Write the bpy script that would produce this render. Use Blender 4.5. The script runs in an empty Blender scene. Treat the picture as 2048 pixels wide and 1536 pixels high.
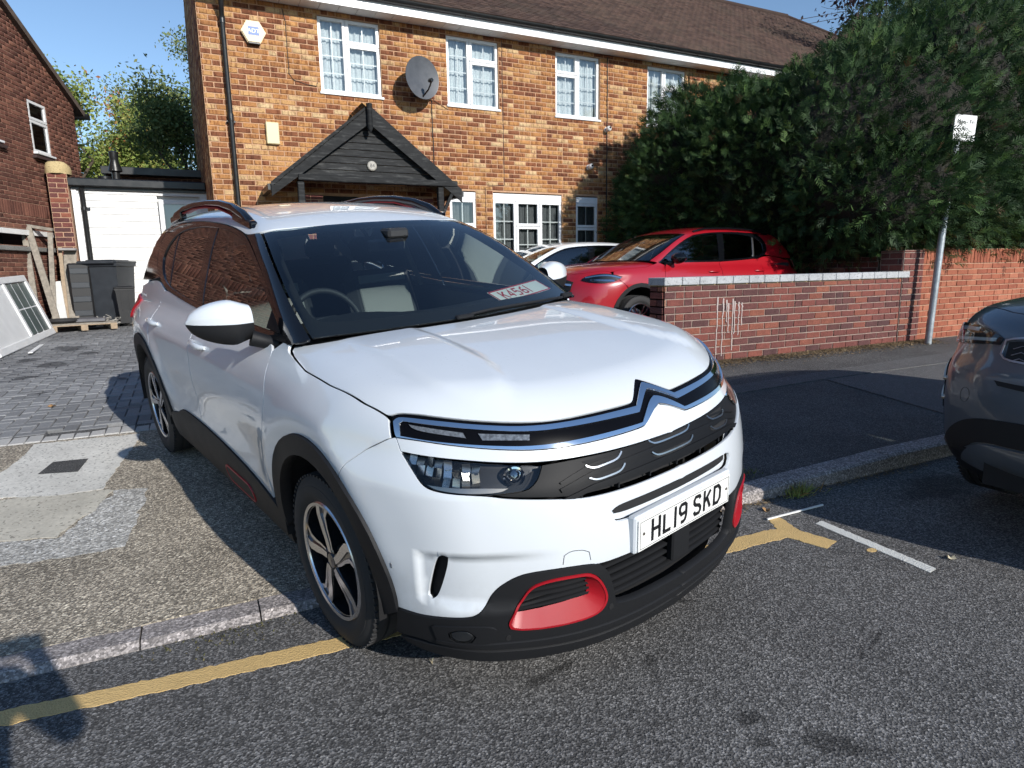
import bpy, math, random
import numpy as np
from mathutils import Vector, Matrix
from mathutils.geometry import delaunay_2d_cdt
random.seed(7)
rng = np.random.default_rng(7)
D = bpy.data
scn = bpy.context.scene
COL = scn.collection
PI = math.pi
# ------------------------------------------------------------------ camera
CAMZ = 1.42
cd = D.cameras.new('camera'); cam = D.objects.new('camera', cd); COL.objects.link(cam)
cd.sensor_width = 36; cd.lens = 22.412; cd.clip_start = .05; cd.clip_end = 900
cr, cu, cf = (0.89524, -0.44523, -0.01771), (0.09397, 0.14979, 0.98424), (0.43556, 0.8828, -0.17594)
cam.matrix_world = Matrix(((cr[0], cu[0], -cf[0], 0), (cr[1], cu[1], -cf[1], 0), (cr[2], cu[2], -cf[2], CAMZ), (0, 0, 0, 1)))
scn.camera = cam
# ------------------------------------------------------------------ light
SUN_AZ = math.radians(166.0)      # direction to the sun, clockwise from +Y
SUN_EL = math.radians(25.0)
w = D.worlds.new('World'); scn.world = w; w.use_nodes = True
wn = w.node_tree.nodes; wl = w.node_tree.links
bg = wn['Background']; sky = wn.new('ShaderNodeTexSky')
sky.sky_type = 'NISHITA'; sky.sun_disc = False
sky.sun_elevation = SUN_EL; sky.sun_rotation = SUN_AZ
sky.altitude = 50; sky.air_density = 1.0; sky.dust_density = 0.0; sky.ozone_density = 3.0
wl.new(sky.outputs[0], bg.inputs[0]); bg.inputs[1].default_value = 0.115
sd = D.lights.new('sun', 'SUN'); so = D.objects.new('sun', sd); COL.objects.link(so)
sd.energy = 4.0; sd.angle = math.radians(0.53); sd.color = (1.0, .955, .89)
sdir = Vector((math.sin(SUN_AZ) * math.cos(SUN_EL), math.cos(SUN_AZ) * math.cos(SUN_EL), math.sin(SUN_EL)))
so.rotation_euler = sdir.to_track_quat('Z', 'Y').to_euler(); so.location = (10, -30, 25)
scn.view_settings.view_transform = 'Standard'; scn.view_settings.look = 'None'
scn.view_settings.exposure = 0.42; scn.view_settings.gamma = 1.0
scn.render.engine = 'CYCLES'
scn.cycles.max_bounces = 5; scn.cycles.diffuse_bounces = 3; scn.cycles.glossy_bounces = 3; scn.cycles.transparent_max_bounces = 10
scn.cycles.adaptive_threshold = .02; scn.cycles.use_light_tree = False
scn.cycles.caustics_reflective = False; scn.cycles.caustics_refractive = False
# ------------------------------------------------------------------ helpers
def link(o, parent=None):
    COL.objects.link(o)
    if parent is not None: o.parent = parent
    return o
def tag(o, label=None, cat=None, group=None, kind=None):
    if label: o['label'] = label
    if cat: o['category'] = cat
    if group: o['group'] = group
    if kind: o['kind'] = kind
    return o
def empty(name, loc=(0, 0, 0), rz=0., label=None, cat=None, group=None):
    o = D.objects.new(name, None); o.empty_display_size = .2
    COL.objects.link(o); o.location = loc; o.rotation_euler = (0, 0, rz)
    return tag(o, label, cat, group)
def mesh_obj(name, V, F, mat, parent=None, smooth=None, normals=None):
    me = D.meshes.new(name)
    me.from_pydata([tuple(map(float, v)) for v in V], [], [tuple(map(int, f)) for f in F]); me.update()
    if mat is not None: me.materials.append(mat)
    if normals is not None:
        me.polygons.foreach_set('use_smooth', [True] * len(me.polygons))
        me.normals_split_custom_set_from_vertices([tuple(map(float, n)) for n in normals])
    elif smooth:
        me.polygons.foreach_set('use_smooth', [True] * len(me.polygons))
        if smooth < 3: me.set_sharp_from_angle(angle=smooth)
    return link(D.objects.new(name, me), parent)
def np_mesh(name, V, F, mat, parent=None, attrs=None, nv=4, smooth=False):
    """fast mesh from numpy arrays, all faces with nv corners"""
    me = D.meshes.new(name); n = len(F)
    me.vertices.add(len(V)); me.vertices.foreach_set('co', np.asarray(V, np.float32).ravel())
    me.loops.add(n * nv); me.loops.foreach_set('vertex_index', np.asarray(F, np.int32).ravel())
    me.polygons.add(n); me.polygons.foreach_set('loop_start', np.arange(0, n * nv, nv, dtype=np.int32))
    me.update(calc_edges=True)
    if attrs:
        for k, a in attrs.items():
            at = me.attributes.new(k, 'FLOAT', 'FACE'); at.data.foreach_set('value', np.asarray(a, np.float32))
    if smooth: me.polygons.foreach_set('use_smooth', [True] * n)
    if mat is not None: me.materials.append(mat)
    return link(D.objects.new(name, me), parent)
def sst(a, b, x):
    t = np.clip((x - a) / (b - a), 0, 1); return t * t * (3 - 2 * t)
class MB:
    def __init__(s): s.V = []; s.F = []
    def add(s, V, F, M=None):
        o = len(s.V)
        for v in V:
            v = Vector(v)
            s.V.append(tuple(M @ v) if M is not None else tuple(v))
        s.F += [tuple(i + o for i in f) for f in F]; return s
    def box(s, c, d, M=None, b=0.):
        x, y, z = c; a, e, h = d[0] / 2, d[1] / 2, d[2] / 2
        if b <= 0:
            V = [(x + i * a, y + j * e, z + k * h) for k in (-1, 1) for j in (-1, 1) for i in (-1, 1)]
            F = [(0, 2, 3, 1), (4, 5, 7, 6), (0, 1, 5, 4), (2, 6, 7, 3), (0, 4, 6, 2), (1, 3, 7, 5)]
            return s.add(V, F, M)
        # chamfered box
        V = []; idx = {}
        for i in (-1, 1):
            for j in (-1, 1):
                for k in (-1, 1):
                    for ax in range(3):
                        p = [a, e, h]; q = [v - b for v in p]; q[ax] = p[ax]
                        idx[i, j, k, ax] = len(V); V.append((x + i * q[0], y + j * q[1], z + k * q[2]))
        F = []
        S = (-1, 1)
        for i in S: F.append([idx[i, -1, -1, 0], idx[i, 1, -1, 0], idx[i, 1, 1, 0], idx[i, -1, 1, 0]][::i])
        for j in S: F.append([idx[-1, j, -1, 1], idx[1, j, -1, 1], idx[1, j, 1, 1], idx[-1, j, 1, 1]][::-j])
        for k in S: F.append([idx[-1, -1, k, 2], idx[1, -1, k, 2], idx[1, 1, k, 2], idx[-1, 1, k, 2]][::k])
        for i in S:
            for j in S:
                F.append([idx[i, j, -1, 0], idx[i, j, -1, 1], idx[i, j, 1, 1], idx[i, j, 1, 0]][::i * j])
        for j in S:
            for k in S:
                F.append([idx[-1, j, k, 1], idx[-1, j, k, 2], idx[1, j, k, 2], idx[1, j, k, 1]][::j * k])
        for i in S:
            for k in S:
                F.append([idx[i, -1, k, 2], idx[i, -1, k, 0], idx[i, 1, k, 0], idx[i, 1, k, 2]][::i * k])
        for i in S:
            for j in S:
                for k in S: F.append([idx[i, j, k, 0], idx[i, j, k, 1], idx[i, j, k, 2]][::i * j * k])
        return s.add(V, F, M)
    def bar(s, p, q, wd, ht, up=(0, 0, 1), b=0.):
        """box from p to q, wd across, ht along up"""
        p, q = Vector(p), Vector(q); d = q - p; L = d.length; d.normalize()
        r = d.cross(Vector(up)); r = r.normalized() if r.length > 1e-6 else Vector((1, 0, 0)); u = r.cross(d)
        M = Matrix(((r.x, d.x, u.x, (p.x + q.x) / 2), (r.y, d.y, u.y, (p.y + q.y) / 2), (r.z, d.z, u.z, (p.z + q.z) / 2), (0, 0, 0, 1)))
        return s.box((0, 0, 0), (wd, L, ht), M, b)
    def tube(s, P, r, n=10, cap=True):
        P = [Vector(p) for p in P]; m = len(P); rr = r if hasattr(r, '__len__') else [r] * m
        u = None; V = []; F = []
        for i, p in enumerate(P):
            t = (P[min(i + 1, m - 1)] - P[max(i - 1, 0)]).normalized()
            if u is None:
                u = t.cross(Vector((0, 0, 1)));
                if u.length < 1e-3: u = t.cross(Vector((1, 0, 0)))
            u = (u - t * u.dot(t)).normalized(); v = t.cross(u)
            for k in range(n):
                a = 2 * PI * k / n; V.append(p + (u * math.cos(a) + v * math.sin(a)) * rr[i])
        for i in range(m - 1):
            for k in range(n):
                k2 = (k + 1) % n; F.append((i * n + k, i * n + k2, (i + 1) * n + k2, (i + 1) * n + k))
        if cap: F.append(tuple(range(n - 1, -1, -1))); F.append(tuple((m - 1) * n + k for k in range(n)))
        return s.add(V, F)
    def lathe(s, prof, n=32, M=None, closed=False):
        """profile of (r, h) turned about local Z"""
        V = []; F = []; m = len(prof)
        for k in range(n):
            a = 2 * PI * k / n
            for r, h in prof: V.append((r * math.cos(a), r * math.sin(a), h))
        for k in range(n):
            k2 = (k + 1) % n
            for i in range(m - 1 + (1 if closed else 0)):
                i2 = (i + 1) % m; F.append((k * m + i, k2 * m + i, k2 * m + i2, k * m + i2))
        return s.add(V, F, M)
    def prism(s, poly, h0, h1, M=None):
        """2d polygon (x,y) extruded along z from h0 to h1"""
        n = len(poly); V = [(x, y, h0) for x, y in poly] + [(x, y, h1) for x, y in poly]
        ar = sum(poly[i][0] * poly[(i + 1) % n][1] - poly[(i + 1) % n][0] * poly[i][1] for i in range(n))
        o = list(range(n)) if ar > 0 else list(range(n - 1, -1, -1))
        F = [tuple(o[::-1]), tuple(i + n for i in o)] + [(o[i], o[(i + 1) % n], o[(i + 1) % n] + n, o[i] + n) for i in range(n)]
        return s.add(V, F, M)
    def build(s, name, mat, parent=None, smooth=None):
        return mesh_obj(name, s.V, s.F, mat, parent, smooth)
def TR(loc=(0, 0, 0), rx=0, ry=0, rz=0):
    return Matrix.Translation(loc) @ Matrix.Rotation(rz, 4, 'Z') @ Matrix.Rotation(ry, 4, 'Y') @ Matrix.Rotation(rx, 4, 'X')
def frame(o, u, v):
    """matrix with columns u, v, u x v at o"""
    u, v = Vector(u).normalized(), Vector(v); v = (v - u * v.dot(u)).normalized(); n = u.cross(v); o = Vector(o)
    return Matrix(((u.x, v.x, n.x, o.x), (u.y, v.y, n.y, o.y), (u.z, v.z, n.z, o.z), (0, 0, 0, 1)))
# ------------------------------------------------------------------ materials
class NT:
    def __init__(s, name):
        s.m = D.materials.new(name); s.m.use_nodes = True; s.t = s.m.node_tree; s.n = s.t.nodes; s.l = s.t.links
        s.b = s.n['Principled BSDF']; s.out = s.n['Material Output']; s._c = None
    def __call__(s, typ, **kw):
        nd = s.n.new('ShaderNode' + typ)
        for k, v in kw.items():
            if k.startswith('i_'):
                key = k[2:]; nd.inputs[int(key) if key.isdigit() else key.replace('_', ' ')].default_value = v
            else: setattr(nd, k, v)
        return nd
    def co(s, kind='Object'):
        if s._c is None: s._c = s('TexCoord')
        return s._c.outputs[kind]
    def pos(s): return s('NewGeometry').outputs['Position']
    def map(s, v, scale=(1, 1, 1), rot=(0, 0, 0), loc=(0, 0, 0)):
        mp = s('Mapping'); mp.inputs['Scale'].default_value = scale; mp.inputs['Rotation'].default_value = rot; mp.inputs['Location'].default_value = loc
        s.l.new(v, mp.inputs[0]); return mp.outputs[0]
    def noise(s, v, scale, detail=4, rough=.55, dist=0.):
        nd = s('TexNoise'); nd.inputs['Scale'].default_value = scale; nd.inputs['Detail'].default_value = detail
        nd.inputs['Roughness'].default_value = rough; nd.inputs['Distortion'].default_value = dist
        s.l.new(v, nd.inputs['Vector']); return nd.outputs[0]
    def voro(s, v, scale, feat='F1', out='Distance', rnd=1.):
        nd = s('TexVoronoi'); nd.feature = feat; nd.inputs['Scale'].default_value = scale; nd.inputs['Randomness'].default_value = rnd
        s.l.new(v, nd.inputs['Vector']); return nd.outputs[out]
    def ramp(s, f, stops, interp='LINEAR'):
        nd = s('ValToRGB'); cr_ = nd.color_ramp; cr_.interpolation = interp
        while len(cr_.elements) < len(stops): cr_.elements.new(.5)
        for e, (p, c) in zip(cr_.elements, stops):
            e.position = p; e.color = (*c, 1) if hasattr(c, '__len__') else (c, c, c, 1)
        s.l.new(f, nd.inputs[0]); return nd.outputs[0]
    def math(s, op, a, b=None, clamp=False):
        nd = s('Math', operation=op, use_clamp=clamp)
        for i, v in enumerate((a, b)):
            if v is None: continue
            if isinstance(v, (int, float)): nd.inputs[i].default_value = v
            else: s.l.new(v, nd.inputs[i])
        return nd.outputs[0]
    def mix(s, fac, a, b, mode='MIX'):
        nd = s('MixRGB', blend_type=mode)
        for i, v in enumerate((fac, a, b)):
            if isinstance(v, (int, float)): nd.inputs[i].default_value = v if i == 0 else (v, v, v, 1)
            elif isinstance(v, tuple): nd.inputs[i].default_value = (*v, 1)
            else: s.l.new(v, nd.inputs[i])
        return nd.outputs[0]
    def set(s, **kw):
        names = dict(col='Base Color', rough='Roughness', metal='Metallic', coat='Coat Weight', coatr='Coat Roughness', spec='Specular IOR Level',
                     trans='Transmission Weight', ior='IOR', emit='Emission Color', emits='Emission Strength', alpha='Alpha', sheen='Sheen Weight', sub='Subsurface Weight')
        for k, v in kw.items():
            i = s.b.inputs[names[k]]
            if isinstance(v, tuple): i.default_value = (*v, 1)
            elif isinstance(v, (int, float)): i.default_value = v
            else: s.l.new(v, i)
        return s
    def bump(s, h, strength=.3, dist=.005):
        nd = s('Bump'); nd.inputs['Strength'].default_value = strength; nd.inputs['Distance'].default_value = dist
        s.l.new(h, nd.inputs['Height']); s.l.new(nd.outputs[0], s.b.inputs['Normal']); return s
def simple(name, col, rough=.5, metal=0., coat=0., var=0., vs=8., bump=0., bs=60., spec=.5, pos=False, bd=.003):
    t = NT(name); v = t.pos() if pos else t.co()
    c = col
    if var > 0:
        n = t.noise(v, vs, 6, .6)
        c = t.mix(t.ramp(n, [(.3, 0.), (.7, 1.)]), tuple(x * (1 - var) for x in col), tuple(min(1, x * (1 + var)) for x in col))
        t.set(rough=t.math('ADD', t.math('MULTIPLY', n, .3), rough - .15))
    else: t.set(rough=rough)
    t.set(col=c, metal=metal, coat=coat, spec=spec)
    if coat: t.set(coatr=.04)
    if bump > 0: t.bump(t.noise(v, bs, 5, .6), bump, bd)
    return t.m
# ------------------------------------------------------------------ car bodies: smooth implicit shells cut into panels
def LUT(xs, ys):
    xs = np.array(xs, float); ys = np.array(ys, float); n = len(xs); h = np.diff(xs); d = np.diff(ys) / h
    A = np.zeros((n, n)); b = np.zeros(n); A[0, 0] = A[-1, -1] = 1
    for i in range(1, n - 1):
        A[i, i - 1] = h[i - 1]; A[i, i] = 2 * (h[i - 1] + h[i]); A[i, i + 1] = h[i]; b[i] = 6 * (d[i] - d[i - 1])
    m = np.linalg.solve(A, b); q = np.linspace(xs[0], xs[-1], 3000); i = np.clip(np.searchsorted(xs, q) - 1, 0, n - 2)
    t0 = xs[i + 1] - q; t1 = q - xs[i]; hh = h[i]
    y = m[i] * t0**3 / (6 * hh) + m[i + 1] * t1**3 / (6 * hh) + (ys[i] / hh - m[i] * hh / 6) * t0 + (ys[i + 1] / hh - m[i + 1] * hh / 6) * t1
    s0 = d[0] - h[0] / 6 * m[1]; s1 = d[-1] + h[-1] / 6 * m[-2]
    q = np.concatenate([[q[0] - 3], q, [q[-1] + 3]]); y = np.concatenate([[y[0] - 3 * s0], y, [y[-1] + 3 * s1]])
    return lambda x: np.interp(x, q, y)
def smax(a, b, k):
    h = np.maximum(k - np.abs(a - b), 0) / k; return np.maximum(a, b) + h * h * k * .25
class Body:
    """tables: W half width along x, DZ side section, FX nose profile, FS nose plan, TC/TS bonnet, RX tail,
    G glass-house section, WX screen, T2 roof, RG rear screen"""
    def __init__(s, detail=None, kf=.16, kt=.10, zb=1.0, wc=.42, **t):
        for k, v in t.items(): setattr(s, k, LUT(*v))
        s.detail = detail; s.kf = kf; s.kt = kt; s.zb = zb; s.wc = wc
    def lower(s, P):
        x, y, z = P[..., 0], P[..., 1], P[..., 2]; a_ = np.sqrt(y * y + 1e-8)
        e = s.detail(x, a_, z) if s.detail else (0, 0, 0)
        a = a_ - (s.W(x) + s.DZ(z) + e[0])
        b = x - (s.FX(z) - s.FS(a_) * (1 + .22 * sst(.80, .92, z)) + e[1])
        c = z - (s.TC(x) + s.TS(a_) + e[2])
        d = -x - (s.RX(z) - .22 * a_**4)
        return smax(smax(smax(a, b, s.kf), c, s.kt), d, .2)
    def upper(s, P):
        x, y, z = P[..., 0], P[..., 1], P[..., 2]; a_ = np.sqrt(y * y + 1e-8)
        a = (a_ - s.G(z) + s.GP(x)) * .93
        b = (x - (s.WX(z) - (s.wc - .5 * np.clip(z - s.zb - .13, 0, .45)) * a_ * a_)) * .5
        c = z - (s.T2(x) - .13 * a_ * a_)
        d = (-x - (s.RG(z) - .2 * a_ * a_)) * .9
        return np.maximum(smax(smax(smax(a, b, .06), c, .09), d, .12), s.zb - z)
    def union(s, P):
        a, b = s.lower(P), s.upper(P); h = np.maximum(.03 - np.abs(a - b), 0) / .03
        return np.minimum(a, b) - h * h * .0075
def grad(f, P, e=6e-4):
    g = np.stack([f(P + np.eye(3)[i] * e) - f(P - np.eye(3)[i] * e) for i in range(3)], -1)
    return g / (2 * e)
def unit(v): return v / np.maximum(np.linalg.norm(v, axis=-1, keepdims=True), 1e-12)
def snap(f, P):
    P = np.array(P, float); cen = np.abs(P[:, 1]) < 1e-6
    for _ in range(12):
        g = grad(f, P); P = P - g * (f(P) / np.maximum((g * g).sum(-1), .05))[:, None] * .9; P[cen, 1] = 0
    return P
def cast(f, O, dv):
    t = np.zeros(len(O))
    for _ in range(90):
        t = t + np.clip(f(O + t[:, None] * dv) * .45, -.06, .3)
    return O + t[:, None] * dv
def inside(p, L):
    x, y = p[:, 0][:, None], p[:, 1][:, None]; a = L; b = np.roll(L, -1, 0)
    c = ((a[:, 1] > y) != (b[:, 1] > y)) & (x < (b[:, 0] - a[:, 0]) * (y - a[:, 1]) / (b[:, 1] - a[:, 1] + 1e-15) + a[:, 0])
    return (c.sum(1) % 2) == 1
def segdist(p, L):
    a = L; b = np.roll(L, -1, 0); d = b - a
    t = np.clip(((p[:, None] - a) * d).sum(-1) / np.maximum((d * d).sum(-1), 1e-15), 0, 1)
    return np.linalg.norm(p[:, None] - (a + t[..., None] * d), axis=-1).min(1)
def rounded(L, cen, it=2, ang=50):
    """corner cutting that keeps sharp corners and points on the centre line"""
    for _ in range(it):
        n = len(L); Q = []; qc = []
        for i in range(n):
            a, b, c = L[i - 1], L[i], L[(i + 1) % n]; u, v = b - a, c - b
            cs = np.dot(u, v) / (np.linalg.norm(u) * np.linalg.norm(v) + 1e-12)
            if cen[i] or cs < math.cos(math.radians(ang)): Q.append(b); qc.append(cen[i])
            else: Q += [b - u * .25, b + v * .25]; qc += [False, False]
        L = np.array(Q); cen = np.array(qc)
    return L, cen
def offset2(L, cen, g):
    t = unit(np.roll(L, -1, 0) - np.roll(L, 1, 0)); nrm = np.stack([-t[:, 1], t[:, 0]], 1)
    return np.where(cen[:, None], L, L + nrm * g)
def area2(L): return .5 * (L[:, 0] * np.roll(L[:, 1], -1) - np.roll(L[:, 0], -1) * L[:, 1]).sum()
def resample(L, cen, h):
    Q = []; qc = []; n = len(L)
    for i in range(n):
        a, b = L[i], L[(i + 1) % n]; m = max(1, int(math.ceil(np.linalg.norm(b - a) / h)))
        for k in range(m):
            Q.append(a + (b - a) * k / m); qc.append(cen[i] and (k == 0 or cen[(i + 1) % n]))
    return np.array(Q), np.array(qc)
def panel_data(f, d, pts, gap=.002, off=0., depth=.012, grid=.03, holes=(), rnd=2, ang=50):
    d = unit(np.array(d, float)); up = np.array((0, 0, 1.) if abs(d[2]) < .9 else (1., 0, 0))
    u = unit(np.cross(d, up)); v = np.cross(u, d)
    if np.dot(np.cross(u, v), -d) < 0: v = -v
    loops = []
    for k, L3 in enumerate([pts] + list(holes)):
        P = np.array(L3, float); cen = np.abs(P[:, 1]) < 1e-6
        if cen.any(): P[cen] = snap(f, P[cen])
        L = np.stack([P @ u, P @ v], 1)
        s = area2(L)
        if (s < 0) == (k == 0): L = L[::-1]; cen = cen[::-1]
        if rnd: L, cen = rounded(L, cen, rnd, ang)
        L, cen = resample(L, cen, grid * .75); L = offset2(L, cen, gap); loops.append((L, cen))
    L0 = loops[0][0]; lo, hi = L0.min(0), L0.max(0)
    gx, gy = np.meshgrid(np.arange(lo[0] + grid * .5, hi[0], grid), np.arange(lo[1] + grid * .5, hi[1], grid))
    g = np.stack([gx.ravel(), gy.ravel()], 1)
    if len(g):
        k = inside(g, L0) & (segdist(g, L0) > grid * .5)
        for Lh, _ in loops[1:]:
            k &= ~inside(g, Lh) & (segdist(g, Lh) > grid * .5)
        g = g[k]
    pts2 = np.concatenate([l for l, _ in loops] + [g]); edges = []; o = 0; rings = []
    for L, c in loops:
        n = len(L); edges += [(o + i, o + (i + 1) % n) for i in range(n)]; rings.append((o, n)); o += n
    r = delaunay_2d_cdt([Vector(map(float, p)) for p in pts2], edges, [], 0, 1e-7)
    v2 = np.array([tuple(q) for q in r[0]]); T = np.array(r[2])
    c = v2[T].mean(1); k = inside(c, L0)
    for L, _ in loops[1:]: k &= ~inside(c, L)
    T = T[k]; orig = r[3]; first = {}
    for i, os_ in enumerate(orig):
        for q in os_: first[q] = i
    O = v2[:, :1] * u + v2[:, 1:] * v - d * 3.2
    P = cast(f, O, d); cenv = np.zeros(len(P), bool)
    for (o, n), (L, cc) in zip(rings, loops):
        for i in range(n):
            if cc[i]: cenv[first[o + i]] = True
    P[cenv, 1] = 0
    N = unit(grad(f, P)); P = P + N * off
    fn = np.cross(P[T[:, 1]] - P[T[:, 0]], P[T[:, 2]] - P[T[:, 0]]); flip = (fn * N[T].mean(1)).sum(1) < 0
    T[flip] = T[flip][:, ::-1]
    V = [P]; NN = [N]; F = [tuple(t) for t in T]; base = len(P)
    if depth > 0:
        for (o, n), (L, cc) in zip(rings, loops):
            ids = np.array([first[o + i] for i in range(n)]); p = P[ids]; nn = N[ids]
            tg = unit(np.roll(p, -1, 0) - np.roll(p, 1, 0)); out = unit(np.cross(tg, nn))
            V += [p, p - nn * depth]; NN += [unit(nn * .55 + out), out]
            for i in range(n):
                j = (i + 1) % n
                if cc[i] and cc[j]: continue
                F.append((base + i, base + n + i, base + n + j, base + j))
            base += 2 * n
    return np.concatenate(V), F, np.concatenate(NN)
def panel(name, f, d, pts, mat, parent, mirror=None, label=None, **kw):
    """mirror: None one piece, 'pair' a second object across the centre line, 'join' both halves in one object"""
    pts = [tuple(p) for p in pts]
    V, F, N = panel_data(f, d, pts, **kw); m = np.array((1, -1, 1.))
    if mirror == 'join':
        n = len(V); F = F + [tuple(i + n for i in q[::-1]) for q in F]; V = np.concatenate([V, V * m]); N = np.concatenate([N, N * m])
    o = mesh_obj(name, V, F, mat, parent, normals=N)
    if label: o['label'] = label
    if mirror == 'pair':
        o2 = mesh_obj(name, V * m, [q[::-1] for q in F], mat, parent, normals=N * m)
        if label: o2['label'] = label
        return o, o2
    return o
def strip(name, f, d, line, wd, mat, parent, **kw):
    """ribbon of width wd along a line on the surface"""
    P = snap(f, line); dd = unit(np.array(d, float)); t = unit(np.gradient(P, axis=0)); sd = unit(np.cross(t, dd)) * wd / 2
    return panel(name, f, d, np.concatenate([P + sd, (P - sd)[::-1]]), mat, parent, **kw)
def dense(L, n=4):
    L = np.array(L, float); return np.concatenate([np.linspace(a, b, n, endpoint=False) for a, b in zip(L[:-1], L[1:])] + [L[-1:]])
def ontop(f, pts):
    P = np.array(pts, float); P[:, 2] = 2.6; return [tuple(p) for p in cast(f, P, np.array((0, 0, -1.)))]
def onside(f, pts):
    P = np.array(pts, float); P[:, 1] = -2.; return [tuple(p) for p in cast(f, P, np.array((0, 1., 0)))]
def xz(L, y=-.9): return [(x, y, z) for x, z in L]
def arc(cx, cz, r, a0, a1, n=22): return [(cx + r * math.cos(math.radians(a0 + (a1 - a0) * i / n)), cz + r * math.sin(math.radians(a0 + (a1 - a0) * i / n))) for i in range(n + 1)]
# ------------------------------------------------------------------ car materials
def paint(name, col, flake=0., drops=True, rough=.3):
    t = NT(name); v = t.co(); t.set(rough=rough, coat=1., coatr=.03, spec=.5)
    n = t.noise(v, 3., 4); c = t.mix(t.ramp(n, [(.35, 0.), (.7, 1.)]), tuple(x * .96 for x in col), col)
    if drops:
        a = t.voro(v, 55.); b = t.noise(v, 9., 2)
        h = t.ramp(t.math('ADD', a, t.math('MULTIPLY', b, .55)), [(.30, 1.), (.40, 0.)])
        nd = t('Bump'); nd.inputs['Strength'].default_value = .35; nd.inputs['Distance'].default_value = .002
        t.l.new(h, nd.inputs['Height']); t.l.new(nd.outputs[0], t.b.inputs['Coat Normal'])
    if flake: t.set(metal=flake)
    sep = t('SeparateXYZ'); t.l.new(v, sep.inputs[0]); film = t.math('MULTIPLY', t.ramp(sep.outputs[2], [(.25, 1.), (.62, 0.)]), t.ramp(t.noise(v, 14., 5, .7), [(.35, 0.), (.75, .38)]))
    c = t.mix(film, c, (.16, .14, .12)); t.set(rough=t.math('ADD', t.math('MULTIPLY', film, .6), rough)); t.set(col=c); return t.m
def glassy(name, tint=(.55, .66, .64), base=.0, ior=1.52, rough=.0):
    t = NT(name); t.n.remove(t.b); tr = t('BsdfTransparent'); gl = t('BsdfGlossy'); fr = t('Fresnel'); mx = t('MixShader')
    tr.inputs[0].default_value = (*tint, 1); gl.inputs['Roughness'].default_value = rough; gl.inputs[0].default_value = (1, 1, 1, 1)
    fr.inputs[0].default_value = ior
    fac = t.math('ADD', t.math('MULTIPLY', fr.outputs[0], 1.25), base, True)
    t.l.new(fac, mx.inputs[0]); t.l.new(tr.outputs[0], mx.inputs[1]); t.l.new(gl.outputs[0], mx.inputs[2]); t.l.new(mx.outputs[0], t.out.inputs[0])
    return t.m
MW = paint('white_paint', (.63, .665, .70))
MRED = paint('red_paint', (.34, .006, .014), drops=False)
MGREY = paint('grey_paint', (.10, .118, .14), flake=.3, drops=False)
M_GLASS = glassy('windscreen_glass', (.70, .80, .80), .02)
M_SIDE = glassy('side_glass', (.58, .68, .65), .07)
M_PRIV = glassy('privacy_glass', (.06, .065, .07), .12)
M_LENS = glassy('lamp_cover', (.90, .92, .92), .0, 1.45)
M_BLK = simple('gloss_black', (.004, .0045, .006), .10, coat=.6, spec=.3)
M_PIANO = simple('piano_black', (.003, .003, .004), .22, spec=.10)
M_GRILLE = simple('grille_plastic', (.007, .0075, .009), .5, spec=.16, bump=.08, bs=900)
M_REFL = simple('lamp_reflector', (.86, .86, .84), .24, metal=1.)
M_TRIM = simple('black_plastic', (.009, .0095, .011), .6, var=.05, vs=3, bump=.10, bs=900, spec=.28)
M_DARK = simple('dark_void', (.006, .006, .007), .8)
M_CHROME = simple('chrome', (.82, .84, .87), .06, metal=1.)
M_SATIN = simple('satin_metal', (.45, .46, .48), .28, metal=1.)
M_RUB = simple('tyre_rubber', (.022, .022, .023), .75, var=.25, vs=25, bump=.2, bs=300)
M_ALLOY = simple('machined_alloy', (.62, .63, .65), .22, metal=1.)
M_ALLOYB = simple('black_alloy', (.012, .013, .015), .2, coat=.6)
M_REDT = simple('red_trim', (.31, .004, .011), .45, var=.05, coat=.12)
M_FAB = simple('seat_fabric', (.030, .031, .034), .85, bump=.2, bs=500)
M_FABL = simple('seat_leather_pale', (.36, .35, .32), .6, bump=.1, bs=200)
M_DASH = simple('dash_plastic', (.016, .017, .019), .6, bump=.15, bs=600)
M_PLATE = simple('plate_white', (.80, .80, .77), .35)
M_INK = simple('black_ink', (.008, .008, .009), .45)
M_WHT = simple('white_plastic', (.78, .78, .76), .4)
def text_mesh(name, s, size, mat, parent, M, ext=.0006, sx=1., spacing=1.):
    c = D.curves.new(name, 'FONT'); c.body = s; c.size = size; c.extrude = ext; c.align_x = 'CENTER'; c.align_y = 'CENTER'; c.space_character = spacing
    o = D.objects.new(name, c); COL.objects.link(o); bpy.context.view_layer.update()
    me = D.meshes.new_from_object(o.evaluated_get(bpy.context.evaluated_depsgraph_get())); D.objects.remove(o)
    me.transform(Matrix.Diagonal((sx, 1, 1, 1))); me.transform(M); me.materials.clear(); me.materials.append(mat); me.name = name
    return link(D.objects.new(name, me), parent)
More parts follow.
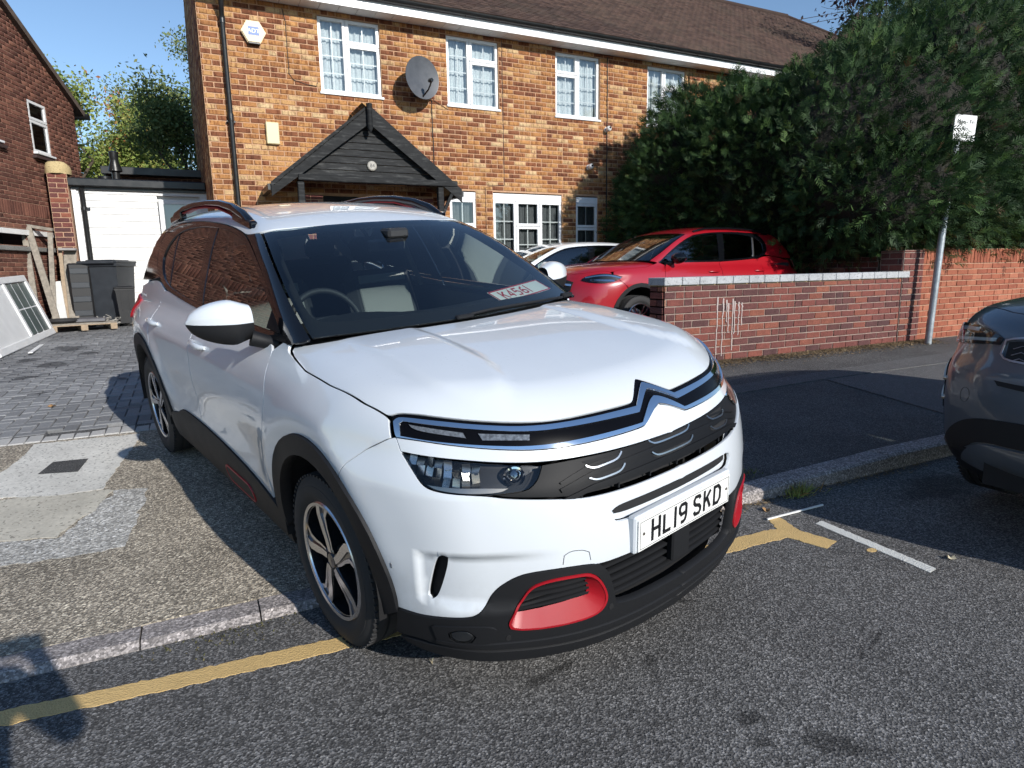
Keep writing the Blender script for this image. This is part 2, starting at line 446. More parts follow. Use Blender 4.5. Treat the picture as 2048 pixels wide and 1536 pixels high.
# stroke letters for the number plates (condensed 50 x 79 mm, 14 mm stroke)
GL = {'H': [[(0, 0), (0, 1)], [(1, 0), (1, 1)], [(0, .5), (1, .5)]], 'L': [[(0, 1), (0, 0), (1, 0)]], '1': [[(.5, 0), (.5, 1)]],
      '9': [[(1, .5), (.25, .44), (0, .62), (0, .88), (.22, 1), (.78, 1), (1, .88), (1, .3), (.85, .08), (.6, 0), (.2, 0)]],
      'S': [[(1, .82), (.8, 1), (.2, 1), (0, .85), (0, .68), (.2, .55), (.8, .45), (1, .32), (1, .15), (.8, 0), (.2, 0), (0, .18)]],
      'K': [[(0, 0), (0, 1)], [(1, 1), (.05, .42)], [(.42, .64), (1, 0)]], 'D': [[(0, 0), (0, 1), (.65, 1), (1, .78), (1, .22), (.65, 0), (0, 0)]],
      'E': [[(1, 1), (0, 1), (0, 0), (1, 0)], [(0, .5), (.85, .5)]], '4': [[(.75, 0), (.75, 1), (0, .3), (1, .3)]],
      '5': [[(1, 1), (.1, 1), (0, .55), (.6, .62), (1, .42), (1, .18), (.75, 0), (0, .03)]], '6': [[(.8, 1), (.2, .8), (0, .4), (.1, .08), (.5, 0), (1, .12), (1, .42), (.6, .55), (.05, .42)]],
      '3': [[(0, .9), (.3, 1), (.8, 1), (1, .8), (.8, .55), (.4, .52), (.8, .5), (1, .25), (.8, 0), (.2, 0), (0, .12)]], '0': [[(0, .2), (0, .8), (.3, 1), (.7, 1), (1, .8), (1, .2), (.7, 0), (.3, 0), (0, .2)]]}
def stroke(line, wd):
    P = [Vector((x, y, 0)) for x, y in line]; n = len(P); L = []; R = []
    for i, p in enumerate(P):
        closed = (P[0] - P[-1]).length < 1e-6
        a = (p - P[i - 1]).normalized() if i else ((P[0] - P[-2]).normalized() if closed else (P[1] - p).normalized())
        b = (P[i + 1] - p).normalized() if i < n - 1 else ((P[1] - P[0]).normalized() if closed else a)
        t = (a + b); t = t.normalized() if t.length > 1e-6 else a
        nrm = Vector((-t.y, t.x, 0)); k = wd / 2 / max(.45, nrm.dot(Vector((-a.y, a.x, 0)))); L.append(p + nrm * k); R.append(p - nrm * k)
    V = L + R; F = [(i, i + 1, n + i + 1, n + i)[::-1] for i in range(n - 1)]; return V, F
def plate_text(txt, parent, M, mat, h=.079, wd=.05, st=.0135, gap=.011, sp=.033, name='registration_letters'):
    mb = MB(); tot = 0; cur = 0; items = []
    for ch in txt:
        if ch == ' ': cur += sp - gap; continue
        w_ = .014 if ch == '1' else wd; items.append((ch, cur, w_)); cur += w_ + gap
    tot = cur - gap
    for ch, x0, w_ in items:
        iw, ih = w_ - st, h - st
        for ln in GL[ch]:
            V, F = stroke([(x0 - tot / 2 + st / 2 + px * iw if ch != '1' else x0 - tot / 2 + w_ / 2, -h / 2 + st / 2 + py * ih if ch != '1' else -h / 2 + py * h) for px, py in ln], st)
            if ch in 'HLK': # square the ends
                V, F = stroke([(x0 - tot / 2 + st / 2 + px * iw, -h / 2 + (py * h if ln[0][0] == ln[1][0] and len(ln) == 2 else st / 2 + py * ih)) for px, py in ln], st)
            mb.add(V, F, M)
    return mb.build(name, mat, parent)
# ------------------------------------------------------------------ wheel
def make_wheel(parent, loc, R=.345, wd=.225, rim=.236, side=-1, style=0, steer=0.):
    """side -1: outer face looks to -y. wheel > tyre, rim, hub_cap"""
    wh = D.objects.new('wheel', None); wh.empty_display_size = .1; link(wh, parent); wh.location = loc; wh.rotation_euler = (0, 0, steer)
    A = Matrix.Rotation(PI / 2 if side < 0 else -PI / 2, 4, 'X')   # local z -> outward
    h = wd / 2; mb = MB()
    prof = [(rim - .004, -h * .8), (rim + .01, -h * .95), (rim + .05, -h * 1.03), (R - .03, -h * .98), (R - .008, -h * .86), (R, -h * .7), (R, -.052), (R - .007, -.05), (R - .007, -.042), (R, -.04), (R, -.004), (R - .007, -.003), (R - .007, .003),
            (R, .004), (R, .04), (R - .007, .042), (R - .007, .05), (R, .052), (R, h * .7), (R - .008, h * .86), (R - .03, h * .98), (R - .045, h * 1.0), (R - .046, h * 1.012), (R - .06, h * 1.03), (rim + .03, h * 1.02), (rim + .018, h * .98), (rim + .012, h * .93), (rim - .004, h * .86)]
    mb.lathe(prof, 64, A, True)
    # shoulder tread blocks
    for k in range(72):
        a = 2 * PI * k / 72
        for zz in (h * .80, -h * .80): mb.box((R - .006, 0, zz), (.009, .015, .028), A @ Matrix.Rotation(a, 4, 'Z'))
    mb.build('tyre', M_RUB, wh, .6)
    mb = MB(); mb.lathe([(rim, h * .88), (rim - .008, h * .92), (rim - .02, h * .86), (rim - .026, h * .4), (rim - .03, -h * .8), (rim, -h * .85)], 64, A); mb.build('rim', M_ALLOYB, wh, .6)
    mb = MB(); mb.lathe([(rim + .002, h * .9), (rim - .004, h * .955), (rim - .016, h * .93), (rim - .018, h * .86)], 64, A); mb.build('rim_lip', M_ALLOY, wh, .8)
    mb = MB(); mb.lathe([(0, -.02), (.15, -.02), (.15, -.005), (.06, 0), (0, 0)], 40, A); mb.build('brake_disc', M_SATIN, wh, .6)
    z0, z1 = h * .52, h * .84
    for k in range(5):
        B = A @ Matrix.Rotation(2 * PI * k / 5 + .35, 4, 'Z')
        if style == 0:
            bl = [(.030, .022), (.075, .034), (.125, .060), (.175, .078), (.218, .072), (.230, .020), (.222, -.020), (.175, .004), (.125, .000), (.075, -.016), (.034, -.024)]
            fa = [(.034, .014), (.075, .030), (.125, .058), (.172, .078), (.212, .076), (.224, .046), (.180, .046), (.128, .022), (.078, .000), (.038, -.012)]
            fb = [(.05, -.018), (.090, -.012), (.135, .001), (.178, .005), (.216, -.018), (.226, -.004), (.180, .020), (.132, .012), (.085, -.003), (.05, -.010)]
            mb = MB(); mb.prism(bl, z0 * .5, z1, B); mb.build('spoke', M_ALLOYB, wh)
            mb = MB(); mb.prism(fa, z1, z1 + .006, B); mb.prism([(x, y * 1.1 - .003) for x, y in fb], z1, z1 + .004, B); mb.build('spoke_face', M_ALLOY, wh)
        else:
            mb = MB()
            for sg in (1, -1): mb.prism([(.04, .004 * sg), (.22, .030 * sg), (.226, .052 * sg), (.04, .024 * sg)], z0, z1, B)
            mb.build('spoke', M_ALLOY, wh)
    mb = MB(); mb.lathe([(0, z1 + .008), (.028, z1 + .006), (.034, z1), (.045, z0)], 24, A); mb.build('hub_cap', M_ALLOYB, wh, .6)
    mb = MB()
    for k in range(5):
        a = 2 * PI * k / 5; mb.lathe([(0, z0 + .02), (.007, z0 + .02), (.008, z0 - .02)], 8, A @ TR((.055 * math.cos(a), .055 * math.sin(a), 0)))
    mb.build('wheel_bolts', M_SATIN, wh)
    return wh
# ------------------------------------------------------------------ the white SUV
CM = Matrix(((0.24109, 0.96871, -0.05894, 0), (-0.96773, 0.23537, -0.08996, 0), (-0.07328, 0.07873, 0.9942, 0), (0, 0, 0, 1)))
def suv_detail(x, s, z):
    mid = sst(-2.35, -2.0, x) * (1 - sst(-.75, -.35, x))
    a = -.016 * mid * np.exp(-((z - .63) / .12)**2) + .007 * np.exp(-((z - .925) / .03)**2) * sst(-3.3, -2.6, x) * (1 - sst(-1.2, -.4, x))
    a = a + .012 * np.exp(-((np.hypot(x + .02, z - .395) - .53) / .07)**2) * sst(.45, .6, z) + .012 * np.exp(-((np.hypot(x + 2.69, z - .395) - .53) / .07)**2) * sst(.45, .6, z)
    dent = sst(.48, .80, s) * sst(.435, .47, z) * (1 - sst(.610, .635, z)) * (1 - sst(.815, .845, s)) * sst(.45, .6, x)
    a = a - .022 * dent
    e = np.hypot(np.maximum(x - .30, 0) / .36, (s - (.50 + .05 * x)) / .155)
    c = .014 * (1 - sst(.74, 1.04, e)) * sst(-.35, .1, x)
    return a, -.026 * dent, c
SUV = Body(detail=suv_detail,
    W=([-3.6, -3.2, -2.73, -2.2, -1.4, -.8, -.2, .05, .4, .7, 1.0], [.80, .868, .914, .912, .905, .905, .915, .918, .905, .88, .85]),
    DZ=([.15, .25, .38, .55, .72, .85, .95, 1.05, 1.15], [-.09, -.055, -.025, -.008, 0, -.004, -.02, -.055, -.105]),
    FX=([.15, .25, .35, .5, .6, .7, .8, .916, .975, 1.05], [.90, .945, .965, .972, .968, .955, .93, .875, .835, .76]),
    FS=([0, .1, .25, .4, .55, .7, .82, .92], [0, .002, .014, .045, .105, .20, .32, .50]),
    TC=([-3.6, -2.5, -1.5, -.6, -.3, 0, .3, .63, .8, .95], [1.05, 1.12, 1.15, 1.165, 1.16, 1.148, 1.122, 1.072, 1.03, .97]),
    TS=([0, .2, .4, .6, .76, .9], [0, -.001, -.006, -.02, -.05, -.10]),
    RX=([.2, .5, .8, 1.0, 1.2], [3.42, 3.52, 3.54, 3.52, 3.45]),
    G=([1.0, 1.13, 1.3, 1.45, 1.55, 1.65], [.815, .785, .725, .66, .605, .54]),
    GP=([-3.6, -3.0, -2.5, -2.3, 0], [.055, .025, .002, 0, 0]),
    WX=([1.0, 1.14, 1.3, 1.45, 1.575, 1.7], [.28, -.05, -.40, -.72, -.985, -1.25]),
    T2=([-3.6, -3.2, -2.8, -2.3, -1.8, -1.4, -1.0, -.6], [1.46, 1.55, 1.618, 1.66, 1.667, 1.643, 1.58, 1.49]),
    RG=([1.0, 1.2, 1.4, 1.55], [3.52, 3.42, 3.28, 3.13]))
def build_suv():
    car = D.objects.new('parked_car', None); COL.objects.link(car); car.empty_display_size = .3
    car.matrix_world = Matrix.Translation(CARLOC) @ CM
    tag(car, 'white SUV with red bumper inserts parked nose-out over the dropped kerb', 'car')
    f, fu, un = SUV.lower, SUV.upper, SUV.union
    S = (0, 1, 0); T = (0, 0, -1); FR = (-.74, .64, -.2); WSd = (-.5, 0, -.86)
    # --- white panels
    shut = [(-.375, -.768, 1.12), (-.355, -.788, 1.1), (-.30, -.803, 1.1), (-.236, -.814, 1.073), (-.145, -.828, 1.061), (.075, -.832, 1.05), (.295, -.819, 1.03), (.40, -.80, 1.01)]
    strip_top = [(.417, -.79, 1.012), (.431, -.776, 1.018), (.465, -.754, 1.02), (.543, -.699, 1.012), (.63, -.615, 1.001), (.704, -.522, .99), (.763, -.412, .985), (.797, -.259, .984), (.813, -.112, .983), (.808, -.092, .989), (.748, -.012, 1.03), (.742, 0, 1.034)]
    strip_bot = [(.462, -.807, .957), (.532, -.767, .954), (.626, -.689, .94), (.705, -.602, .927), (.773, -.505, .917), (.822, -.396, .915), (.854, -.263, .916), (.87, -.119, .917), (.867, -.102, .922), (.849, -.045, .949), (.84, -.012, .958), (.838, 0, .96)]
    cowl = [(-.085, 0, 1.16), (-.09, -.15, 1.16), (-.115, -.32, 1.155), (-.16, -.49, 1.15), (-.225, -.64, 1.14), (-.30, -.735, 1.128)]
    shut = ontop(f, dense(shut)); cowl = ontop(f, cowl)
    panel('bonnet', f, T, cowl + shut + strip_top, MW, car, 'join', gap=.0025, grid=.025, ang=60)
    panel('scuttle_panel', f, T, [(-.087, 0, 1.16), (-.092, -.15, 1.16), (-.117, -.32, 1.155), (-.162, -.49, 1.15), (-.227, -.64, 1.14), (-.29, -.75, 1.128), (-.40, -.75, 1.12), (-.40, -.4, 1.12), (-.40, 0, 1.12)], M_TRIM, car, 'join', off=-.01, depth=.0)
    arcF = lambda r, a0, a1: xz(arc(.02, .395, r, a0, a1)); arcR = lambda r, a0, a1: xz(arc(-2.69, .395, r, a0, a1))
    seam = [(.262, -.91, .796), (.30, -.90, .85), (.366, -.862, .905), (.445, -.817, .953)]; seam = onside(f, dense(seam))
    panel('front_wing', un, S, shut[1:] + [(.418, -.80, 1.0)] + seam[::-1] + arcF(.468, 62, 178) + xz([(-.495, .48), (-.512, .615), (-.45, .78), (-.425, .89), (-.444, 1.005), (-.49, 1.06), (-.495, 1.085), (-.42, 1.128), (-.37, 1.124)]), MW, car, 'pair', grid=.03)
    lamp_l = [(.488, -.809, .915), (.52, -.807, .889), (.565, -.806, .855), (.591, -.804, .837), (.619, -.792, .827), (.665, -.761, .821), (.725, -.698, .815)]
    gr_bot = [(.75, -.667, .810), (.777, -.633, .80), (.838, -.533, .786), (.887, -.424, .77), (.908, -.35, .766), (.928, -.234, .764), (.935, -.1, .763), (.937, 0, .763)]
    low_edge = [(.92, -.42, .556), (.888, -.502, .564), (.842, -.593, .563), (.816, -.635, .553), (.788, -.677, .525), (.771, -.702, .494), (.761, -.714, .458), (.743, -.733, .432), (.72, -.754, .419), (.63, -.813, .405), (.573, -.837, .395), (.487, -.867, .39)]
    slit = [(.613, -.825, .491), (.611, -.826, .472), (.624, -.82, .464), (.64, -.812, .477), (.659, -.802, .53), (.675, -.791, .594), (.676, -.789, .618), (.663, -.798, .626), (.646, -.809, .608), (.632, -.817, .565)]
    panel('front_bumper', f, FR, seam + [(.462, -.807, .957)] + lamp_l + gr_bot + [(.947, 0, .722), (.942, -.201, .722), (.93, -.305, .720), (.925, -.330, .708), (.929, -.332, .689), (.935, -.315, .671), (.95, -.27, .667), (.955, 0, .667), (.958, 0, .548), (.953, -.276, .548), (.928, -.393, .546)] + low_edge + onside(f, xz(arc(.02, .395, .468, 0, 58), -.88)[1:]), MW, car, 'join', grid=.022, holes=[slit], ang=42)
    panel('bumper_bar', f, FR, strip_bot + [(.9, 0, .876), (.895, -.097, .877), (.882, -.23, .879), (.849, -.376, .882), (.795, -.508, .884), (.719, -.615, .892), (.639, -.701, .903), (.545, -.779, .912), (.488, -.809, .917)], MW, car, 'join', grid=.022, ang=60)
    panel('door', un, S, xz([(-.497, 1.082), (-.447, 1.005), (-.428, .89), (-.453, .78), (-.515, .615), (-.52, .48), (-.52, .34), (-1.57, .34), (-1.565, .5), (-1.56, .8), (-1.555, 1.0), (-1.575, 1.122), (-1.0, 1.122), (-.6, 1.118)]), MW, car, 'pair', grid=.035)
    panel('door', un, S, xz([(-1.575, .34), (-1.57, .5), (-1.565, .8), (-1.56, 1.0), (-1.58, 1.122), (-2.1, 1.145), (-2.42, 1.17), (-2.5, 1.10), (-2.44, .98), (-2.40, .87)] + arc(-2.69, .395, .468, 46, 170)[:0] + [(-2.365, .732)] + arc(-2.69, .395, .468, 40, 8, 10) + [(-2.15, .34)]), MW, car, 'pair', grid=.035)
    panel('rear_wing', un, (.12, 1, -.1), xz([(-2.425, 1.17), (-2.505, 1.10), (-2.445, .98), (-2.405, .87), (-2.37, .74)]) + arcR(.468, 46, 176) + xz([(-3.2, .45), (-3.25, .6), (-3.27, .8), (-3.25, 1.0), (-3.2, 1.14), (-2.9, 1.2), (-2.62, 1.22)]), MW, car, 'pair', grid=.035)
    fr_top = [(-1.105, -.60, 1.525), (-1.2, -.62, 1.52), (-1.32, -.607, 1.54), (-1.55, -.592, 1.56), (-1.85, -.583, 1.575), (-2.28, -.576, 1.58), (-2.66, -.57, 1.555), (-2.9, -.56, 1.52), (-3.05, -.54, 1.50)]
    panel('roof', fu, T, [(-.985, 0, 1.575), (-.995, -.2, 1.57), (-1.02, -.4, 1.55), (-1.06, -.54, 1.535)] + fr_top + [(-3.12, -.4, 1.52), (-3.14, 0, 1.53)], MW, car, 'join', grid=.045, gap=.001)
    panel('tailgate', un, (1, 0, .05), [(-3.2, 0, 1.5), (-3.2, -.5, 1.48), (-3.35, -.62, 1.3), (-3.45, -.70, 1.1), (-3.5, -.74, .8), (-3.5, -.74, .45), (-3.45, 0, .4)], MW, car, 'join', grid=.06)
    # --- black front strip, chrome double chevron, day lamps
    panel('grille_strip', f, FR, strip_top + strip_bot[::-1], M_PIANO, car, 'join', grid=.02, off=-.002, gap=.0, ang=60)
    ch = [(.437, -.795, .997), (.438, -.787, 1.004), (.45, -.774, 1.01), (.551, -.705, 1.003), (.637, -.621, .991), (.728, -.503, .978), (.786, -.359, .975), (.822, -.135, .973), (.826, -.104, .973), (.772, -.018, 1.016), (.763, 0, 1.021),
          (.787, 0, 1.003), (.795, -.022, .998), (.842, -.108, .957), (.838, -.13, .957), (.795, -.369, .963), (.742, -.50, .965), (.645, -.627, .98), (.559, -.711, .992), (.462, -.776, 1.0), (.456, -.785, .994), (.478, -.797, .962),
          (.581, -.729, .951), (.683, -.622, .938), (.769, -.501, .927), (.828, -.349, .928), (.862, -.128, .928), (.864, -.115, .93), (.822, -.03, .977), (.815, 0, .983), (.838, 0, .962), (.846, -.03, .956), (.866, -.097, .925), (.869, -.119, .918), (.854, -.263, .917), (.822, -.396, .916), (.773, -.505, .918), (.705, -.602, .928), (.626, -.689, .941), (.532, -.767, .955), (.468, -.805, .958), (.455, -.802, .965)]
    panel('chrome_chevrons', f, FR, ch, M_CHROME, car, 'join', off=.007, depth=.012, grid=.014, gap=.0, ang=36)
    for L in ([(.482, -.77, .994), (.619, -.664, .975), (.634, -.664, .960), (.505, -.768, .979)], [(.650, -.632, .972), (.743, -.505, .960), (.750, -.512, .944), (.668, -.63, .953)]):
        panel('daytime_lamp', f, FR, L, M_LED, car, 'pair', off=.003, depth=.008, grid=.02, gap=.001)
    # --- main grille
    gtop = [(.9, 0, .874), (.895, -.097, .876), (.882, -.23, .877), (.849, -.376, .88), (.80, -.505, .878)]
    panel('grille_panel', f, FR, gtop + [(.803, -.512, .868), (.810, -.53, .845), (.811, -.552, .828), (.805, -.58, .815), (.76, -.655, .812), (.777, -.633, .803), (.838, -.533, .790), (.887, -.424, .776), (.912, -.318, .783), (.93, -.187, .784), (.935, 0, .784)], M_GRILLE, car, 'join', off=-.010, depth=.03, grid=.022, gap=.001)
    panel('grille_void', f, FR, [(.9, 0, .876), (.895, -.097, .877), (.882, -.23, .879), (.849, -.376, .882), (.795, -.508, .884), (.75, -.66, .812), (.838, -.533, .786), (.887, -.424, .77), (.928, -.234, .764), (.937, 0, .763)], M_DARK, car, 'join', off=-.045, depth=0, grid=.05)
    for z0, z1 in ((.853, .873), (.811, .831)):
        for y0, y1, mr in ((-.385, -.238, 'pair'), (-.112, .112, None)):
            q = [(.89, y0 + .028, z0), (.89, y1 - .028 if mr is None else y1 - .022, z0), (.88, y1, z0 + .013), (.88, y1, z1), (.88, y0, z1), (.88, y0, z0 + .013)]
            panel('grille_slot', f, (-1, 0, 0), q, M_DARK, car, mr, off=-.0085, depth=.002, grid=.03, rnd=1)
            strip('grille_bezel', f, (-1, 0, 0), [(.88, y0, z1 - .004), (.88, y0 + .004, z0 + .010), (.89, y0 + .026, z0), (.89, (y0 + y1) / 2, z0 - .001), (.89, y1 - .026, z0), (.88, y1 - .004, z0 + .010), (.88, y1, z1 - .004)], .005, M_SATIN, car, mirror=mr, off=-.004, depth=.006, grid=.02, gap=0)
    for z, wd_, of in ((.843, .012, -.003), (.797, .014, -.002), (.8755, .006, -.004)):
        strip('grille_fin', f, (-1, 0, 0), [(.9, y, z - .022 * max(0, abs(y) - .38) / .15) for y in np.linspace(-.50, .50, 25)], wd_, M_GRILLE, car, off=of, depth=.012, grid=.03, gap=0, rnd=0)
    for y in (-.42, -.28, -.14, 0, .14, .28, .42):
        mb = MB(); p = snap(f, [(.92, y + 1e-5, .775)])[0]; mb.box((p[0] - .02, y, .774), (.02, .006, .016)); mb.build('grille_rib', M_TRIM, car)
    # --- headlamps
    lamp = [(.488, -.809, .914), (.545, -.779, .910), (.639, -.701, .901), (.719, -.615, .890), (.797, -.508, .878), (.803, -.512, .868), (.810, -.53, .845), (.811, -.552, .828), (.805, -.58, .815), (.76, -.655, .812)] + lamp_l[::-1][:-1]
    panel('headlamp_cover', f, FR, lamp, M_LENS, car, 'pair', off=-.001, depth=.004, grid=.022, gap=.003)
    for o in panel('headlamp_housing', f, FR, lamp, M_LAMPH, car, 'pair', off=-.055, depth=0, grid=.03, gap=-.004): pass
    P = snap(f, [(.56, -.79, .872), (.62, -.735, .868), (.68, -.68, .862)]); N = unit(grad(f, P))
    for sg in (1, -1):
        for i in range(8):
            for j in range(3):
                t = i / 7; c = np.array((.515 + .17 * t, -.795 + .12 * t, .897 - .030 * j - .012 * t)); c = snap(f, [c])[0]; n = unit(grad(f, c[None]))[0]
                c = c - n * (.030 + .006 * (j % 2)); rx = rng.normal(0, .24, 3) + (0, 0, (.25, -.1, -.55)[j]); n2 = unit(n + rx); u_ = unit(np.cross((0, 0, 1), n2)); v_ = np.cross(n2, u_)
                q = [c + u_ * a * .0125 + v_ * b * .0155 for a, b in ((-1, -1), (1, -1), (1, 1), (-1, 1))]
                V = [(p[0], p[1] * sg, p[2]) for p in q]; mesh_obj('reflector_facet', V, [(0, 1, 2, 3)] if sg > 0 else [(3, 2, 1, 0)], M_REFL, car)
        mb = MB(); c = snap(f, [(.755, -.58, .853)])[0]; n = unit(grad(f, c[None]))[0]; c = c - n * .035; m = frame((c[0], c[1] * sg, c[2]), np.cross((0, 0, 1), n * np.array((1, sg, 1))), (0, 0, 1))
        mb.lathe([(.034, -.01), (.034, .004), (.028, .006)], 28, m); mb.build('projector_ring', M_CHROME, car, .6)
        mb = MB(); mb.lathe([(0, .020), (.012, .017), (.022, .010), (.028, .0)], 28, m); mb.build('projector_lens', M_LENS2, car, 3.2)
    panel('headlamp_base', f, FR, [(.59, -.795, .840), (.66, -.752, .838), (.73, -.68, .836), (.775, -.62, .83), (.765, -.64, .818), (.72, -.70, .818), (.665, -.757, .824), (.62, -.787, .829)], M_COPPER, car, 'pair', off=-.018, depth=.006, grid=.02, gap=.001)
    # --- plate, slot, lower grille
    panel('slot_recess', f, FR, [(.947, 0, .724), (.942, -.201, .724), (.93, -.31, .722), (.925, -.335, .71), (.929, -.335, .689), (.935, -.318, .669), (.95, -.27, .665), (.955, 0, .665)], MW, car, 'join', off=-.022, depth=0, grid=.03, gap=0)
    panel('slot_void', f, FR, [(.947, 0, .719), (.942, -.201, .719), (.931, -.300, .715), (.927, -.318, .704), (.932, -.310, .69), (.945, -.27, .687), (.955, 0, .687)], M_DARK, car, 'join', off=-.018, depth=.001, grid=.04, gap=0)
    mb = MB(); mb.box((.955, 0, .611), (.03, .545, .132), b=.006); mb.build('plate_plinth', MW, car)
    mb = MB(); mb.box((.9735, 0, .608), (.006, .520, .111), b=.002); plate = mb.build('number_plate', M_PLATE, car)
    PM = frame((.9768, 0, .608), (0, 1, 0), (0, 0, 1))
    mb = MB()
    for a, b in (((-.252, -.048), (.252, -.048)), ((-.252, .048), (.252, .048)), ((-.252, -.048), (-.252, .048)), ((.252, -.048), (.252, .048))):
        V, F = stroke([a, b], .0022); mb.add(V, F, PM @ TR((0, 0, .0002)))
    mb.build('plate_border', M_INK, plate)
    plate_text('HL19 SKD', plate, PM @ TR((.004, .002, .0004)), M_INK)
    for y in (-.235, .238):
        mb = MB(); mb.lathe([(0, .002), (.005, .002), (.006, 0)], 10, PM @ TR((y, .004, 0))); mb.build('plate_screw', M_COPPER, plate)
    panel('lower_intake', f, FR, [(.96, 0, .552), (.953, -.276, .552), (.93, -.40, .55), (.94, -.36, .25), (.93, 0, .235)], M_DARK, car, 'join', off=-.07, depth=0, grid=.06, gap=0)
    for z in (.515, .485, .455, .425, .395):
        strip('intake_bar', f, (-1, 0, 0), [(.95, y, z - .012 * (y / .36)**2) for y in np.linspace(-.36, .36, 13)], .009, M_TRIM, car, off=-.035, depth=.02, grid=.05, gap=0, rnd=0)
    mb = MB(); mb.box((.945, 0, .485), (.03, .10, .125), b=.006); mb.build('radar_cover', M_TRIM, car)
    # --- black lower bumper
    red_out = [(.801, -.657, .413), (.798, -.66, .396), (.8, -.654, .380), (.816, -.629, .370), (.85, -.572, .365), (.885, -.501, .363), (.917, -.416, .366), (.929, -.377, .382), (.936, -.361, .417), (.935, -.369, .456), (.929, -.393, .504), (.92, -.421, .527), (.909, -.453, .534), (.878, -.527, .537), (.85, -.581, .528), (.834, -.608, .51), (.821, -.629, .474)]
    red_mid = [(.805, -.648, .413), (.802, -.652, .396), (.806, -.645, .385), (.82, -.625, .377), (.85, -.572, .372), (.885, -.501, .370), (.915, -.418, .373), (.925, -.383, .387), (.93, -.369, .417), (.929, -.376, .456), (.923, -.40, .499), (.915, -.425, .519), (.905, -.455, .526), (.876, -.525, .529), (.848, -.577, .520), (.834, -.601, .504), (.824, -.621, .47)]
    panel('lower_bumper', f, FR, [(.94, -.352, .50)] + [(.932, -.385, .548)] + low_edge + xz([(.47, .33), (.445, .27)], -.86) + [(.559, -.834, .30), (.613, -.809, .296), (.709, -.752, .30), (.794, -.652, .298), (.855, -.544, .29), (.898, -.441, .285), (.941, -.252, .28), (.945, 0, .275), (.958, 0, .362), (.95, -.25, .367), (.942, -.325, .385)], M_TRIM, car, 'join', off=.006, depth=.03, grid=.022, gap=.001, holes=[red_out])
    strip('lip_line', f, FR, [(.62, -.80, .318), (.72, -.735, .322), (.80, -.645, .322), (.86, -.54, .318), (.91, -.41, .315), (.94, -.25, .312), (.953, 0, .31)], .012, M_TRIM, car, mirror='join', off=.014, depth=.02, grid=.03, gap=0)
    panel('lower_lip', f, FR, [(.46, -.85, .26), (.62, -.80, .288), (.72, -.735, .288), (.80, -.645, .286), (.86, -.54, .28), (.91, -.41, .272), (.94, -.25, .268), (.945, 0, .262), (.92, 0, .22), (.90, -.3, .225), (.80, -.58, .235), (.6, -.77, .24), (.46, -.82, .235)], M_TRIM, car, 'join', off=.004, depth=.02, grid=.04, gap=0)
    panel('red_bezel', f, FR, red_out, M_REDT, car, 'pair', holes=[red_mid], off=.011, depth=.012, grid=.012, gap=.001)
    red_in = [(.811, -.642, .423), (.811, -.640, .418), (.813, -.636, .418), (.825, -.615, .419), (.85, -.572, .423), (.885, -.501, .430), (.908, -.445, .437), (.916, -.431, .442), (.92, -.424, .454), (.918, -.428, .48), (.916, -.434, .502), (.911, -.446, .518), (.90, -.47, .521), (.874, -.53, .520), (.848, -.58, .511), (.836, -.603, .498), (.822, -.626, .465)]
    A = snap(f, red_mid); NA = unit(grad(f, A)); A = A + NA * .010; B = snap(f, red_in); NB = unit(grad(f, B)); B = B - NB * .020; n = len(A)
    for sg in (1, -1):
        m = np.array((1, sg, 1)); V = np.concatenate([A * m, B * m]); F = [(i, (i + 1) % n, n + (i + 1) % n, n + i) for i in range(n)]
        F = F if sg < 0 else [q[::-1] for q in F]
        mesh_obj('red_duct', V, F, M_REDT, car, .9)
    panel('duct_void', f, FR, red_in, M_DARK, car, 'pair', off=-.034, depth=0, grid=.03, gap=-.006)
    for k in range(5):
        z = .436 + .0185 * k
        strip('duct_slat', f, (-.85, .5, -.05), [(.81 + .02 * 0, -.652 + .009 * k, z - .01), (.85, -.572, z), (.885, -.501, z + .004), (.925, -.405, z + .008)], .0085, M_TRIM, car, mirror='pair', off=-.016, depth=.018, grid=.03, gap=0)
    panel('slit_void', f, FR, slit, M_TRIM, car, 'pair', off=-.03, depth=0, grid=.02, gap=-.004)
    strip('sensor_ring', f, FR, [(.487 + .0, -.874 + .009 * math.cos(a), .55 + .009 * math.sin(a)) for a in np.linspace(0, 6.1, 16)], .002, M_SATIN, car, mirror='pair', off=.0005, depth=.001, grid=.01, gap=0, rnd=0)
    for c in ((.794, -.658, .344), (.937, -.347, .381)):
        for o in panel('parking_sensor', f, FR, [(c[0], c[1] + .011 * math.cos(a), c[2] + .011 * math.sin(a)) for a in np.linspace(0, 2 * PI, 17)[:-1]], M_DARK, car, 'pair', off=.0075, depth=.004, grid=.02, gap=0, rnd=0): pass
    tow = [(.885, -.507, .575), (.886, -.502, .604), (.894, -.482, .615), (.908, -.443, .610), (.916, -.424, .598), (.919, -.420, .570)]
    strip('tow_cover_seam', f, FR, tow, .0022, M_SATIN, car, off=.0006, depth=.001, grid=.02, gap=0)
    # fog lamps
    fog = [(.615, -.818, .374), (.69, -.772, .392), (.766, -.703, .396), (.777, -.687, .381), (.77, -.69, .341), (.753, -.709, .326), (.69, -.765, .320), (.625, -.805, .318)]
    panel('fog_surround', f, FR, fog, M_TRIM, car, 'pair', off=.012, depth=.012, grid=.02, gap=.001, holes=[[(.665, -.79, .362), (.697, -.77, .381), (.722, -.75, .378), (.735, -.737, .358), (.722, -.745, .334), (.688, -.772, .328), (.668, -.787, .34)]])
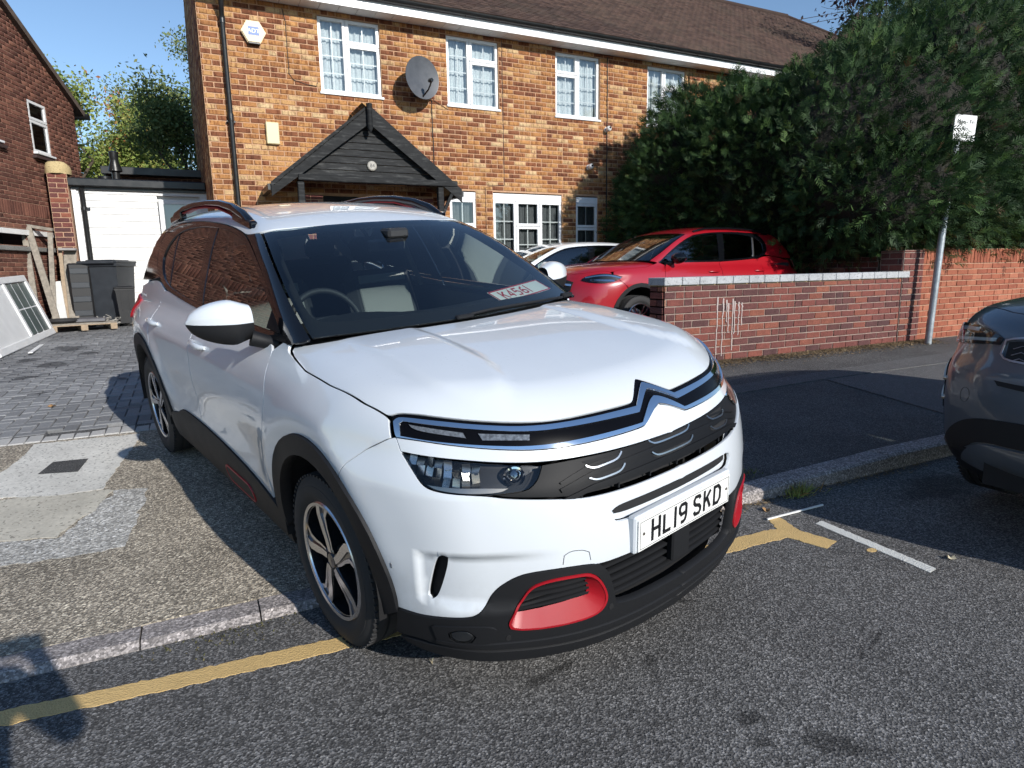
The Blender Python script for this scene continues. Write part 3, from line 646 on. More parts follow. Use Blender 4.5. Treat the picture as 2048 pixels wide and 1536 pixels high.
    panel('fog_lamp', f, FR, [(.668, -.788, .362), (.697, -.77, .379), (.720, -.752, .376), (.732, -.739, .358), (.720, -.747, .336), (.688, -.771, .330), (.670, -.785, .342)], M_LENS, car, 'pair', off=.014, depth=.004, grid=.015, gap=.001)
    panel('fog_reflector', f, FR, [(.672, -.785, .360), (.697, -.77, .376), (.718, -.754, .373), (.729, -.742, .358), (.718, -.749, .339), (.688, -.771, .333), (.674, -.783, .344)], M_SATIN, car, 'pair', off=.009, depth=.002, grid=.015, gap=.001)
    # --- wheel arch and sill cladding
    panel('arch_cladding', f, S, arcF(.470, -2, 182) + arcF(.390, 186, -10), M_TRIM, car, 'pair', off=.012, depth=.05, grid=.025, gap=.001, rnd=0)
    panel('arch_cladding', f, S, arcR(.470, 2, 178) + arcR(.395, 184, -4), M_TRIM, car, 'pair', off=.012, depth=.05, grid=.025, gap=.001, rnd=0)
    sill = xz([(-.452, .415), (-.6, .445), (-.8, .475), (-1.09, .50), (-1.38, .515), (-1.7, .52), (-1.93, .512), (-2.02, .47), (-2.1, .452), (-2.218, .43), (-2.28, .36), (-2.28, .25), (-1.4, .235), (-.40, .245), (-.375, .33)])
    panel('sill_cladding', f, S, sill, M_TRIM, car, 'pair', off=.010, depth=.03, grid=.04, gap=.001)
    cap = [(-1.17 + .052 * math.cos(a), .333 + .052 * math.sin(a)) for a in np.linspace(PI / 2, 1.5 * PI, 9)] + [(-.87 + .052 * math.cos(a), .333 + .052 * math.sin(a)) for a in np.linspace(-PI / 2, PI / 2, 9)]
    capi = [(-1.17 + .043 * math.cos(a), .333 + .043 * math.sin(a)) for a in np.linspace(PI / 2, 1.5 * PI, 9)] + [(-.87 + .043 * math.cos(a), .333 + .043 * math.sin(a)) for a in np.linspace(-PI / 2, PI / 2, 9)]
    panel('red_sill_accent', f, S, xz(cap), M_REDT, car, 'pair', off=.016, depth=.008, grid=.02, gap=0, rnd=0, holes=[xz(capi)])
    panel('sill_pad', f, S, xz(capi), M_TRIM, car, 'pair', off=.014, depth=.008, grid=.03, gap=.001, rnd=0)
    # --- glass house
    gt = [(-2.60, 1.285), (-2.645, 1.34), (-2.62, 1.405), (-2.52, 1.475), (-2.353, 1.522), (-2.075, 1.547), (-1.794, 1.550), (-1.495, 1.536), (-1.313, 1.515), (-1.134, 1.474), (-.958, 1.399), (-.736, 1.293), (-.53, 1.19)]
    gb = [(-.47, 1.146), (-.9, 1.146), (-1.564, 1.148), (-1.754, 1.153), (-2.107, 1.172), (-2.35, 1.196), (-2.5, 1.232)]
    frm = [(-2.62, 1.225), (-2.80, 1.30), (-2.86, 1.40), (-2.83, 1.48), (-2.68, 1.548), (-2.28, 1.576), (-1.854, 1.573), (-1.551, 1.558), (-1.322, 1.535), (-1.2, 1.512), (-1.022, 1.455), (-.775, 1.345), (-.588, 1.24), (-.40, 1.135), (-.36, 1.118), (-.9, 1.118), (-1.564, 1.124), (-1.754, 1.13), (-2.107, 1.148), (-2.4, 1.172)]
    panel('window_frame', fu, S, xz(frm, -.7), M_BLK, car, 'pair', off=.002, depth=.012, grid=.035, gap=0, holes=[xz(gt + gb, -.7)])
    wfr = [(-.47, 1.148), (-.53, 1.19), (-.736, 1.291), (-.958, 1.397), (-1.134, 1.472), (-1.313, 1.513), (-1.495, 1.534), (-1.69, 1.546), (-1.645, 1.40), (-1.60, 1.20), (-1.585, 1.15), (-.9, 1.147)]
    panel('door_glass', fu, S, xz(wfr, -.7), M_SIDE, car, 'pair', off=-.006, depth=0, grid=.04, gap=0)
    wre = [(-1.70, 1.152), (-1.73, 1.25), (-1.79, 1.45), (-1.825, 1.548), (-2.075, 1.545), (-2.353, 1.520), (-2.425, 1.495), (-2.37, 1.33), (-2.325, 1.195), (-2.107, 1.174)]
    panel('door_glass', fu, S, xz(wre, -.7), M_PRIV, car, 'pair', off=-.006, depth=0, grid=.04, gap=0, label='dark tinted rear door window')
    wq = [(-2.355, 1.20), (-2.40, 1.33), (-2.455, 1.487), (-2.52, 1.473), (-2.62, 1.403), (-2.643, 1.34), (-2.6, 1.287), (-2.5, 1.234)]
    panel('quarter_glass', fu, S, xz(wq, -.7), M_PRIV, car, 'pair', off=-.006, depth=0, grid=.04, gap=0)
    panel('window_pillar', fu, S, xz([(-1.588, 1.148), (-1.604, 1.2), (-1.65, 1.40), (-1.695, 1.548), (-1.825, 1.550), (-1.788, 1.45), (-1.727, 1.25), (-1.697, 1.150)], -.7), M_BLK, car, 'pair', off=-.003, depth=.01, grid=.04, gap=0, rnd=0)
    panel('window_pillar', fu, S, xz([(-2.323, 1.193), (-2.368, 1.33), (-2.423, 1.497), (-2.457, 1.489), (-2.402, 1.33), (-2.357, 1.198)], -.7), M_BLK, car, 'pair', off=-.003, depth=.01, grid=.04, gap=0, rnd=0)
    panel('mirror_sail', fu, S, xz([(-.45, 1.148), (-.52, 1.185), (-.62, 1.235), (-.645, 1.15)], -.75), M_TRIM, car, 'pair', off=-.003, depth=.006, grid=.04, gap=0, rnd=0)
    panel('front_pillar', fu, (-.45, .75, -.45), [(-1.10, -.602, 1.523), (-1.195, -.619, 1.515), (-1.022, -.654, 1.460), (-.775, -.707, 1.346), (-.588, -.748, 1.241), (-.385, -.79, 1.115), (-.30, -.76, 1.13), (-.284, -.735, 1.142), (-.375, -.728, 1.19), (-.547, -.708, 1.279), (-.819, -.655, 1.424), (-1.07, -.594, 1.528)], M_BLK, car, 'pair', off=.003, depth=.012, grid=.03, gap=0)
    ws = [(-.10, 0, 1.162), (-.115, -.2, 1.16), (-.178, -.48, 1.152), (-.285, -.728, 1.145), (-.375, -.722, 1.193), (-.547, -.703, 1.281), (-.819, -.650, 1.426), (-1.06, -.588, 1.53), (-1.035, -.5, 1.535), (-1.0, -.25, 1.56), (-.99, 0, 1.572)]
    panel('windscreen', fu, WSd, ws, M_GLASS, car, 'join', off=0., depth=.004, grid=.04, gap=.002)
    wi_ = [(-.235, 0, 1.225), (-.25, -.2, 1.222), (-.30, -.45, 1.215), (-.375, -.63, 1.208), (-.43, -.668, 1.225), (-.55, -.658, 1.285), (-.80, -.610, 1.42), (-.96, -.565, 1.498), (-.955, -.50, 1.515), (-.93, -.25, 1.533), (-.925, 0, 1.538)]
    wrim = ws + [(-.925, 0, 1.538), (-.93, -.25, 1.533), (-.955, -.50, 1.515), (-.96, -.565, 1.498), (-.80, -.610, 1.42), (-.55, -.658, 1.285), (-.40, -.680, 1.208), (-.34, -.645, 1.188), (-.255, -.45, 1.192), (-.205, -.2, 1.2), (-.19, 0, 1.202)]
    panel('windscreen_border', fu, WSd, wrim, M_DARK, car, 'join', off=-.007, depth=0, grid=.04, gap=.002, ang=60)
    panel('rear_pillar', fu, (.35, .93, 0), [(-2.60, -.7, 1.225), (-2.80, -.66, 1.30), (-2.855, -.62, 1.40), (-2.83, -.58, 1.48), (-2.70, -.56, 1.545), (-2.9, -.55, 1.525), (-3.08, -.53, 1.49), (-3.22, -.58, 1.33), (-3.33, -.64, 1.16), (-2.95, -.75, 1.18)], M_BLK, car, 'pair', off=.001, depth=.006, grid=.05, gap=0)
    panel('rear_screen', fu, (1, 0, -.3), [(-3.12, 0, 1.52), (-3.12, -.45, 1.50), (-3.3, -.55, 1.30), (-3.38, -.6, 1.15), (-3.42, 0, 1.15)], M_PRIV, car, 'join', off=.004, depth=0, grid=.06)
    # --- roof rails
    for sg in (-1, 1):
        top = [(-1.19, 1.552), (-1.25, 1.580), (-1.36, 1.622), (-1.52, 1.660), (-1.75, 1.684), (-2.0, 1.690), (-2.25, 1.683), (-2.48, 1.662), (-2.68, 1.625), (-2.82, 1.585)]
        hw_ = [.012, .021, .025, .024, .021, .020, .020, .021, .020, .010]; hh_ = [.008, .020, .026, .024, .021, .019, .019, .020, .018, .008]
        n = 14; V = []; m = len(top)
        for (x, z), a, b in zip(top, hw_, hh_):
            yy = sg * (.572 - .02 * math.exp(-((x + 2.0) / .6)**2))
            V += [(x, yy + a * math.cos(t) * .95, z - .012 + b * math.copysign(abs(math.sin(t))**.8, math.sin(t))) for t in np.linspace(0, 2 * PI, n, endpoint=False)]
        F = [(i * n + k, (i + 1) * n + k, (i + 1) * n + (k + 1) % n, i * n + (k + 1) % n) for i in range(m - 1) for k in range(n)]
        mesh_obj('roof_rail', V, F + [tuple(range(n)), tuple(range((m - 1) * n, m * n))], M_BLK, car, 1.)
        for xa, xb, za, zb in ((-1.22, -1.50, 1.560, 1.605), (-2.50, -2.80, 1.61, 1.575)):
            mb = MB(); mb.bar((xa, sg * .572, za), (xb, sg * .565, zb), .040, .045, b=.008); mb.build('roof_rail_foot', M_BLK, car)
        mb = MB(); pa = [(-1.22, 1.548), (-1.45, 1.588), (-1.55, 1.618), (-1.75, 1.648), (-2.0, 1.655), (-2.25, 1.648), (-2.48, 1.622)]
        for (x0, z0), (x1, z1) in zip(pa[:-1], pa[1:]): mb.bar((x0, sg * .562, z0), (x1, sg * .562, z1), .036, .008)
        mb.build('roof_rail_accent', M_REDT, car)
    # --- mirrors
    for sg in (-1, 1):
        ts = np.linspace(0, 1, 15); n = 28; R_ = []
        for t in ts:
            yy = .845 + .235 * t; k = (1 - max(0, (t - .2) / .8)**2.0)**.55 if t < 1 else 0.0; k = max(k, .03); k0 = min(1, .72 + t * .9)
            hz = .092 * k * k0 + .004; hx = .070 * k * k0 + .004; zc = 1.190 + .012 * t; xc = -.640 - .055 * t * t
            R_.append([(xc + hx * math.copysign(abs(math.cos(a))**.75, math.cos(a)), yy * sg, zc + hz * math.copysign(abs(math.sin(a))**.8, math.sin(a))) for a in np.linspace(0, 2 * PI, n, endpoint=False)])
        V = [p for r in R_ for p in r]; seam_z = lambda t: 1.158 + .028 * t
        Fw, Fb = [], []
        for i in range(len(ts) - 1):
            for k in range(n):
                q = (i * n + k, i * n + (k + 1) % n, (i + 1) * n + (k + 1) % n, (i + 1) * n + k); q = q if sg < 0 else q[::-1]
                q = q[::-1]
                (Fw if (k < n // 2) else Fb).append(q)
        Fb.append(tuple(range(n))); Fw.append(tuple(range((len(ts) - 1) * n, len(ts) * n)))
        mesh_obj('mirror_cap', V, Fw, MW, car, 1.); mesh_obj('mirror_base', V, Fb, M_TRIM, car, 1.)
        mb = MB(); mb.tube([(-.60, .86 * sg, 1.125), (-.585, .80 * sg, 1.10), (-.55, .755 * sg, 1.09)], [.034, .030, .036], 10); mb.build('mirror_arm', M_TRIM, car, .8)
    # --- door handles
    for sg in (-1, 1):
        for x0 in (-1.39, -2.36):
            y = float(snap(un, [(x0, -.87, .975)])[0][1]) * -sg
            mb = MB(); mb.tube([(x0 + .11, y - sg * -.004, .978), (x0 + .09, y + sg * .018, .978), (x0, y + sg * .026, .98), (x0 - .09, y + sg * .018, .982), (x0 - .11, y + sg * .004, .982)], [.010, .014, .015, .014, .010], 8); mb.build('door_handle', MW, car, .9)
    # tail lamps
    panel('tail_lamp', un, (.75, .66, 0), [(-3.18, -.83, 1.03), (-3.30, -.80, 1.05), (-3.42, -.7, 1.05), (-3.44, -.68, .92), (-3.32, -.78, .90), (-3.2, -.84, .90)], M_REDT, car, 'pair', off=.012, depth=.02, grid=.03)
    # --- wheels, liners, floor
    for x, wz in ((0, (0, -.085)), (-2.73, (0, -.075))):
        for sg, dz in ((-1, wz[0]), (1, wz[1])):
            make_wheel(car, (x, .775 * sg, .345 + dz), side=sg)
            mb = MB(); prof = arc(x + .02, .395, .40, -12, 192, 18); V = [(a, (.52 + 0 * k) * sg, b) for a, b in prof for k in (0,)] + [(a, .90 * sg, b) for a, b in prof]
            n = len(prof); mesh_obj('wheel_liner', V, [(i, i + 1, n + i + 1, n + i) for i in range(n - 1)] + [tuple(range(n))], M_DARK, car)
    mb = MB(); mb.box((-1.36, 0, .33), (1.9, 1.66, .14)); mb.box((-1.3, 0, .34), (4.2, 1.02, .16)); mb.build('underbody', M_DARK, car)
    # --- cabin
    mb = MB(); mb.box((-1.95, 0, .50), (2.6, 1.55, .05)); mb.build('cabin_floor', M_DASH, car)
    V = []; F = []
    ys = np.linspace(-.72, .72, 13); xs = [(-.20, 1.10), (-.42, 1.135), (-.62, 1.125), (-.80, 1.06), (-.84, .90), (-.78, .55)]
    for y in ys:
        for x, z in xs:
            hump = .035 * math.exp(-((y + .36) / .20)**2) * (1 if -.85 < x < -.5 else 0)
            V.append((x - .10 * (abs(y) / .72)**2 * 1.2 + 0, y, z + hump))
    m = len(xs)
    for i in range(len(ys) - 1):
        for j in range(m - 1): F.append((i * m + j, (i + 1) * m + j, (i + 1) * m + j + 1, i * m + j + 1))
    mesh_obj('dashboard', V, F, M_DASH, car, 1.)
    # steering wheel on the right-hand side
    m = frame((-.93, -.37, 1.06), (0, 1, 0), (-.42, 0, 1)); mb = MB()
    mb.lathe([(.185 + .016 * math.cos(a), .016 * math.sin(a)) for a in np.linspace(0, 2 * PI, 10, endpoint=False)], 40, m, True)
    mb.box((0, 0, -.005), (.13, .10, .04), m, .012); mb.box((-.12, 0, -.005), (.14, .035, .016), m); mb.box((.12, 0, -.005), (.14, .035, .016), m); mb.box((0, -.11, -.005), (.04, .15, .016), m)
    mb.build('steering_wheel', M_DASH, car, .8)
    for sg in (-1, 1):
        y = .37 * sg
        mb = MB(); mb.box((-1.36, y, .72), (.52, .50, .16), None, .05); mb.build('seat_cushion', M_FAB, car)
        m = TR((-1.68, y, .98), ry=.0) @ Matrix.Rotation(-.33, 4, 'Y')
        mb = MB(); mb.box((0, 0, -.02), (.12, .50, .56), m, .05); sb = mb.build('seat_back', M_FAB, car)
        mb = MB(); mb.box((.062, 0, .185), (.012, .34, .055), m, .005); mb.build('seat_band', M_FABL, car)
        mb = MB(); mb.box((.062, 0, -.02), (.014, .36, .30), m, .006); mb.build('seat_panel', M_FABL2, car)
        mb = MB(); mb.box((-.01, 0, .40), (.09, .27, .17), m, .04); mb.build('headrest', M_FAB, car)
        mb = MB()
        for k in (-.07, .07): mb.tube([m @ Vector((-.01, k, .25)), m @ Vector((-.01, k, .36))], .006, 6)
        mb.build('headrest_posts', M_CHROME, car)
    mb = MB(); mb.box((-2.35, 0, .72), (.5, 1.3, .16), None, .05); mb.box((-2.68, 0, .98), (.14, 1.3, .55), TR((0, 0, 0)), .05); mb.build('rear_seat', M_FAB, car)
    for y in (-.42, 0, .42):
        mb = MB(); mb.box((-2.72, y, 1.32), (.09, .24, .15), None, .04); mb.build('headrest', M_FAB, car)
    for sg in (-1, 1):
        mb = MB(); mb.box((-1.58, .735 * sg, .82), (2.0, .05, .56), None, .02); mb.build('door_card', M_DASH, car)
        mb = MB(); mb.bar((-1.70, .68 * sg, 1.10), (-1.77, .545 * sg, 1.53), .10, .03); mb.build('inner_pillar', M_FABL2, car)
    panel('headliner', fu, T, [(-1.02, 0, 1.57), (-1.06, -.5, 1.53), (-1.3, -.55, 1.55), (-2.3, -.53, 1.58), (-3.0, -.5, 1.5), (-3.05, 0, 1.5)], M_FABL2, car, 'join', off=-.03, depth=0, grid=.12)
    mb = MB(); mb.box((-.915, -.01, 1.435), (.03, .22, .07), TR(), .012); mb.build('rear_view_mirror', M_BLK, car)
    mb = MB(); mb.box((-.84, 0, 1.50), (.10, .12, .05), None, .012); mb.build('mirror_pod', M_DASH, car)
    # wiper
    mb = MB(); mb.tube([(-.105, -.14, 1.172), (-.12, .05, 1.178), (-.15, .35, 1.172), (-.19, .56, 1.165)], .007, 6); mb.box((-.098, -.12, 1.172), (.03, .09, .018), None, .006); mb.box((-.20, .60, 1.172), (.03, .07, .02), None, .006); mb.build('wiper', M_TRIM, car)
    return car

M_LED = simple('led_bar', (.20, .21, .22), .15, metal=.5, var=.5, vs=90)
M_LAMPH = simple('lamp_housing', (.012, .012, .014), .45)
M_LENS2 = glassy('projector_glass', (.35, .38, .40), .25, 1.6)
M_COPPER = simple('lamp_lower_trim', (.70, .58, .46), .28, metal=1.)
M_FABL2 = simple('grey_fabric', (.26, .26, .25), .8)
CARLOC = (1.2472, 2.5938, .065)
suv = build_suv()
# ------------------------------------------------------------------ ground
def gz(x, y):
    """height of the ground: flat road, rising pavement, sloping drive"""
    x = np.asarray(x, float); y = np.asarray(y, float)
    kh = .025 + .085 * sst(1.6, 4.2, x); zb = .26 + .03 * sst(0, 5, x)
    fw = kh + (zb - kh) * np.clip((y - 2.81) / 2.99, 0, 1)
    dr = zb + np.interp(y, [5.8, 9, 12, 16, 30], [0, .14, .25, .30, .4])
    return np.where(y < 2.66, 0., np.where(y < 2.81, kh, np.where(y < 5.8, fw, dr)))
def gzf(x, y): return float(gz(x, y))
def sheet(name, xs, ys, mat, dz=0., parent=None, kind='structure', zf=gz):
    X, Y = np.meshgrid(xs, ys, indexing='ij'); Z = zf(X, Y) + dz; m = len(ys)
    V = np.stack([X.ravel(), Y.ravel(), Z.ravel()], 1); I = np.arange(len(xs) - 1)[:, None] * m + np.arange(m - 1)[None]
    F = np.stack([I, I + m, I + m + 1, I + 1], -1).reshape(-1, 4); o = np_mesh(name, V, F, mat, parent, smooth=True)
    if kind and parent is None: o['kind'] = kind
    return o
def patch(name, poly, mat, dz, parent=None, edge=.05, jag=0., kind=None, step=.12, seed=1):
    """thin irregular sheet draped over the ground"""
    r = np.random.default_rng(seed); L = np.array(poly, float); L, _ = resample(L, np.zeros(len(L), bool), edge)
    if area2(L) < 0: L = L[::-1]
    if jag: L = L + r.normal(0, jag, L.shape)
    lo, hi = L.min(0), L.max(0); gx, gy = np.meshgrid(np.arange(lo[0], hi[0], step), np.arange(lo[1], hi[1], step)); g = np.stack([gx.ravel(), gy.ravel()], 1)
    if len(g): g = g[inside(g, L) & (segdist(g, L) > step * .4)]
    n = len(L); q = delaunay_2d_cdt([Vector(map(float, p)) for p in np.concatenate([L, g])], [(i, (i + 1) % n) for i in range(n)], [], 0, 1e-7)
    v = np.array([tuple(p) for p in q[0]]); T = np.array(q[2]); T = T[inside(v[T].mean(1), L)]
    a = v[T]; cr_ = (a[:, 1, 0] - a[:, 0, 0]) * (a[:, 2, 1] - a[:, 0, 1]) - (a[:, 1, 1] - a[:, 0, 1]) * (a[:, 2, 0] - a[:, 0, 0]); T[cr_ < 0] = T[cr_ < 0][:, ::-1]
    V = np.concatenate([v, gz(v[:, 0], v[:, 1])[:, None] + dz], 1)
    # skirt so the edge has thickness
    F = [tuple(t) for t in T]; b = len(V); Lz = gz(L[:, 0], L[:, 1]); V = np.concatenate([V, np.concatenate([L, Lz[:, None] + dz], 1), np.concatenate([L, Lz[:, None] - .004], 1)])
    F += [(b + i, b + n + i, b + n + (i + 1) % n, b + (i + 1) % n) for i in range(n)]
    o = mesh_obj(name, V, F, mat, parent)
    if kind: o['kind'] = kind
    return o
def blotch(t, v, spots, soft=.35, nz=9., amp=.5):
    """mask of a few worn or wet patches with ragged edges: (x, y, rx, ry, rot)"""
    n = t.noise(v, nz, 5, .65); out = None
    for x, y, rx, ry, a in spots:
        m = t.map(v, (1, 1, 0), loc=(0, 0, 0)); sb = t('VectorMath', operation='SUBTRACT'); t.l.new(m, sb.inputs[0]); sb.inputs[1].default_value = (x, y, 0)
        m2 = t.map(sb.outputs[0], (1 / rx, 1 / ry, 0), (0, 0, 0)) if abs(a) < 1e-3 else t.map(t.map(sb.outputs[0], (1, 1, 1), (0, 0, -a)), (1 / rx, 1 / ry, 0))
        ln = t('VectorMath', operation='LENGTH'); t.l.new(m2, ln.inputs[0])
        d = t.math('ADD', ln.outputs['Value'], t.math('MULTIPLY', t.math('SUBTRACT', n, .5), amp * 3))
        k = t.ramp(d, [(.45, 1.), (.45 + soft, 0.)])
        out = k if out is None else t.math('MAXIMUM', out, k)
    return out
def asphalt(name, dark, light, scale=1., spots=None, tint=(1, 1, 1), big=.25, bump=.5, spotcol=.35):
    t = NT(name); v = t.pos()
    sp = t.voro(v, 150 * scale, out='Color'); sv = t('SeparateColor'); t.l.new(sp, sv.inputs[0])
    n1 = t.noise(v, 90 * scale, 3, .7); n2 = t.noise(v, 1.3, 5, .6); n3 = t.noise(v, 14., 4, .6)
    f = t.math('ADD', t.math('MULTIPLY', sv.outputs[0], .62), t.math('MULTIPLY', n1, .45))
    c = t.ramp(f, [(.18, tuple(dark * x * .55 for x in tint)), (.50, tuple(dark * x for x in tint)), (.78, tuple(light * x for x in tint)), (.97, tuple(min(1, light * 2.0 * x) for x in tint))])
    c = t.mix(1., c, t.ramp(n2, [(.25, 1 - big), (.75, 1 + big * .6)]), 'MULTIPLY'); c = t.mix(.5, c, t.ramp(n3, [(.3, .8), (.7, 1.15)]), 'MULTIPLY')
    if spots:
        k = blotch(t, v, spots); c = t.mix(t.math('MULTIPLY', k, .8), c, t.mix(1., c, (spotcol, spotcol, spotcol), 'MULTIPLY'))
    t.set(col=c, rough=.88, spec=.3); t.bump(t.math('ADD', t.voro(v, 150 * scale), t.math('MULTIPLY', n1, .6)), bump, .006); return t.m
RS = [(1.01, 1.79, .20, .035, .25), (1.38, 1.69, .06, .03, .8), (1.75, 1.98, .12, .03, -.6), (1.60, 1.10, .22, .07, -.75), (2.25, 1.40, .17, .014, .35), (2.10, 1.36, .10, .012, .5), (1.46, 1.30, .07, .05, 0), (1.74, 2.04, .10, .03, .9), (1.42, 1.2, .05, .03, 0), (4.2, 2.3, .6, .25, .1)]
M_ROAD = asphalt('road_asphalt', .085, .21, .95, spots=RS, tint=(1.03, 1, .97))
M_FOOT = asphalt('pavement_asphalt', .065, .15, 1.1, tint=(1.02, 1, .98), big=.3)
M_FOOT2 = asphalt('patched_asphalt', .095, .16, 1.6, tint=(1.02, 1, .99), big=.12)
M_CROSS = asphalt('crossover_aggregate', .22, .46, .75, tint=(1.14, 1.0, .80), big=.32, bump=.8)
def concrete(name, col, spots=None):
    t = NT(name); v = t.pos(); n1 = t.noise(v, 2.5, 6, .6); n2 = t.noise(v, 45., 5, .7); n3 = t.voro(v, 90., out='Color')
    sv = t('SeparateColor'); t.l.new(n3, sv.inputs[0])
    c = t.mix(t.ramp(n1, [(.3, 0.), (.7, 1.)]), tuple(x * .8 for x in col), tuple(x * 1.1 for x in col)); c = t.mix(1., c, t.ramp(n2, [(.3, .82), (.7, 1.12)]), 'MULTIPLY')
    c = t.mix(t.ramp(sv.outputs[0], [(.9, 0.), (.95, 1.)]), c, tuple(x * .5 for x in col)); t.set(col=c, rough=.9, spec=.25); t.bump(n2, .5, .004); return t.m
M_CONC = concrete('worn_concrete', (.60, .585, .54)); M_CONC2 = concrete('old_concrete', (.50, .47, .40)); M_CONC3 = asphalt('rough_concrete', .34, .55, .6, tint=(1.03, 1, .93), bump=.6)
M_KERB = asphalt('granite_kerb', .22, .40, .8, tint=(1.08, .98, .94), big=.2, bump=.35)
# big base ground, road, pavement
o = mesh_obj('ground', [(-400, -400, -.10), (400, -400, -.10), (400, 600, -.10), (-400, 600, -.10)], [(0, 1, 2, 3)], M_FOOT); o['kind'] = 'structure'
sheet('road', np.arange(-40, 61, 2.), np.array([-30, -20, -12, -6, -3, 0, 1, 2, 2.659]), M_ROAD)
sheet('pavement', np.concatenate([np.arange(-40, -2, 2.), np.arange(-2, 12, .5), np.arange(12, 61, 4.)]), np.linspace(2.811, 5.8, 12), M_FOOT, -.004)
XL = np.concatenate([np.arange(-40, -2, 2.), np.arange(-2, 12, .5), np.arange(12, 61, 4.)])
crossing = patch('crossover', [(-6, 2.812), (2.35, 2.812), (2.25, 3.2), (1.7, 5.57), (-6, 5.57)], M_CROSS, .003, jag=.006, edge=.12, step=.3, kind='structure')
sheet('garden_ground', np.arange(-40, 61, 4.), np.array([5.801, 8, 10, 12, 14, 18, 24, 40, 80]), concrete('drive_base', (.16, .16, .165)), -.045)
# concrete repairs on the crossover
pa = [(-1.9, 4.69), (-1.9, 5.0), (-1.21, 4.95), (-1.14, 5.26), (-1.12, 5.53), (-.45, 5.50), (-.49, 5.13), (-.53, 4.91), (-.57, 4.62), (-.6, 4.43), (-.81, 4.42), (-1.04, 4.49)]
tag(patch('concrete_patch', pa, M_CONC, .006, jag=.006), 'pale concrete repair slab with a dark square set in it', 'concrete patch', 'concrete repairs beside the drive')
pb = [(-1.9, 4.50), (-1.11, 4.47), (-1.04, 4.48), (-.6, 4.41), (-.54, 4.37), (-.61, 4.11), (-.69, 3.97), (-.74, 3.82), (-.99, 3.89), (-1.9, 3.9)]
tag(patch('concrete_patch', pb, M_CONC2, .0055, jag=.006, seed=2), 'buff weathered concrete repair nearer the kerb than the square', 'concrete patch', 'concrete repairs beside the drive')
pc = [(-.535, 4.365), (-.36, 4.34), (-.37, 4.07), (-.4, 3.73), (-.43, 3.57), (-.6, 3.56), (-.93, 3.59), (-1.9, 3.6), (-1.9, 3.88), (-.99, 3.87), (-.735, 3.80), (-.66, 3.99)]
tag(patch('concrete_patch', pc, M_CONC3, .0045, jag=.01, seed=3), 'rough speckled concrete fringe round the buff repair', 'concrete patch', 'concrete repairs beside the drive')
tag(patch('inspection_patch', [(-.99, 4.85), (-.94, 5.06), (-.74, 5.04), (-.77, 4.80)], asphalt('patch_tar', .055, .10, 1.5), .0085), 'small dark square cover set in pale concrete', 'cover')
tag(patch('pavement_repair', [(4.2, 4.42), (5.88, 4.53), (9.4, 4.55), (9.4, 4.98), (8.94, 4.95), (6.21, 4.80), (4.3, 4.66)], M_FOOT2, .006, jag=.004), 'smooth grey trench repair strip along the pavement', 'tarmac patch')
tag(patch('pavement_repair', [(5.95, 4.50), (5.70, 3.1), (8.2, 3.1), (8.3, 4.50)], M_FOOT2, .0065, jag=.004), 'wide smooth grey repair panel on the pavement by the grey car', 'tarmac patch')
# kerb stones
kerb = empty('kerb', (0, 2.735, 0)); kerb['kind'] = 'structure'
x = -8.0 + .565
kx = [-6.72, -5.8, -4.88, -3.96, -3.04, -2.12, -1.22, -.31, .13, 1.05, 1.7, 2.45, 3.29, 4.22, 5.14, 6.06, 6.98, 7.9, 8.82, 9.74, 10.66, 11.6, 12.5, 13.4, 14.3]
for a, b in zip(kx[:-1], kx[1:]):
    a0, b0 = a + .003, b - .003; z0 = float(gz(a0, 2.7)); z1 = float(gz(b0, 2.7)); bev = .03 if z1 < .04 else .018
    jy = random.uniform(-.004, .004); jz = random.uniform(-.003, .003)
    yf = -.075 + jy; yb = .075; V = []
    for xx, zz in ((a0, z0), (b0, z1)):
        zz += jz; V += [(xx, yf, -.12), (xx, yf, max(zz - bev * .8, .004)), (xx, yf + bev * 1.1, zz), (xx, yb, zz), (xx, yb, -.12)]
    F = [(i, 5 + i, 6 + i, 1 + i) for i in range(4)] + [(0, 1, 2, 3, 4), (9, 8, 7, 6, 5)]
    mesh_obj('kerb_stone', V, [f[::-1] for f in F[:4]] + F[4:], M_KERB, kerb, None)
for xx in (-9, -13, -17, -21, 16, 20, 24, 28):
    z = float(gz(xx, 2.7)); mb = MB(); mb.box((xx + (-.0 if xx > 0 else 0), 0, z / 2 - .05), (3.99, .15, z + .1), None, .01); mb.build('kerb_stone', M_KERB, kerb)
# road paint
def paintmat(name, col, wear):
    t = NT(name); v = t.pos(); n = t.noise(v, 38., 5, .75); n2 = t.noise(v, 5., 4); a = t.math('ADD', t.math('MULTIPLY', n, .75), t.math('MULTIPLY', n2, .35))
    c = t.ramp(a, [(wear - .10, tuple(x * .35 for x in (.3, .28, .24))), (wear + .04, tuple(x * .8 for x in col)), (.75, col)]); t.set(col=c, rough=.75); t.bump(t.voro(v, 150.), .5, .006); return t.m
M_YEL = paintmat('yellow_paint', (.70, .48, .20), .37); M_WL = paintmat('white_road_paint', (.72, .72, .68), .34)
y_ = tag(patch('yellow_line', [(-9, 2.95), (-4, 2.66), (-.70, 2.475), (-.27, 2.43), (.36, 2.385), (2.70, 2.325), (2.74, 2.31), (2.80, 2.43), (2.885, 2.42), (2.83, 2.24), (2.88, 2.05), (2.76, 2.02), (2.70, 2.21), (2.09, 2.225), (.4, 2.29), (-.26, 2.34), (-.69, 2.385), (-4, 2.56), (-9, 2.85)], M_YEL, .002, jag=.003, edge=.02, step=.5), 'worn single yellow line with a T end beside the kerb', 'road marking')
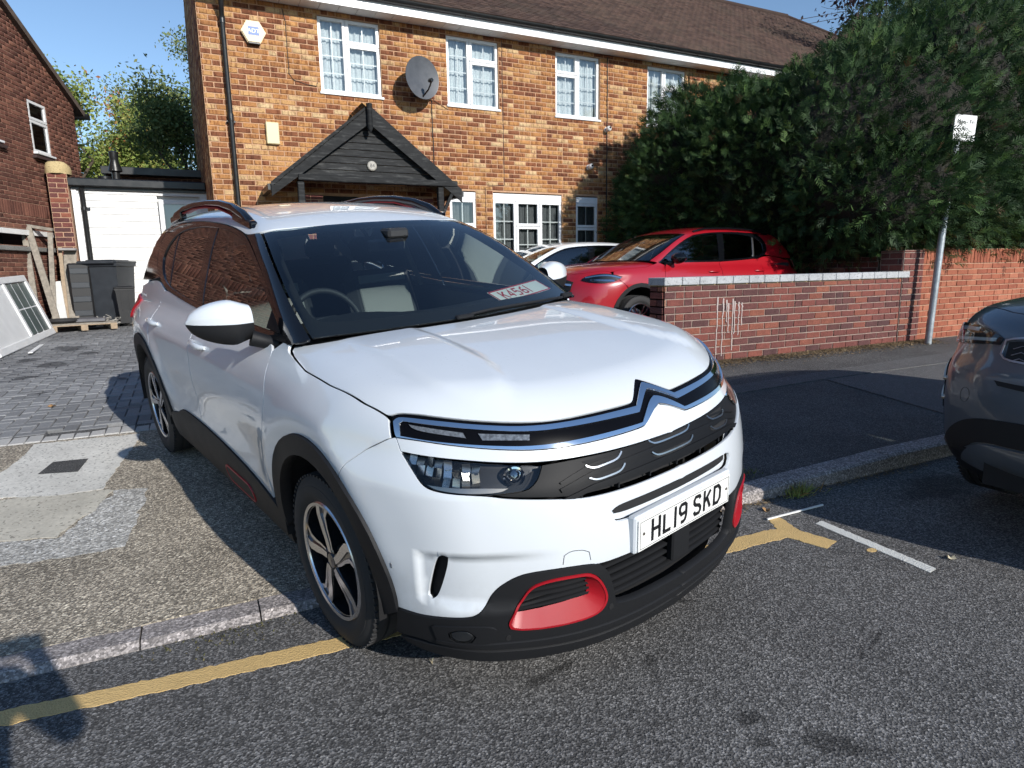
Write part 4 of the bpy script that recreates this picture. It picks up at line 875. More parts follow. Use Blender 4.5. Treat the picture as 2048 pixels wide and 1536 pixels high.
tag(patch('bay_line', [(2.985, 2.265), (3.05, 2.275), (3.015, 1.63), (2.95, 1.62)], M_WL, .002, jag=.002, edge=.02), 'short white bay line at right angles to the kerb', 'road marking')
tag(patch('paint_spot', [(2.94 + .03 * math.cos(a), 1.90 + .018 * math.sin(a)) for a in np.linspace(0, 2 * PI, 14)[:-1]], M_YEL, .002, jag=.003, edge=.02), 'small drip of yellow paint near the bay line', 'road marking')
# block paving of the drive: edging course, then herringbone
def paverm(name, a, b):
    t = NT(name); r = t('Attribute', attribute_type='OBJECT', attribute_name='rnd').outputs['Fac']; g = t('Attribute', attribute_type='GEOMETRY', attribute_name='rnd').outputs['Fac']
    rr = t.math('ADD', r, g); v = t.pos(); n = t.noise(v, 60., 4, .7); n2 = t.noise(v, .9, 5, .6)
    c = t.ramp(rr, [(0., a), (1., b)]); c = t.mix(1., c, t.ramp(n, [(.3, .8), (.7, 1.15)]), 'MULTIPLY'); c = t.mix(1., c, t.ramp(n2, [(.3, .82), (.7, 1.15)]), 'MULTIPLY')
    k = blotch(t, v, [(-1.68, 8.4, .22, .16, .1), (-1.59, 9.2, .25, .30, .4), (-1.59, 10.6, .3, .5, .3), (-.75, 7.87, .09, .13, .2), (-1.39, 7.44, .09, .07, .2), (-1.05, 7.63, .16, .03, -.7), (-1.89, 9.7, .2, .3, 0), (-1.3, 10.0, .2, .2, 0)], .25, 6., .5)
    c = t.mix(t.math('MULTIPLY', k, .75), c, (.035, .036, .04)); t.set(col=c, rough=.85, spec=.3); t.bump(n, .35, .003); return t.m
M_PAV = paverm('charcoal_paver', (.165, .168, .172), (.245, .248, .252)); M_PAVL = paverm('pale_edging_paver', (.36, .355, .34), (.47, .46, .44))
drive = empty('driveway', (0, 5.8, .26)); drive['kind'] = 'structure'
def paver_mesh(L, B, H=.05, c=.006):
    mb = MB(); a, b = L / 2, B / 2; V = [(-a, -b, -H), (a, -b, -H), (a, b, -H), (-a, b, -H), (-a, -b, -c), (a, -b, -c), (a, b, -c), (-a, b, -c), (-a + c, -b + c, 0), (a - c, -b + c, 0), (a - c, b - c, 0), (-a + c, b - c, 0)]
    F = [(8, 9, 10, 11)] + [(4 + i, 4 + (i + 1) % 4, 8 + (i + 1) % 4, 8 + i) for i in range(4)] + [(i, (i + 1) % 4, 4 + (i + 1) % 4, 4 + i) for i in range(4)]; return V, F
pm = {}
for k, (L, B, mt) in dict(h=(.194, .094, M_PAV), v=(.094, .194, M_PAV), e=(.0955, .195, M_PAVL)).items():
    V, F = paver_mesh(L, B); me = D.meshes.new('paver'); me.from_pydata(V, [], F); me.materials.append(mt); pm[k] = me
pav = []
for i in range(-45, 100): pav.append(('e', -.45 + i * .0995 * 1.0, 5.69, 0))
for i in range(-40, 60):
    for j in range(0, 110):
        # 90 degree herringbone on a 0.1 m lattice
        m = (i - j) % 4
        X0 = -.5 + i * .1; Y0 = 5.80 + j * .1
        if m == 0: pav.append(('h', X0 + .1, Y0 + .05, 1))
        elif m == 3: pav.append(('v', X0 + .05, Y0 + .1, 1))
def keepp(p): return (-2.75 - (0.0) < p[1] < 5.2 and p[2] < 11.35 and p[2] > 5.6) or (-3.2 < p[1] < .3 and p[2] < 16.2)
pav = [p for p in pav if keepp(p)]
def vis(p): # seen between the left edge of the view and the white car
    return p[1] < .35 and p[1] > -.285 * p[2] - .1
pav.sort(key=lambda p: (not vis(p), p[2])); nobj = 0
VV, FF, RR, MI = [], [], [], []
tmpl = {k: paver_mesh(*a) for k, a in dict(h=(.194, .094), v=(.094, .194), e=(.0955, .195)).items()}
for q, (k, X0, Y0, _) in enumerate(pav):
    z = gzf(X0, Y0) + random.uniform(-.0025, .0025) + .0
    if q < 300:
        o = D.objects.new('paver', pm[k]); link(o, drive); o.location = (X0, Y0 - 5.8, z - .26); o.rotation_euler = (.035 + random.gauss(0, .008), random.gauss(0, .008), random.gauss(0, .006)); o['rnd'] = random.random()
    else:
        V, F = tmpl[k]; b = len(VV); tx, ty = random.gauss(0, .008) + .035, random.gauss(0, .008)
        VV += [(x + X0, y + Y0 - 5.8, zz + z - .26 + y * tx - x * ty) for x, y, zz in V]; FF += [tuple(i + b for i in f) for f in F]; RR += [random.random()] * len(F); MI += [1 if k == 'e' else 0] * len(F)
o = np_mesh('pavers', np.array(VV), np.array(FF), M_PAV, drive, {'rnd': RR}); o.data.materials.append(M_PAVL); o.data.polygons.foreach_set('material_index', MI); o['kind'] = 'stuff'
# ------------------------------------------------------------------ brickwork
CAMP = Vector((0, 0, CAMZ)); CF = Vector(cf); CR = Vector(cr); CU = Vector(cu)
def in_view(p, m=1.05):
    d = Vector(p) - CAMP; z = d.dot(CF)
    return z > .1 and abs(d.dot(CR) / z) < 1024 / 1275 * m and abs(d.dot(CU) / z) < 768 / 1275 * m
def brickmat(name, stops, streak=.0, mottle=.25, rough=.85, vs=70.):
    t = NT(name); r = t.math('ADD', t('Attribute', attribute_type='OBJECT', attribute_name='rnd').outputs['Fac'], t('Attribute', attribute_type='GEOMETRY', attribute_name='rnd').outputs['Fac'])
    v = t.pos(); c = t.ramp(r, stops); n = t.noise(v, vs, 4, .7); n2 = t.noise(v, 9., 4, .6); n3 = t.noise(v, .7, 4, .6)
    c = t.mix(1., c, t.ramp(n, [(.3, 1 - mottle), (.7, 1 + mottle * .7)]), 'MULTIPLY'); c = t.mix(1., c, t.ramp(n2, [(.3, .85), (.7, 1.12)]), 'MULTIPLY'); c = t.mix(1., c, t.ramp(n3, [(.3, .86), (.7, 1.1)]), 'MULTIPLY')
    if streak:
        k = t.noise(t.map(v, (34, 34, 7)), 1., 3, .6); c = t.mix(t.math('MULTIPLY', t.ramp(k, [(.50, 0.), (.62, 1.)]), streak), c, t.mix(1., c, (.42, .30, .26), 'MULTIPLY'))
    t.set(col=c, rough=rough, spec=.25); t.bump(t.math('ADD', n, n2), .45, .004); return t.m
def mortarmat(name, col):
    return simple(name, col, .95, var=.18, vs=14, bump=.5, bs=140, pos=True, spec=.2)
def brick_geo(L, H, dp=.03, c=.004):
    a, b = L / 2, H / 2; V = [(-a, -b, -dp), (a, -b, -dp), (a, b, -dp), (-a, b, -dp), (-a, -b, -c), (a, -b, -c), (a, b, -c), (-a, b, -c), (-a + c, -b + c, 0), (a - c, -b + c, 0), (a - c, b - c, 0), (-a + c, b - c, 0)]
    F = [(8, 9, 10, 11)] + [(4 + i, 4 + (i + 1) % 4, 8 + (i + 1) % 4, 8 + i) for i in range(4)] + [(i, (i + 1) % 4, 4 + (i + 1) % 4, 4 + i) for i in range(4)]; return V, F
def rects(u0, u1, v0, v1, holes):
    us = sorted({u0, u1, *[h[0] for h in holes], *[h[1] for h in holes]}); vs = sorted({v0, v1, *[h[2] for h in holes], *[h[3] for h in holes]})
    us = [u for u in us if u0 <= u <= u1]; vs = [v for v in vs if v0 <= v <= v1]
    for a, b in zip(us[:-1], us[1:]):
        for c, d in zip(vs[:-1], vs[1:]):
            m, n = (a + b) / 2, (c + d) / 2
            if not any(h[0] < m < h[1] and h[2] < n < h[3] for h in holes): yield a, b, c, d
def brickwork(parent, M, u0, u1, v0, v1, mat, mortar, course=.078, bl=.235, holes=(), rowclip=None, thick=.22, limit=300, bond='stretcher', joint=.011, seed=3, vis=None, bands=(), proud=.010, rnd=None, name='brick', reveal=.09, back=True):
    """mortar core with openings plus every brick as a piece; bands: (v0, v1, kind) rows laid another way"""
    r = random.Random(seed); Mi = M; inv = parent.matrix_world.inverted() if parent is not None else Matrix.Identity(4); Mp = Mi
    mb = MB()
    if rowclip is None:
        for a, b, c, d in rects(u0, u1, v0, v1, holes): mb.add([(a, c, 0), (b, c, 0), (b, d, 0), (a, d, 0)], [(0, 1, 2, 3)], Mp)
        for h in holes:
            q = [(h[0], h[2]), (h[1], h[2]), (h[1], h[3]), (h[0], h[3])]
            for i in range(4):
                a, b = q[i], q[(i + 1) % 4]; mb.add([(a[0], a[1], 0), (b[0], b[1], 0), (b[0], b[1], -reveal), (a[0], a[1], -reveal)], [(3, 2, 1, 0)], Mp)
        for a, b, c, d in ((u0, u0, v0, v1), (u1, u1, v0, v1)): mb.add([(a, c, 0), (a, d, 0), (a, d, -thick), (a, c, -thick)], [(0, 1, 2, 3)], Mp)
        mb.add([(u0, v1, 0), (u1, v1, 0), (u1, v1, -thick), (u0, v1, -thick)], [(0, 1, 2, 3)], Mp)
        if back: mb.add([(u0, v0, -thick), (u0, v1, -thick), (u1, v1, -thick), (u1, v0, -thick)], [(0, 1, 2, 3)], Mp)
    else:
        nrow = int((v1 - v0) / .1) + 1
        for i in range(nrow):
            c, d = v0 + (v1 - v0) * i / nrow, v0 + (v1 - v0) * (i + 1) / nrow; (a0, b0), (a1, b1) = rowclip(c), rowclip(d)
            hs = [h for h in holes if h[2] < (c + d) / 2 < h[3]]; cuts = [a0] + [x for h in sorted(hs) for x in h[:2]] + [b0]
            for k in range(0, len(cuts), 2):
                if cuts[k + 1] > cuts[k]: mb.add([(cuts[k] if k else a0, c, 0), (cuts[k + 1] if k + 2 < len(cuts) else b0, c, 0), (cuts[k + 1] if k + 2 < len(cuts) else b1, d, 0), (cuts[k] if k else a1, d, 0)], [(0, 1, 2, 3)], Mp)
    wall = mb.build('wall', mortar, parent)
    items = []; row = 0; v = v0
    while v < v1 - .02:
        vc = v + course / 2; bd = next((b for b in bands if b[0] <= vc < b[1]), None); h = course
        if bd and bd[2] == 'soldier': h = min(bd[1], v1) - v
        elif bd and bd[2] == 'skip': v += course; row += 1; continue
        h = min(h, v1 - v); vc = v + h / 2
        a, b = (u0, u1) if rowclip is None else rowclip(vc)
        ivs = [(a, b)]
        for hh in holes:
            if hh[2] - .01 < vc < hh[3] + .01:
                ivs = [q for x, y in ivs for q in ((x, min(y, hh[0])), (max(x, hh[1]), y)) if q[1] - q[0] > .015]
        if bd and bd[2] == 'soldier': st = h * 0 + .0775 * course / .078; off = 0
        else:
            st = bl; off = bl / 2 * (row % 2)
            if bond == 'mixed' and row % 3 == 2: st = bl / 2; off = bl / 4
        for x, y in ivs:
            k = math.floor((x - off) / st); e = off + k * st
            while e < y:
                s0, s1 = max(e, x), min(e + st, y); e += st
                if s1 - s0 < .03: continue
                if st > .2 and s1 - s0 > st * .9 and r.random() < .12: # occasional pair of headers
                    m_ = (s0 + s1) / 2; items.append((s0, m_, vc, h)); items.append((m_, s1, vc, h)); continue
                items.append((s0, s1, vc, h))
        v += h; row += 1
    def key(q):
        p = M @ Vector(((q[0] + q[1]) / 2, q[2], 0)); ok = in_view(p, 1.0) and (vis is None or vis(p)); return (not ok, (p - CAMP).length)
    items.sort(key=key); cache = {}; VV = []; FF = []; RR = []; R3 = M.to_3x3().to_4x4()
    for i, (s0, s1, vc, h) in enumerate(items):
        L = round(s1 - s0 - joint, 3); H_ = round(h - joint, 3); rv = rnd(r, s0, vc) if rnd else r.random(); pz = proud + r.uniform(-.002, .002); ta, tb = r.gauss(0, .006), r.gauss(0, .008)
        if L < .012: continue
        if i < limit:
            kk = (L, H_)
            if kk not in cache:
                V, F = brick_geo(L, H_); me = D.meshes.new(name); me.from_pydata(V, [], F); me.materials.append(mat); cache[kk] = me
            o = D.objects.new(name, cache[kk]); link(o, wall); o.matrix_local = M @ TR(((s0 + s1) / 2, vc, pz)) @ Matrix.Rotation(ta, 4, 'Z') @ Matrix.Rotation(tb, 4, 'Y'); o['rnd'] = rv
        else:
            V, F = brick_geo(L, H_); b = len(VV); Mx = M @ TR(((s0 + s1) / 2, vc, pz)) @ Matrix.Rotation(ta, 4, 'Z')
            VV += [tuple(Mx @ Vector(p)) for p in V]; FF += [tuple(j + b for j in f) for f in F]; RR += [rv] * len(F)
    if VV:
        o = np_mesh(name + 's', np.array(VV), np.array(FF), mat, wall, {'rnd': RR}); o['kind'] = 'stuff'
    return wall
M_BH = brickmat('multi_stock_brick', [(0., (.175, .066, .034)), (.34, (.25, .095, .043)), (.44, (.36, .165, .062)), (.64, (.44, .21, .075)), (.86, (.50, .285, .12)), (1., (.56, .40, .22))], streak=.75, mottle=.3)
M_MH = mortarmat('warm_mortar', (.47, .285, .175))
M_BL = brickmat('brown_brick', [(0., (.10, .044, .034)), (.5, (.14, .060, .044)), (.85, (.18, .078, .056)), (1., (.24, .11, .075))], mottle=.22)
M_ML = mortarmat('pinkish_mortar', (.36, .225, .165))
M_BG = brickmat('red_garden_brick', [(0., (.085, .042, .042)), (.35, (.15, .055, .048)), (.7, (.195, .064, .050)), (.9, (.25, .09, .058)), (1., (.34, .18, .12))], mottle=.4)
M_MG = mortarmat('grey_mortar', (.30, .23, .195))
M_BO = brickmat('orange_brick', [(0., (.27, .083, .050)), (.6, (.33, .108, .062)), (1., (.38, .14, .083))], mottle=.25)
M_MO = mortarmat('pale_orange_mortar', (.42, .265, .18))
M_UPVC = simple('white_upvc', (.78, .79, .80), .3, var=.04, vs=6)
M_WGL = glassy('house_glass', (.80, .84, .84), .06)
def netm():
    t = NT('net_curtain'); v = t.co(); n = t.noise(t.map(v, (1, 1, 1)), 30., 4); c = t.ramp(n, [(.3, (.62, .66, .68)), (.7, (.80, .83, .84))]); t.set(col=c, rough=.9, spec=.1); return t.m
M_NET = netm()
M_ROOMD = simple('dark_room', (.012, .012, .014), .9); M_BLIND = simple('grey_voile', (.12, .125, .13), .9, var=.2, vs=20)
def stain():
    t = NT('black_stained_timber'); v = t.pos(); n = t.noise(t.map(v, (1.2, 1.2, 9)), 3., 6, .65, .6); n2 = t.noise(v, 30., 4)
    c = t.ramp(n, [(.3, (.008, .0085, .009)), (.55, (.020, .021, .022)), (.72, (.075, .076, .074))]); t.set(col=t.mix(1., c, t.ramp(n2, [(.3, .8), (.7, 1.15)]), 'MULTIPLY'), rough=.7, spec=.2); t.bump(n2, .4, .003); return t.m
M_BLKW = stain()
M_BLKP = simple('black_upvc', (.012, .013, .014), .35, var=.2, vs=10)
M_WHITEW = simple('white_painted_board', (.74, .74, .73), .5, var=.06, vs=5, bump=.1, bs=30)
def window(parent, M, w, h, sashes, curtain='net', name='window', sillw=.05, depth=.05, head=0., seed=0):
    """frame (part) > pane, glazing_bar, curtain, sill. sashes: (u0,u1,v0,v1,cols,rows)"""
    fw = .055; mb = MB()
    def rim(a, b, c, d, t, z0, z1):
        for q in ((a, b, c, c + t), (a, b, d - t, d), (a, a + t, c + t, d - t), (b - t, b, c + t, d - t)):
            mb.box(((q[0] + q[1]) / 2, (q[2] + q[3]) / 2, (z0 + z1) / 2), (q[1] - q[0], q[3] - q[2], z1 - z0), M, .004)
    rim(0, w, 0, h, fw, -.07, -.012)
    if head: mb.box((w / 2, h + head / 2, -.03), (w + .02, head, .07), M, .004)
    for a, b, c, d, cols, rows in sashes: rim(a + .004, b - .004, c + .004, d - .004, .050, -.055, .004)
    fr = mb.build(name, M_UPVC, parent)
    for a, b, c, d, cols, rows in sashes:
        a, b, c, d = a + .05, b - .05, c + .05, d - .05
        mesh_obj('pane', [M @ Vector(p) for p in ((a, c, -.022), (b, c, -.022), (b, d, -.022), (a, d, -.022))], [(0, 1, 2, 3)], M_WGL, fr)
        for k in range(1, cols):
            x = a + (b - a) * k / cols; m2 = MB(); m2.box((x, (c + d) / 2, -.026), (.020, d - c, .006), M); m2.build('glazing_bar', M_UPVC, fr)
        for k in range(1, rows):
            y = c + (d - c) * k / rows; m2 = MB(); m2.box(((a + b) / 2, y, -.0265), (b - a, .020, .006), M); m2.build('glazing_bar', M_UPVC, fr)
    n = 90; r = np.random.default_rng(seed); ph = r.uniform(0, 6, 6); V = []; rows_ = np.linspace(.03, h - .03, 14)
    us = np.linspace(.03, w - .03, n)
    for v in rows_:
        for u in us:
            s = math.sin(u * 85 + ph[0] + .5 * math.sin(v * 3 + u * 9)) + .6 * math.sin(u * 47 + ph[1] + v) + .4 * math.sin(u * 150 + ph[2])
            V.append(M @ Vector((u, v, -.105 + .011 * s + (.012 if (v * 5.1 + .15 * math.sin(u * 40)) % 1 < .12 else 0))))
    F = [(i * n + k, i * n + k + 1, (i + 1) * n + k + 1, (i + 1) * n + k) for i in range(13) for k in range(n - 1)]
    if curtain: mesh_obj('net_curtain' if curtain == 'net' else 'voile', V if curtain == 'net' else V[4 * n:], F if curtain == 'net' else [f for f in F if max(f) < 10 * n], M_NET if curtain == 'net' else M_BLIND, fr, 3.2)
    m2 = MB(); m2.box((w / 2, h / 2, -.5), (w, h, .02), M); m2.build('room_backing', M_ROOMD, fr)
    if sillw: m2 = MB(); m2.box((w / 2, -.02, .02), (w + .05, .04, .11), M, .006); m2.build('sill', M_UPVC, fr)
    return fr
# ------------------------------------------------------------------ the terraced house
YF = 11.5
house = empty('house', (0, 0, 0), 0, 'orange multi-brick terraced house with brown tiled roof and gabled black porch', 'house')
HM = frame((0, YF, 0), (1, 0, 0), (0, 0, 1))
X0, X1 = .45, 20.9
UP = [(2.24, 3.27), (4.48, 5.51), (6.74, 7.78), (8.97, 9.99), (11.25, 12.27), (13.5, 14.5), (15.7, 16.7)]
holes = [(a, b, 4.40, 5.58) for a, b in UP] + [(5.34, 6.87, .95, 2.90), (7.21, 7.74, 1.2, 2.89), (4.45, 4.98, 1.2, 2.90), (2.05, 3.75, .55, 2.72)]
def hvis(p): return p.z > 1.9 and p.x < 8.6
brickwork(house, HM, X0, X1, .35, 5.66, M_BH, M_MH, .0805, .242, holes, limit=300, vis=lambda p: p.z > 2.6 and .5 < p.x < 7, bond='stretcher', joint=.017, thick=.25)
# flank wall of the house
FM = frame((X0, YF + .02, 0), (0, -1, 0), (0, 0, 1))
brickwork(house, FM, -8.2, -.0, .35, 8.4, M_BH, M_MH, .0805, .242, limit=0, rowclip=lambda v: (-8.2, -.02) if v < 5.7 else (-8.2 + (v - 5.7) * 1.27, -.02 - (v - 5.7) * 1.27), joint=.014, seed=9)
w_, h_ = 1.03, 1.18
Lf = [(0.0, .46, 0, h_, 2, 4), (.46, w_, .80, h_, 2, 1), (.46, w_, 0, .80, 2, 3)]; Rf = [(.0, .52, .80, h_, 2, 1), (.0, .52, 0, .80, 2, 3), (.52, w_, 0, h_, 2, 4)]
for i, (a, b) in enumerate(UP):
    window(house, HM @ TR((a, 4.40, -.04)), w_, h_, Rf if i == 2 else Lf, 'net', seed=i)
gw = window(house, HM @ TR((5.34, .95, -.02)), 1.53, 1.80, [(0, .50, 0, 1.80, 2, 5), (.50, 1.03, 1.32, 1.80, 2, 1), (.50, 1.03, 0, 1.32, 2, 4), (1.03, 1.53, 0, 1.80, 2, 5)], 'voile', head=.13)
window(house, HM @ TR((7.21, 1.2, -.02)), .53, 1.54, [(0, .53, 1.06, 1.54, 2, 1), (0, .53, 0, 1.06, 2, 3)], 'voile', head=.13)
window(house, HM @ TR((4.45, 1.2, -.02)), .53, 1.55, [(0, .53, 1.06, 1.55, 2, 1), (0, .53, 0, 1.06, 2, 3)], 'voile', head=.13)
# eaves
mb = MB(); mb.box(((X0 + 21.3) / 2 - .1, YF - .33, 5.735), (21.3 - X0 + .2, .024, .17)); mb.build('fascia', M_UPVC, house)
for k in range(70):
    x = X0 + .0 + k * .302
    if x > 21: break
    mb = MB(); mb.box((x + .15, YF - .163, 5.662), (.296, .325, .012), None, .003); mb.build('soffit_board', M_WHITEW, house)
mb = MB(); prof = [(.058 * math.cos(a), .058 * math.sin(a)) for a in np.linspace(PI, 2 * PI, 9)]
V = [(x, YF - .40 + py, 5.845 + pz) for x in (X0 - .15, 21.4) for py, pz in prof]; F = [(i, i + 1, 9 + i + 1, 9 + i) for i in range(8)]
mesh_obj('gutter', V, F, M_BLKP, house, 3.2)
for k in range(12):
    mb = MB(); mb.tube([(1.2 + k * 1.75, YF - .34, 5.86), (1.2 + k * 1.75, YF - .40, 5.782), (1.2 + k * 1.75, YF - .465, 5.85)], .012, 6); mb.build('gutter_bracket', M_BLKP, house)
mb = MB(); mb.tube([(.80, YF - .39, 5.80), (.80, YF - .38, 5.70), (.80, YF - .10, 5.36), (.80, YF - .075, 5.25), (.80, YF - .075, .40)], .038, 12)
for z in (5.27, 3.86, 2.1, .6): mb.lathe([(.038, -.05), (.046, -.05), (.046, .05), (.038, .05)], 12, TR((.80, YF - .075, z)))
for z in (3.80, 2.0): mb.box((.80, YF - .05, z), (.13, .02, .03))
mb.build('downpipe', M_BLKP, house, .7)
# tiled roof
def tilemat(name, a, b, moss=None):
    t = NT(name); r = t.math('ADD', t('Attribute', attribute_type='OBJECT', attribute_name='rnd').outputs['Fac'], t('Attribute', attribute_type='GEOMETRY', attribute_name='rnd').outputs['Fac'])
    v = t.pos(); c = t.ramp(r, [(0., a), (1., b)]); n = t.noise(v, 40., 4, .7); c = t.mix(1., c, t.ramp(n, [(.3, .75), (.7, 1.2)]), 'MULTIPLY')
    n2 = t.noise(v, 1.2, 5, .65)
    c = t.mix(t.ramp(n2, [(.45, 0.), (.75, .6)]), c, moss or (.075, .06, .045)); t.set(col=c, rough=.9, spec=.2); t.bump(n, .5, .004); return t.m
M_TILE = tilemat('brown_plain_tile', (.05, .032, .027), (.105, .066, .052))
M_TILEP = tilemat('mossy_porch_tile', (.10, .075, .05), (.20, .15, .10), (.16, .14, .05))
def tiles(parent, M, u0, u1, L, clip, mat, tw=.165, gauge=.105, limit=300, seed=5, vis=None, name='tile'):
    r = random.Random(seed); T_ = .012; items = []
    for j in range(int(L / gauge) + 1):
        v = j * gauge; a, b = clip(v) if clip else (u0, u1); off = (tw / 2) * (j % 2); k = math.floor((a - off) / tw)
        e = off + k * tw
        while e < b:
            s0, s1 = max(a, e), min(b, e + tw); e += tw
            if s1 - s0 > .02: items.append((s0, s1, v))
    def key(q):
        p = M @ Vector(((q[0] + q[1]) / 2, q[2], 0)); return (not (in_view(p, 1.) and (vis is None or vis(p))), (p - CAMP).length)
    items.sort(key=key); VV = []; FF = []; RR = []; cache = {}; ln = gauge * 1.6
    def geo(w):
        a = w / 2 - .0015; V = [(-a, 0, .016), (a, 0, .016), (a, ln, .004), (-a, ln, .004), (-a, 0, .004), (a, 0, .004), (0, -.0, .019), (0, ln, .006)]
        return V, [(0, 6, 7, 3), (6, 1, 2, 7), (4, 5, 1, 0), (4, 0, 3, 3), (1, 5, 2, 2)]
    for i, (s0, s1, v) in enumerate(items):
        w = round(s1 - s0, 3); V, F = geo(w); F = [tuple(dict.fromkeys(f)) for f in F[:3]]; rv = r.random(); mx = M @ TR(((s0 + s1) / 2, v, r.uniform(0, .004))) @ Matrix.Rotation(r.gauss(0, .01), 4, 'X') @ Matrix.Rotation(r.gauss(0, .012), 4, 'Y')
        if i < limit:
            if w not in cache:
                me = D.meshes.new(name); me.from_pydata(V, [], F); me.materials.append(mat); cache[w] = me
            o = D.objects.new(name, cache[w]); link(o, parent); o.matrix_local = mx; o['rnd'] = rv
        else:
            b = len(VV); VV += [tuple(mx @ Vector(p)) for p in V]; FF += [tuple(q + b for q in f) for f in F]; RR += [rv] * len(F)
    if VV:
        o = np_mesh(name + 's', np.array(VV), np.array(FF), mat, parent, {'rnd': RR}); o['kind'] = 'stuff'
ey, ez, ry, rz = YF - .42, 5.86, 15.55, 9.08; sl = math.hypot(ry - ey, rz - ez); rg = 17.5
RM = frame((0, ey, ez), (1, 0, 0), (0, ry - ey, rz - ez)); hx = 21.4
mb = MB(); mb.add([(X0, ey, ez - .02), (hx, ey, ez - .02), (rg, ry, rz - .02), (X0, ry, rz - .02)], [(0, 1, 2, 3)]); mb.add([(hx, ey, ez - .02), (hx, 20, ez - .02), (rg, ry, rz - .02)], [(0, 1, 2)]); mb.add([(X0, 20, ez - .02), (hx, 20, ez - .02), (rg, ry, rz - .02), (X0, ry, rz - .02)], [(3, 2, 1, 0)])
roof = mb.build('roof', M_TILE, house)
tiles(roof, RM, X0 - .03, hx, sl, lambda v: (X0 - .03, hx - (hx - rg) * v / sl), M_TILE, vis=lambda p: p.z < 9)
mb = MB(); mb.tube([(X0 - .1, ry, rz), (rg, ry, rz)], .09, 8); mb.build('ridge_tiles', M_TILE, roof, .8)
mb = MB(); mb.tube([(rg, ry, rz), (hx, ey, ez)], .07, 8); mb.build('hip_tiles', M_TILE, roof, .8)
# porch
porch = mesh_obj('porch', [(2.05, YF - .02, .5), (3.75, YF - .02, .5), (3.75, YF - .02, 2.72), (2.05, YF - .02, 2.72)], [(0, 1, 2, 3)], M_ROOMD, house)
ax, az, yl, hw, ezp = 2.77, 4.02, 10.60, 1.52, 2.78
mb = MB(); mb.box((2.9, YF - .05, 1.6), (.92, .06, 2.1), None, .01); mb.build('front_door', M_BLKP, porch)
sp = math.hypot(hw, az - ezp)
for sg in (-1, 1):
    PMx = frame((ax + sg * hw, yl if sg < 0 else YF, ezp), (0, 1, 0) if sg < 0 else (0, -1, 0), (-sg * hw, 0, az - ezp))
    mb = MB(); mb.add([(0, 0, 0), (YF - yl, 0, 0), (YF - yl, sp, 0), (0, sp, 0)], [(0, 1, 2, 3)], PMx); pr = mb.build('porch_roof', M_TILEP, porch)
    tiles(porch, PMx @ TR((0, 0, .01)), -.06, YF - yl - .01, sp - .03, None, M_TILEP, limit=150, gauge=.1, seed=8, name='porch_tile')
    mb = MB(); p0 = Vector((ax + sg * (hw + .03), yl - .03, ezp - .13)); p1 = Vector((ax, yl - .03, az - .13)); d = (p1 - p0).normalized()
    q = [(p0.x, p0.z - .06), (p0.x, p0.z + .15), (ax, az + .02), (ax, az - .27)]
    mb.prism([(x, z) for x, z in q], 0, .035, Matrix(((1, 0, 0, 0), (0, 0, -1, yl), (0, 1, 0, 0), (0, 0, 0, 1)))); mb.build('bargeboard', M_BLKW, porch)
    mb = MB(); mb.box((ax + sg * (hw + .04), (yl + YF) / 2, ezp - .05), (.07, YF - yl, .09)); mb.build('porch_gutter', M_BLKP, porch)
nb = 8; zb0 = 2.93
for k in range(nb):
    z0 = zb0 + k * .108; z1 = z0 + .104
    if z1 > az - .25: z1 = az - .25
    hw0 = hw * (az - .12 - z0) / (az - ezp); hw1 = hw * (az - .12 - z1) / (az - ezp)
    mb = MB(); V = [(ax - hw0, yl + .07, z0), (ax + hw0, yl + .07, z0), (ax + hw1, yl + .088, z1), (ax - hw1, yl + .088, z1)]
    mb.add(V + [(x, y + .02, z) for x, y, z in V], [(0, 1, 2, 3), (0, 4, 5, 1), (3, 2, 6, 7)]); mb.build('weatherboard', M_BLKW, porch)
mb = MB(); mb.box(((1.62 + 4.24) / 2, yl + .0, 2.885), (2.62, .11, .095), None, .01); mb.build('porch_beam', M_BLKW, porch)
for x in (1.66, 3.95):
    mb = MB(); mb.box((x, yl + .04, 1.65), (.10, .10, 2.36), None, .01); mb.build('porch_post', M_BLKW, porch)
mb = MB(); mb.bar((3.98, yl + .0, 2.40), (4.20, yl + .0, 2.84), .05, .05); mb.build('porch_brace', M_BLKW, porch)
mb = MB(); mb.tube([(ax, yl - .075, az + .02), (ax, yl - .075, az - .12), (ax, yl - .075, az - .34), (ax, yl - .075, az - .42)], [.05, .042, .05, .01], 8); mb.build('finial', M_BLKW, porch, .8)
pq = tag(empty('number_plaque', (2.80, yl + .055, 3.12)), 'oval house number plaque on the black porch gable', 'plaque')
mb = MB(); mb.lathe([(0, .016), (.055, .016), (.07, .01), (.078, 0)], 24, frame((0, 0, 0), (1, 0, 0), (0, 0, 1))); mb.build('plaque_disc', simple('plaque', (.34, .32, .28), .5), pq)
text_mesh('plaque_number', '84', .085, M_INK, pq, frame((0, -.0175, 0), (1, 0, 0), (0, 0, 1)))
for sg, x in ((-1, 1.93), (1, 3.86)):
    brickwork(house, frame((x - .16, YF - .30, 0), (1, 0, 0), (0, 0, 1)), 0, .32, .45, 2.72, M_BG, M_MH, .0805, .242, limit=40, thick=.28, seed=21)
